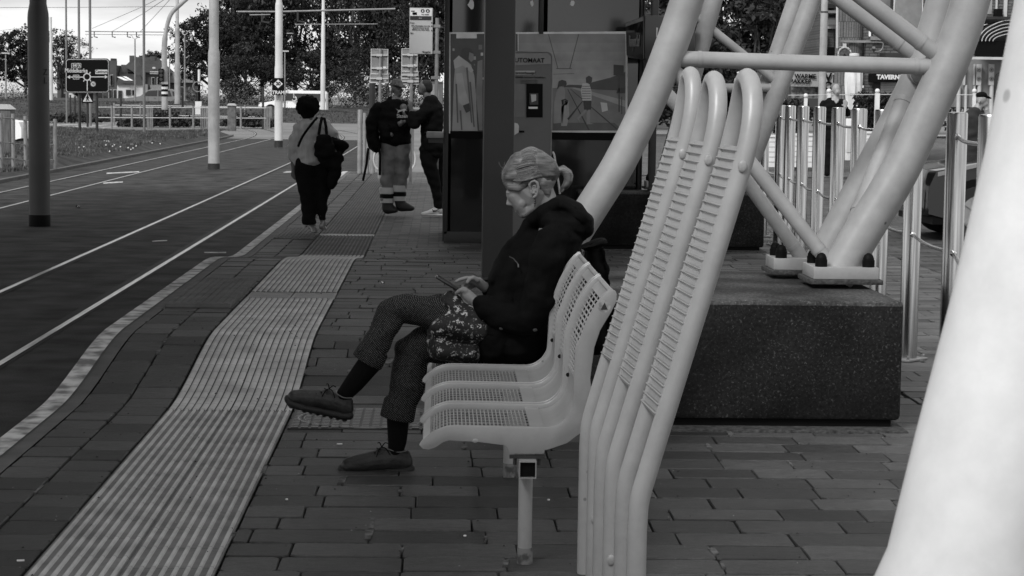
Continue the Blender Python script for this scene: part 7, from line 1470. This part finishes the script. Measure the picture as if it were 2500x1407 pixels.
# closed parasols
def parasol(u, v0, v1, Y, w_, lab, txt=None):
    p = P(u, v1, Y); q = P(u, v0, Y); k = Y / 5000; h = q.z - p.z; t = thing('closed_parasol', (p.x, Y, .2), lab, 'parasol', 'closed white parasols'); b = MB(); vs = []; n = 32; m = 14
    for j in range(m + 1):
        f = j / m; r = w_ / 2 * k * (.35 + .75 * math.sin(math.pi * (.12 + .70 * f)) ** 1.1 if f < .92 else .45)
        for i in range(n): a = 6.2832 * i / n; rr_ = r * (1 + .16 * math.cos(a * 8 + f * 1.5)); vs.append((p.x + rr_ * math.cos(a), Y + rr_ * math.sin(a), p.z + h * f * .93))
    b.add(vs, [(j * n + i, j * n + (i + 1) % n, (j + 1) * n + (i + 1) % n, (j + 1) * n + i) for j in range(m) for i in range(n)] + [tuple(m * n + i for i in range(n))]); cl = b.build('canopy', M_white, t, smooth=60)
    g = MB(); g.lathe((p.x, Y, q.z - h * .08), [(w_ * .18 * k, 0), (w_ * .34 * k, h * .03), (w_ * .34 * k, h * .07), (w_ * .1 * k, h * .08)], 16); g.build('top_cap', M_white, t); g = MB(); g.tube([(p.x, Y, .2), (p.x, Y, p.z + .1)], .03, 10); g.build('pole', M_offw, t)
    if txt: text_mesh('canopy_lettering', txt, .11, (p.x, Y - w_ * .62 * k, p.z + h * .27), M_black, t)
    return t
parasol(2082, 130, 268, 49, 36, 'closed white parasol with dark script, right of the standing man', 'esche')
parasol(1905, 100, 255, 50, 26, 'closed white parasol with its tip left of the lamp post'); parasol(1806, 175, 260, 62, 26, 'closed pale parasol far behind the leaning hoops'); parasol(1825, 175, 260, 64, 24, 'second closed pale parasol behind the hoop tops')
# terrace fence: white board panels, ball-topped posts, hedge
YT_ = 45.
def T_(u, v, dy=0.): return P(u, v, YT_ + dy)
tf = thing('terrace_fence', T_(1990, 420), 'white boarded terrace fence with ball-topped posts', 'fence')
for (u0, u1, v0, v1) in ((1868, 1905, 335, 408), (1905, 1985, 332, 408), (2110, 2240, 328, 405)):
    a, c = T_(u0, v1), T_(u1, v0); pn2 = MB().box(a.x, c.x, YT_, YT_ + .05, a.z, c.z).build('board_panel', M_white, tf, smooth=0)
    for k in range(1, 6): z = a.z + (c.z - a.z) * k / 6; MB().box(a.x, c.x, YT_ - .004, YT_ + .001, z - .006, z + .006).build('board_gap', M_galv, pn2, smooth=0)
    MB().box(a.x - .02, c.x + .02, YT_ - .03, YT_ + .08, c.z, c.z + .05).build('top_board', M_white, pn2, smooth=0)
for (u, v0, w_) in ((1963, 240, .035), (2137, 228, .05), (2373, 228, .035), (2019, 228, .035)): a, c = T_(u, 408), T_(u, v0); g = MB(); g.box(a.x - w_, a.x + w_, YT_ - .02, YT_ + .05, .2, c.z); g.ball((a.x, YT_ + .015, c.z + .05), .055); g.build('post', M_white, tf)
g = MB(); g.tube([T_(1925, 233), T_(2137, 231), T_(2380, 232)], .010, 6); g.build('glass_top_rail', M_offw, tf)
def hedge(u0, u1, v0, v1, Y, lab):
    a, c = P(u0, v1, Y), P(u1, v0, Y); t = thing('potted_hedge', ((a.x + c.x) / 2, Y, a.z), lab, 'hedge', 'terrace hedges'); rnd = random.Random(u0); b = MB()
    for _ in range(2600):
        x, z = rnd.uniform(a.x, c.x), rnd.uniform(a.z, c.z) + .06 * math.sin(rnd.uniform(0, 6)); q = Vector((x, Y + rnd.uniform(0, .4), z)); n = Vector((rnd.gauss(0, 1), rnd.gauss(0, 1), rnd.gauss(0, 1))).normalized(); t1 = n.orthogonal().normalized(); t2 = n.cross(t1); s = rnd.uniform(.03, .06); b.add([q - t1 * s, q + t2 * s * .5, q + t1 * s, q - t2 * s * .5], [(0, 1, 2, 3)], rnd.randrange(2))
    b.build('leaves', [M_leaf, M_leaf2], t, smooth=0, fix=False); g = MB(); g.box(a.x, c.x, Y + .02, Y + .38, .2, a.z + .1); g.build('planter', M_dark, t)
hedge(1908, 1975, 248, 330, 46, 'hedge left of the standing man'); hedge(2088, 2180, 232, 330, 46, 'tall hedge right of the closed parasol')
mb_ = thing('menu_board', T_(2072, 400), 'white framed menu board standing below the parasol', 'board'); a, c = T_(2064, 392, -2), T_(2082, 290, -2); g = MB(); g.box(a.x, c.x, YT_ - 2, YT_ - 1.9, a.z, c.z); pb_ = g.build('board_frame', M_white, mb_, bevel=.01); a, c = T_(2067, 372, -2.02), T_(2079, 310, -2.02); MB().box(a.x, c.x, YT_ - 2.02, YT_ - 2.0, a.z, c.z).build('board_face', M_offw, pb_)
# person in black holding a glass
Yq = 40.5; w = PX(Yq)
pq = thing('person', (P(2022, 430, Yq).x, Yq, .2), 'man in black with receding grey hair standing behind the bollards, one hand raised', 'person')
organic('body', [[w(2041, 218, 10, 0, 11, 13)], [w(2044, 226, 7, -.04, 8, 9)], [w(2044, 222, 2, -.09), w(2044, 226, 2.4, -.10)], [w(2031, 222, 2), w(2051, 222, 2)], [w(2041, 236, 7), w(2040, 244, 8)], [w(2036, 252, 16, 0, 12), w(2034, 330, 17, 0, 12)], [w(2056, 252, 6), w(2068, 275, 5.5, -.1), w(2063, 262, 4.5, -.22)],
                 [w(2063, 258, 5, -.22, 3.5)], [w(2060, 254, 1.7, -.23), w(2059, 246, 1.4, -.23)], [w(2063, 253, 1.7, -.23), w(2063, 244, 1.4, -.23)], [w(2066, 254, 1.7, -.23), w(2067, 246, 1.4, -.23)], [w(2068, 257, 1.7, -.23), w(2070, 250, 1.4, -.23)], [w(2059, 259, 1.7, -.23), w(2055, 256, 1.4, -.23)],
                 [w(2030, 340, 9), w(2022, 420, 6)], [w(2042, 340, 9), w(2036, 400, 6)], [w(2012, 256, 6), w(2006, 300, 5), w(2008, 330, 5)]], mat('skin_pale', .30, .5), pq, voxel=.012, smooth=2)
organic('hair', [[w(2036, 212, 8, .05, 10, 9), w(2046, 211, 7, .05, 9, 7)]], mat('grey_hair', .14, .8), pq, voxel=.012, smooth=1)
organic('jumper', [[w(2034, 248, 10, 0, 12, 5), w(2030, 262, 24, 0, 17), w(2030, 300, 25, 0, 17), w(2032, 335, 23, 0, 16)], [w(2052, 252, 10), w(2068, 278, 9, -.08), w(2064, 268, 8, -.17)], [w(2010, 256, 10), w(2003, 295, 9), w(2006, 330, 8)]], M_cloth, pq, voxel=.014, smooth=1, post=pfold(.03))
organic('trousers', [[w(2030, 330, 20, 0, 15), w(2024, 370, 13), w(2020, 420, 10)], [w(2042, 330, 16, 0, 14), w(2040, 370, 12), w(2034, 418, 9)]], M_jeans, pq, voxel=.014, smooth=1, post=pfold(.02))
organic('shoe', [[w(2014, 424, 6, 0, 7, 4), w(2022, 422, 7, 0, 7, 5)]], M_black, pq, voxel=.012, smooth=1)
organic('undershirt', [[w(2039, 246, 4, -.08), w(2042, 252, 2, -.12), w(2046, 245, 3, -.08)]], mat('undershirt', .3, .8), pq, voxel=.01, smooth=1)
# dark car behind the last bollards
Yc = 22.8; x0 = P(2252, 500, Yc).x
cr_ = car(x0, Yc, .2, 4.1, 1.45, 1.75, hatp, hatw, M_blackgloss, 'glossy dark car parked behind the nearest steel bollards', 'parked_car', 'car', wheel=.32, wx=(.155, .80))
g = MB(); g.prism([(x0 + .16, Yc - .012, .98), (x0 + .75, Yc - .012, 1.11), (x0 + .73, Yc - .012, 1.07), (x0 + .16, Yc - .012, .93)], (0, .02, 0)); g.build('bonnet_trim', M_chrome, cr_)
g = MB(); g.tube(smoothpath([(x0 + 1.05, Yc + .02, 1.20), (x0 + 1.55, Yc + .09, 1.56), (x0 + 2.1, Yc + .15, 1.63), (x0 + 3.0, Yc + .15, 1.62)], 4), .012, 6); g.build('window_trim', M_chrome, cr_)
# man with a cap beyond the car
w = PX(27.); pz_ = thing('person', (P(2385, 420, 27.).x, 27., .2), 'man with a black cap and dark top, hand at his mouth, beyond the dark car', 'person')
organic('body', [[w(2396, 243, 13, 0, 13, 15)], [w(2402, 254, 9, 0, 9, 10)], [w(2409, 250, 2.5), w(2410, 254, 3)], [w(2390, 250, 3, -.07, 2, 5)], [w(2388, 262, 10), w(2382, 275, 12)], [w(2380, 290, 22, 0, 18), w(2380, 380, 22, 0, 18)], [w(2405, 300, 8), w(2412, 285, 7), w(2408, 268, 6)],
                 [w(2407, 266, 5, 0, 4), w(2408, 262, 3)], [w(2406, 262, 2.4, -.02), w(2407, 254, 2)], [w(2409, 263, 2.4), w(2412, 256, 2)], [w(2410, 266, 2.4, .02), w(2414, 261, 2)], [w(2405, 266, 2.4, .03), w(2403, 260, 2)], [w(2409, 269, 2.2, -.03), w(2414, 266, 1.8)], [w(2380, 380, 14), w(2378, 500, 10), w(2384, 505, 8)]], MATS['skin_pale'], pz_, voxel=.011, smooth=2)
organic('cap', [[w(2396, 233, 14.5, 0, 14, 9), w(2398, 230, 11, 0, 12, 6)], [w(2406, 236, 8, 0, 12, 2.5), w(2417, 240, 4, 0, 9, 1.8)]], M_cloth, pz_, voxel=.009, smooth=1)
organic('top', [[w(2378, 270, 14, 0, 20, 7), w(2374, 290, 26, 0, 24), w(2376, 340, 28, 0, 24), w(2378, 400, 26, 0, 22)], [w(2398, 290, 12, -.06), w(2410, 302, 10, -.04), w(2412, 292, 9)]], mat('dark_top', .02, .9), pz_, voxel=.014, smooth=1, post=pfold(.02))
organic('trousers', [[w(2378, 400, 22, 0, 20), w(2378, 500, 13)]], M_jeans, pz_, voxel=.014, smooth=1)
# terrain skirt behind the square
hg = thing('background_hedge', (0, 110, .2), 'dark hedge closing the view far behind the square', 'hedge'); b = MB(); rnd = random.Random(9)
for _ in range(14000):
    x = rnd.uniform(9, 46); q = Vector((x, 118 + rnd.uniform(0, 3), .2 + rnd.random() ** .8 * (4.4 + .9 * math.sin(x * .9) + .5 * math.sin(x * 2.3)))); n = Vector((rnd.gauss(0, 1), rnd.gauss(0, 1), rnd.gauss(0, 1))).normalized(); t1 = n.orthogonal().normalized(); t2 = n.cross(t1); s = rnd.uniform(.10, .24); b.add([q - t1 * s, q + t2 * s * .5, q + t1 * s, q - t2 * s * .5], [(0, 1, 2, 3)], rnd.randrange(2))
b.build('leaves', [M_leaf, M_leaf2], hg, smooth=0, fix=False)
# grit and specks scattered over the near paving
rnd = random.Random(21)
for nm, mm_, n_, s0, s1 in (('pale_grit', MATS['worn_bolt'], 260, .0012, .0035), ('dark_grit', M_rubber, 500, .002, .006)):
    b = MB()
    for _ in range(n_):
        x, y = rnd.uniform(-1.7, 2.4), rnd.uniform(3.6, 16); s = rnd.uniform(s0, s1); z = profx(x, y) + .003 + (.006 if -1.32 < x < -.7 else 0)
        b.add([(x - s, y - s * .6, z), (x + s, y - s * .4, z), (x + s * .3, y + s, z), (x, y, z + s)], [(0, 1, 3), (1, 2, 3), (2, 0, 3), (0, 2, 1)])
    tag(b.build(nm, mm_, smooth=0, fix=False), kind='stuff')
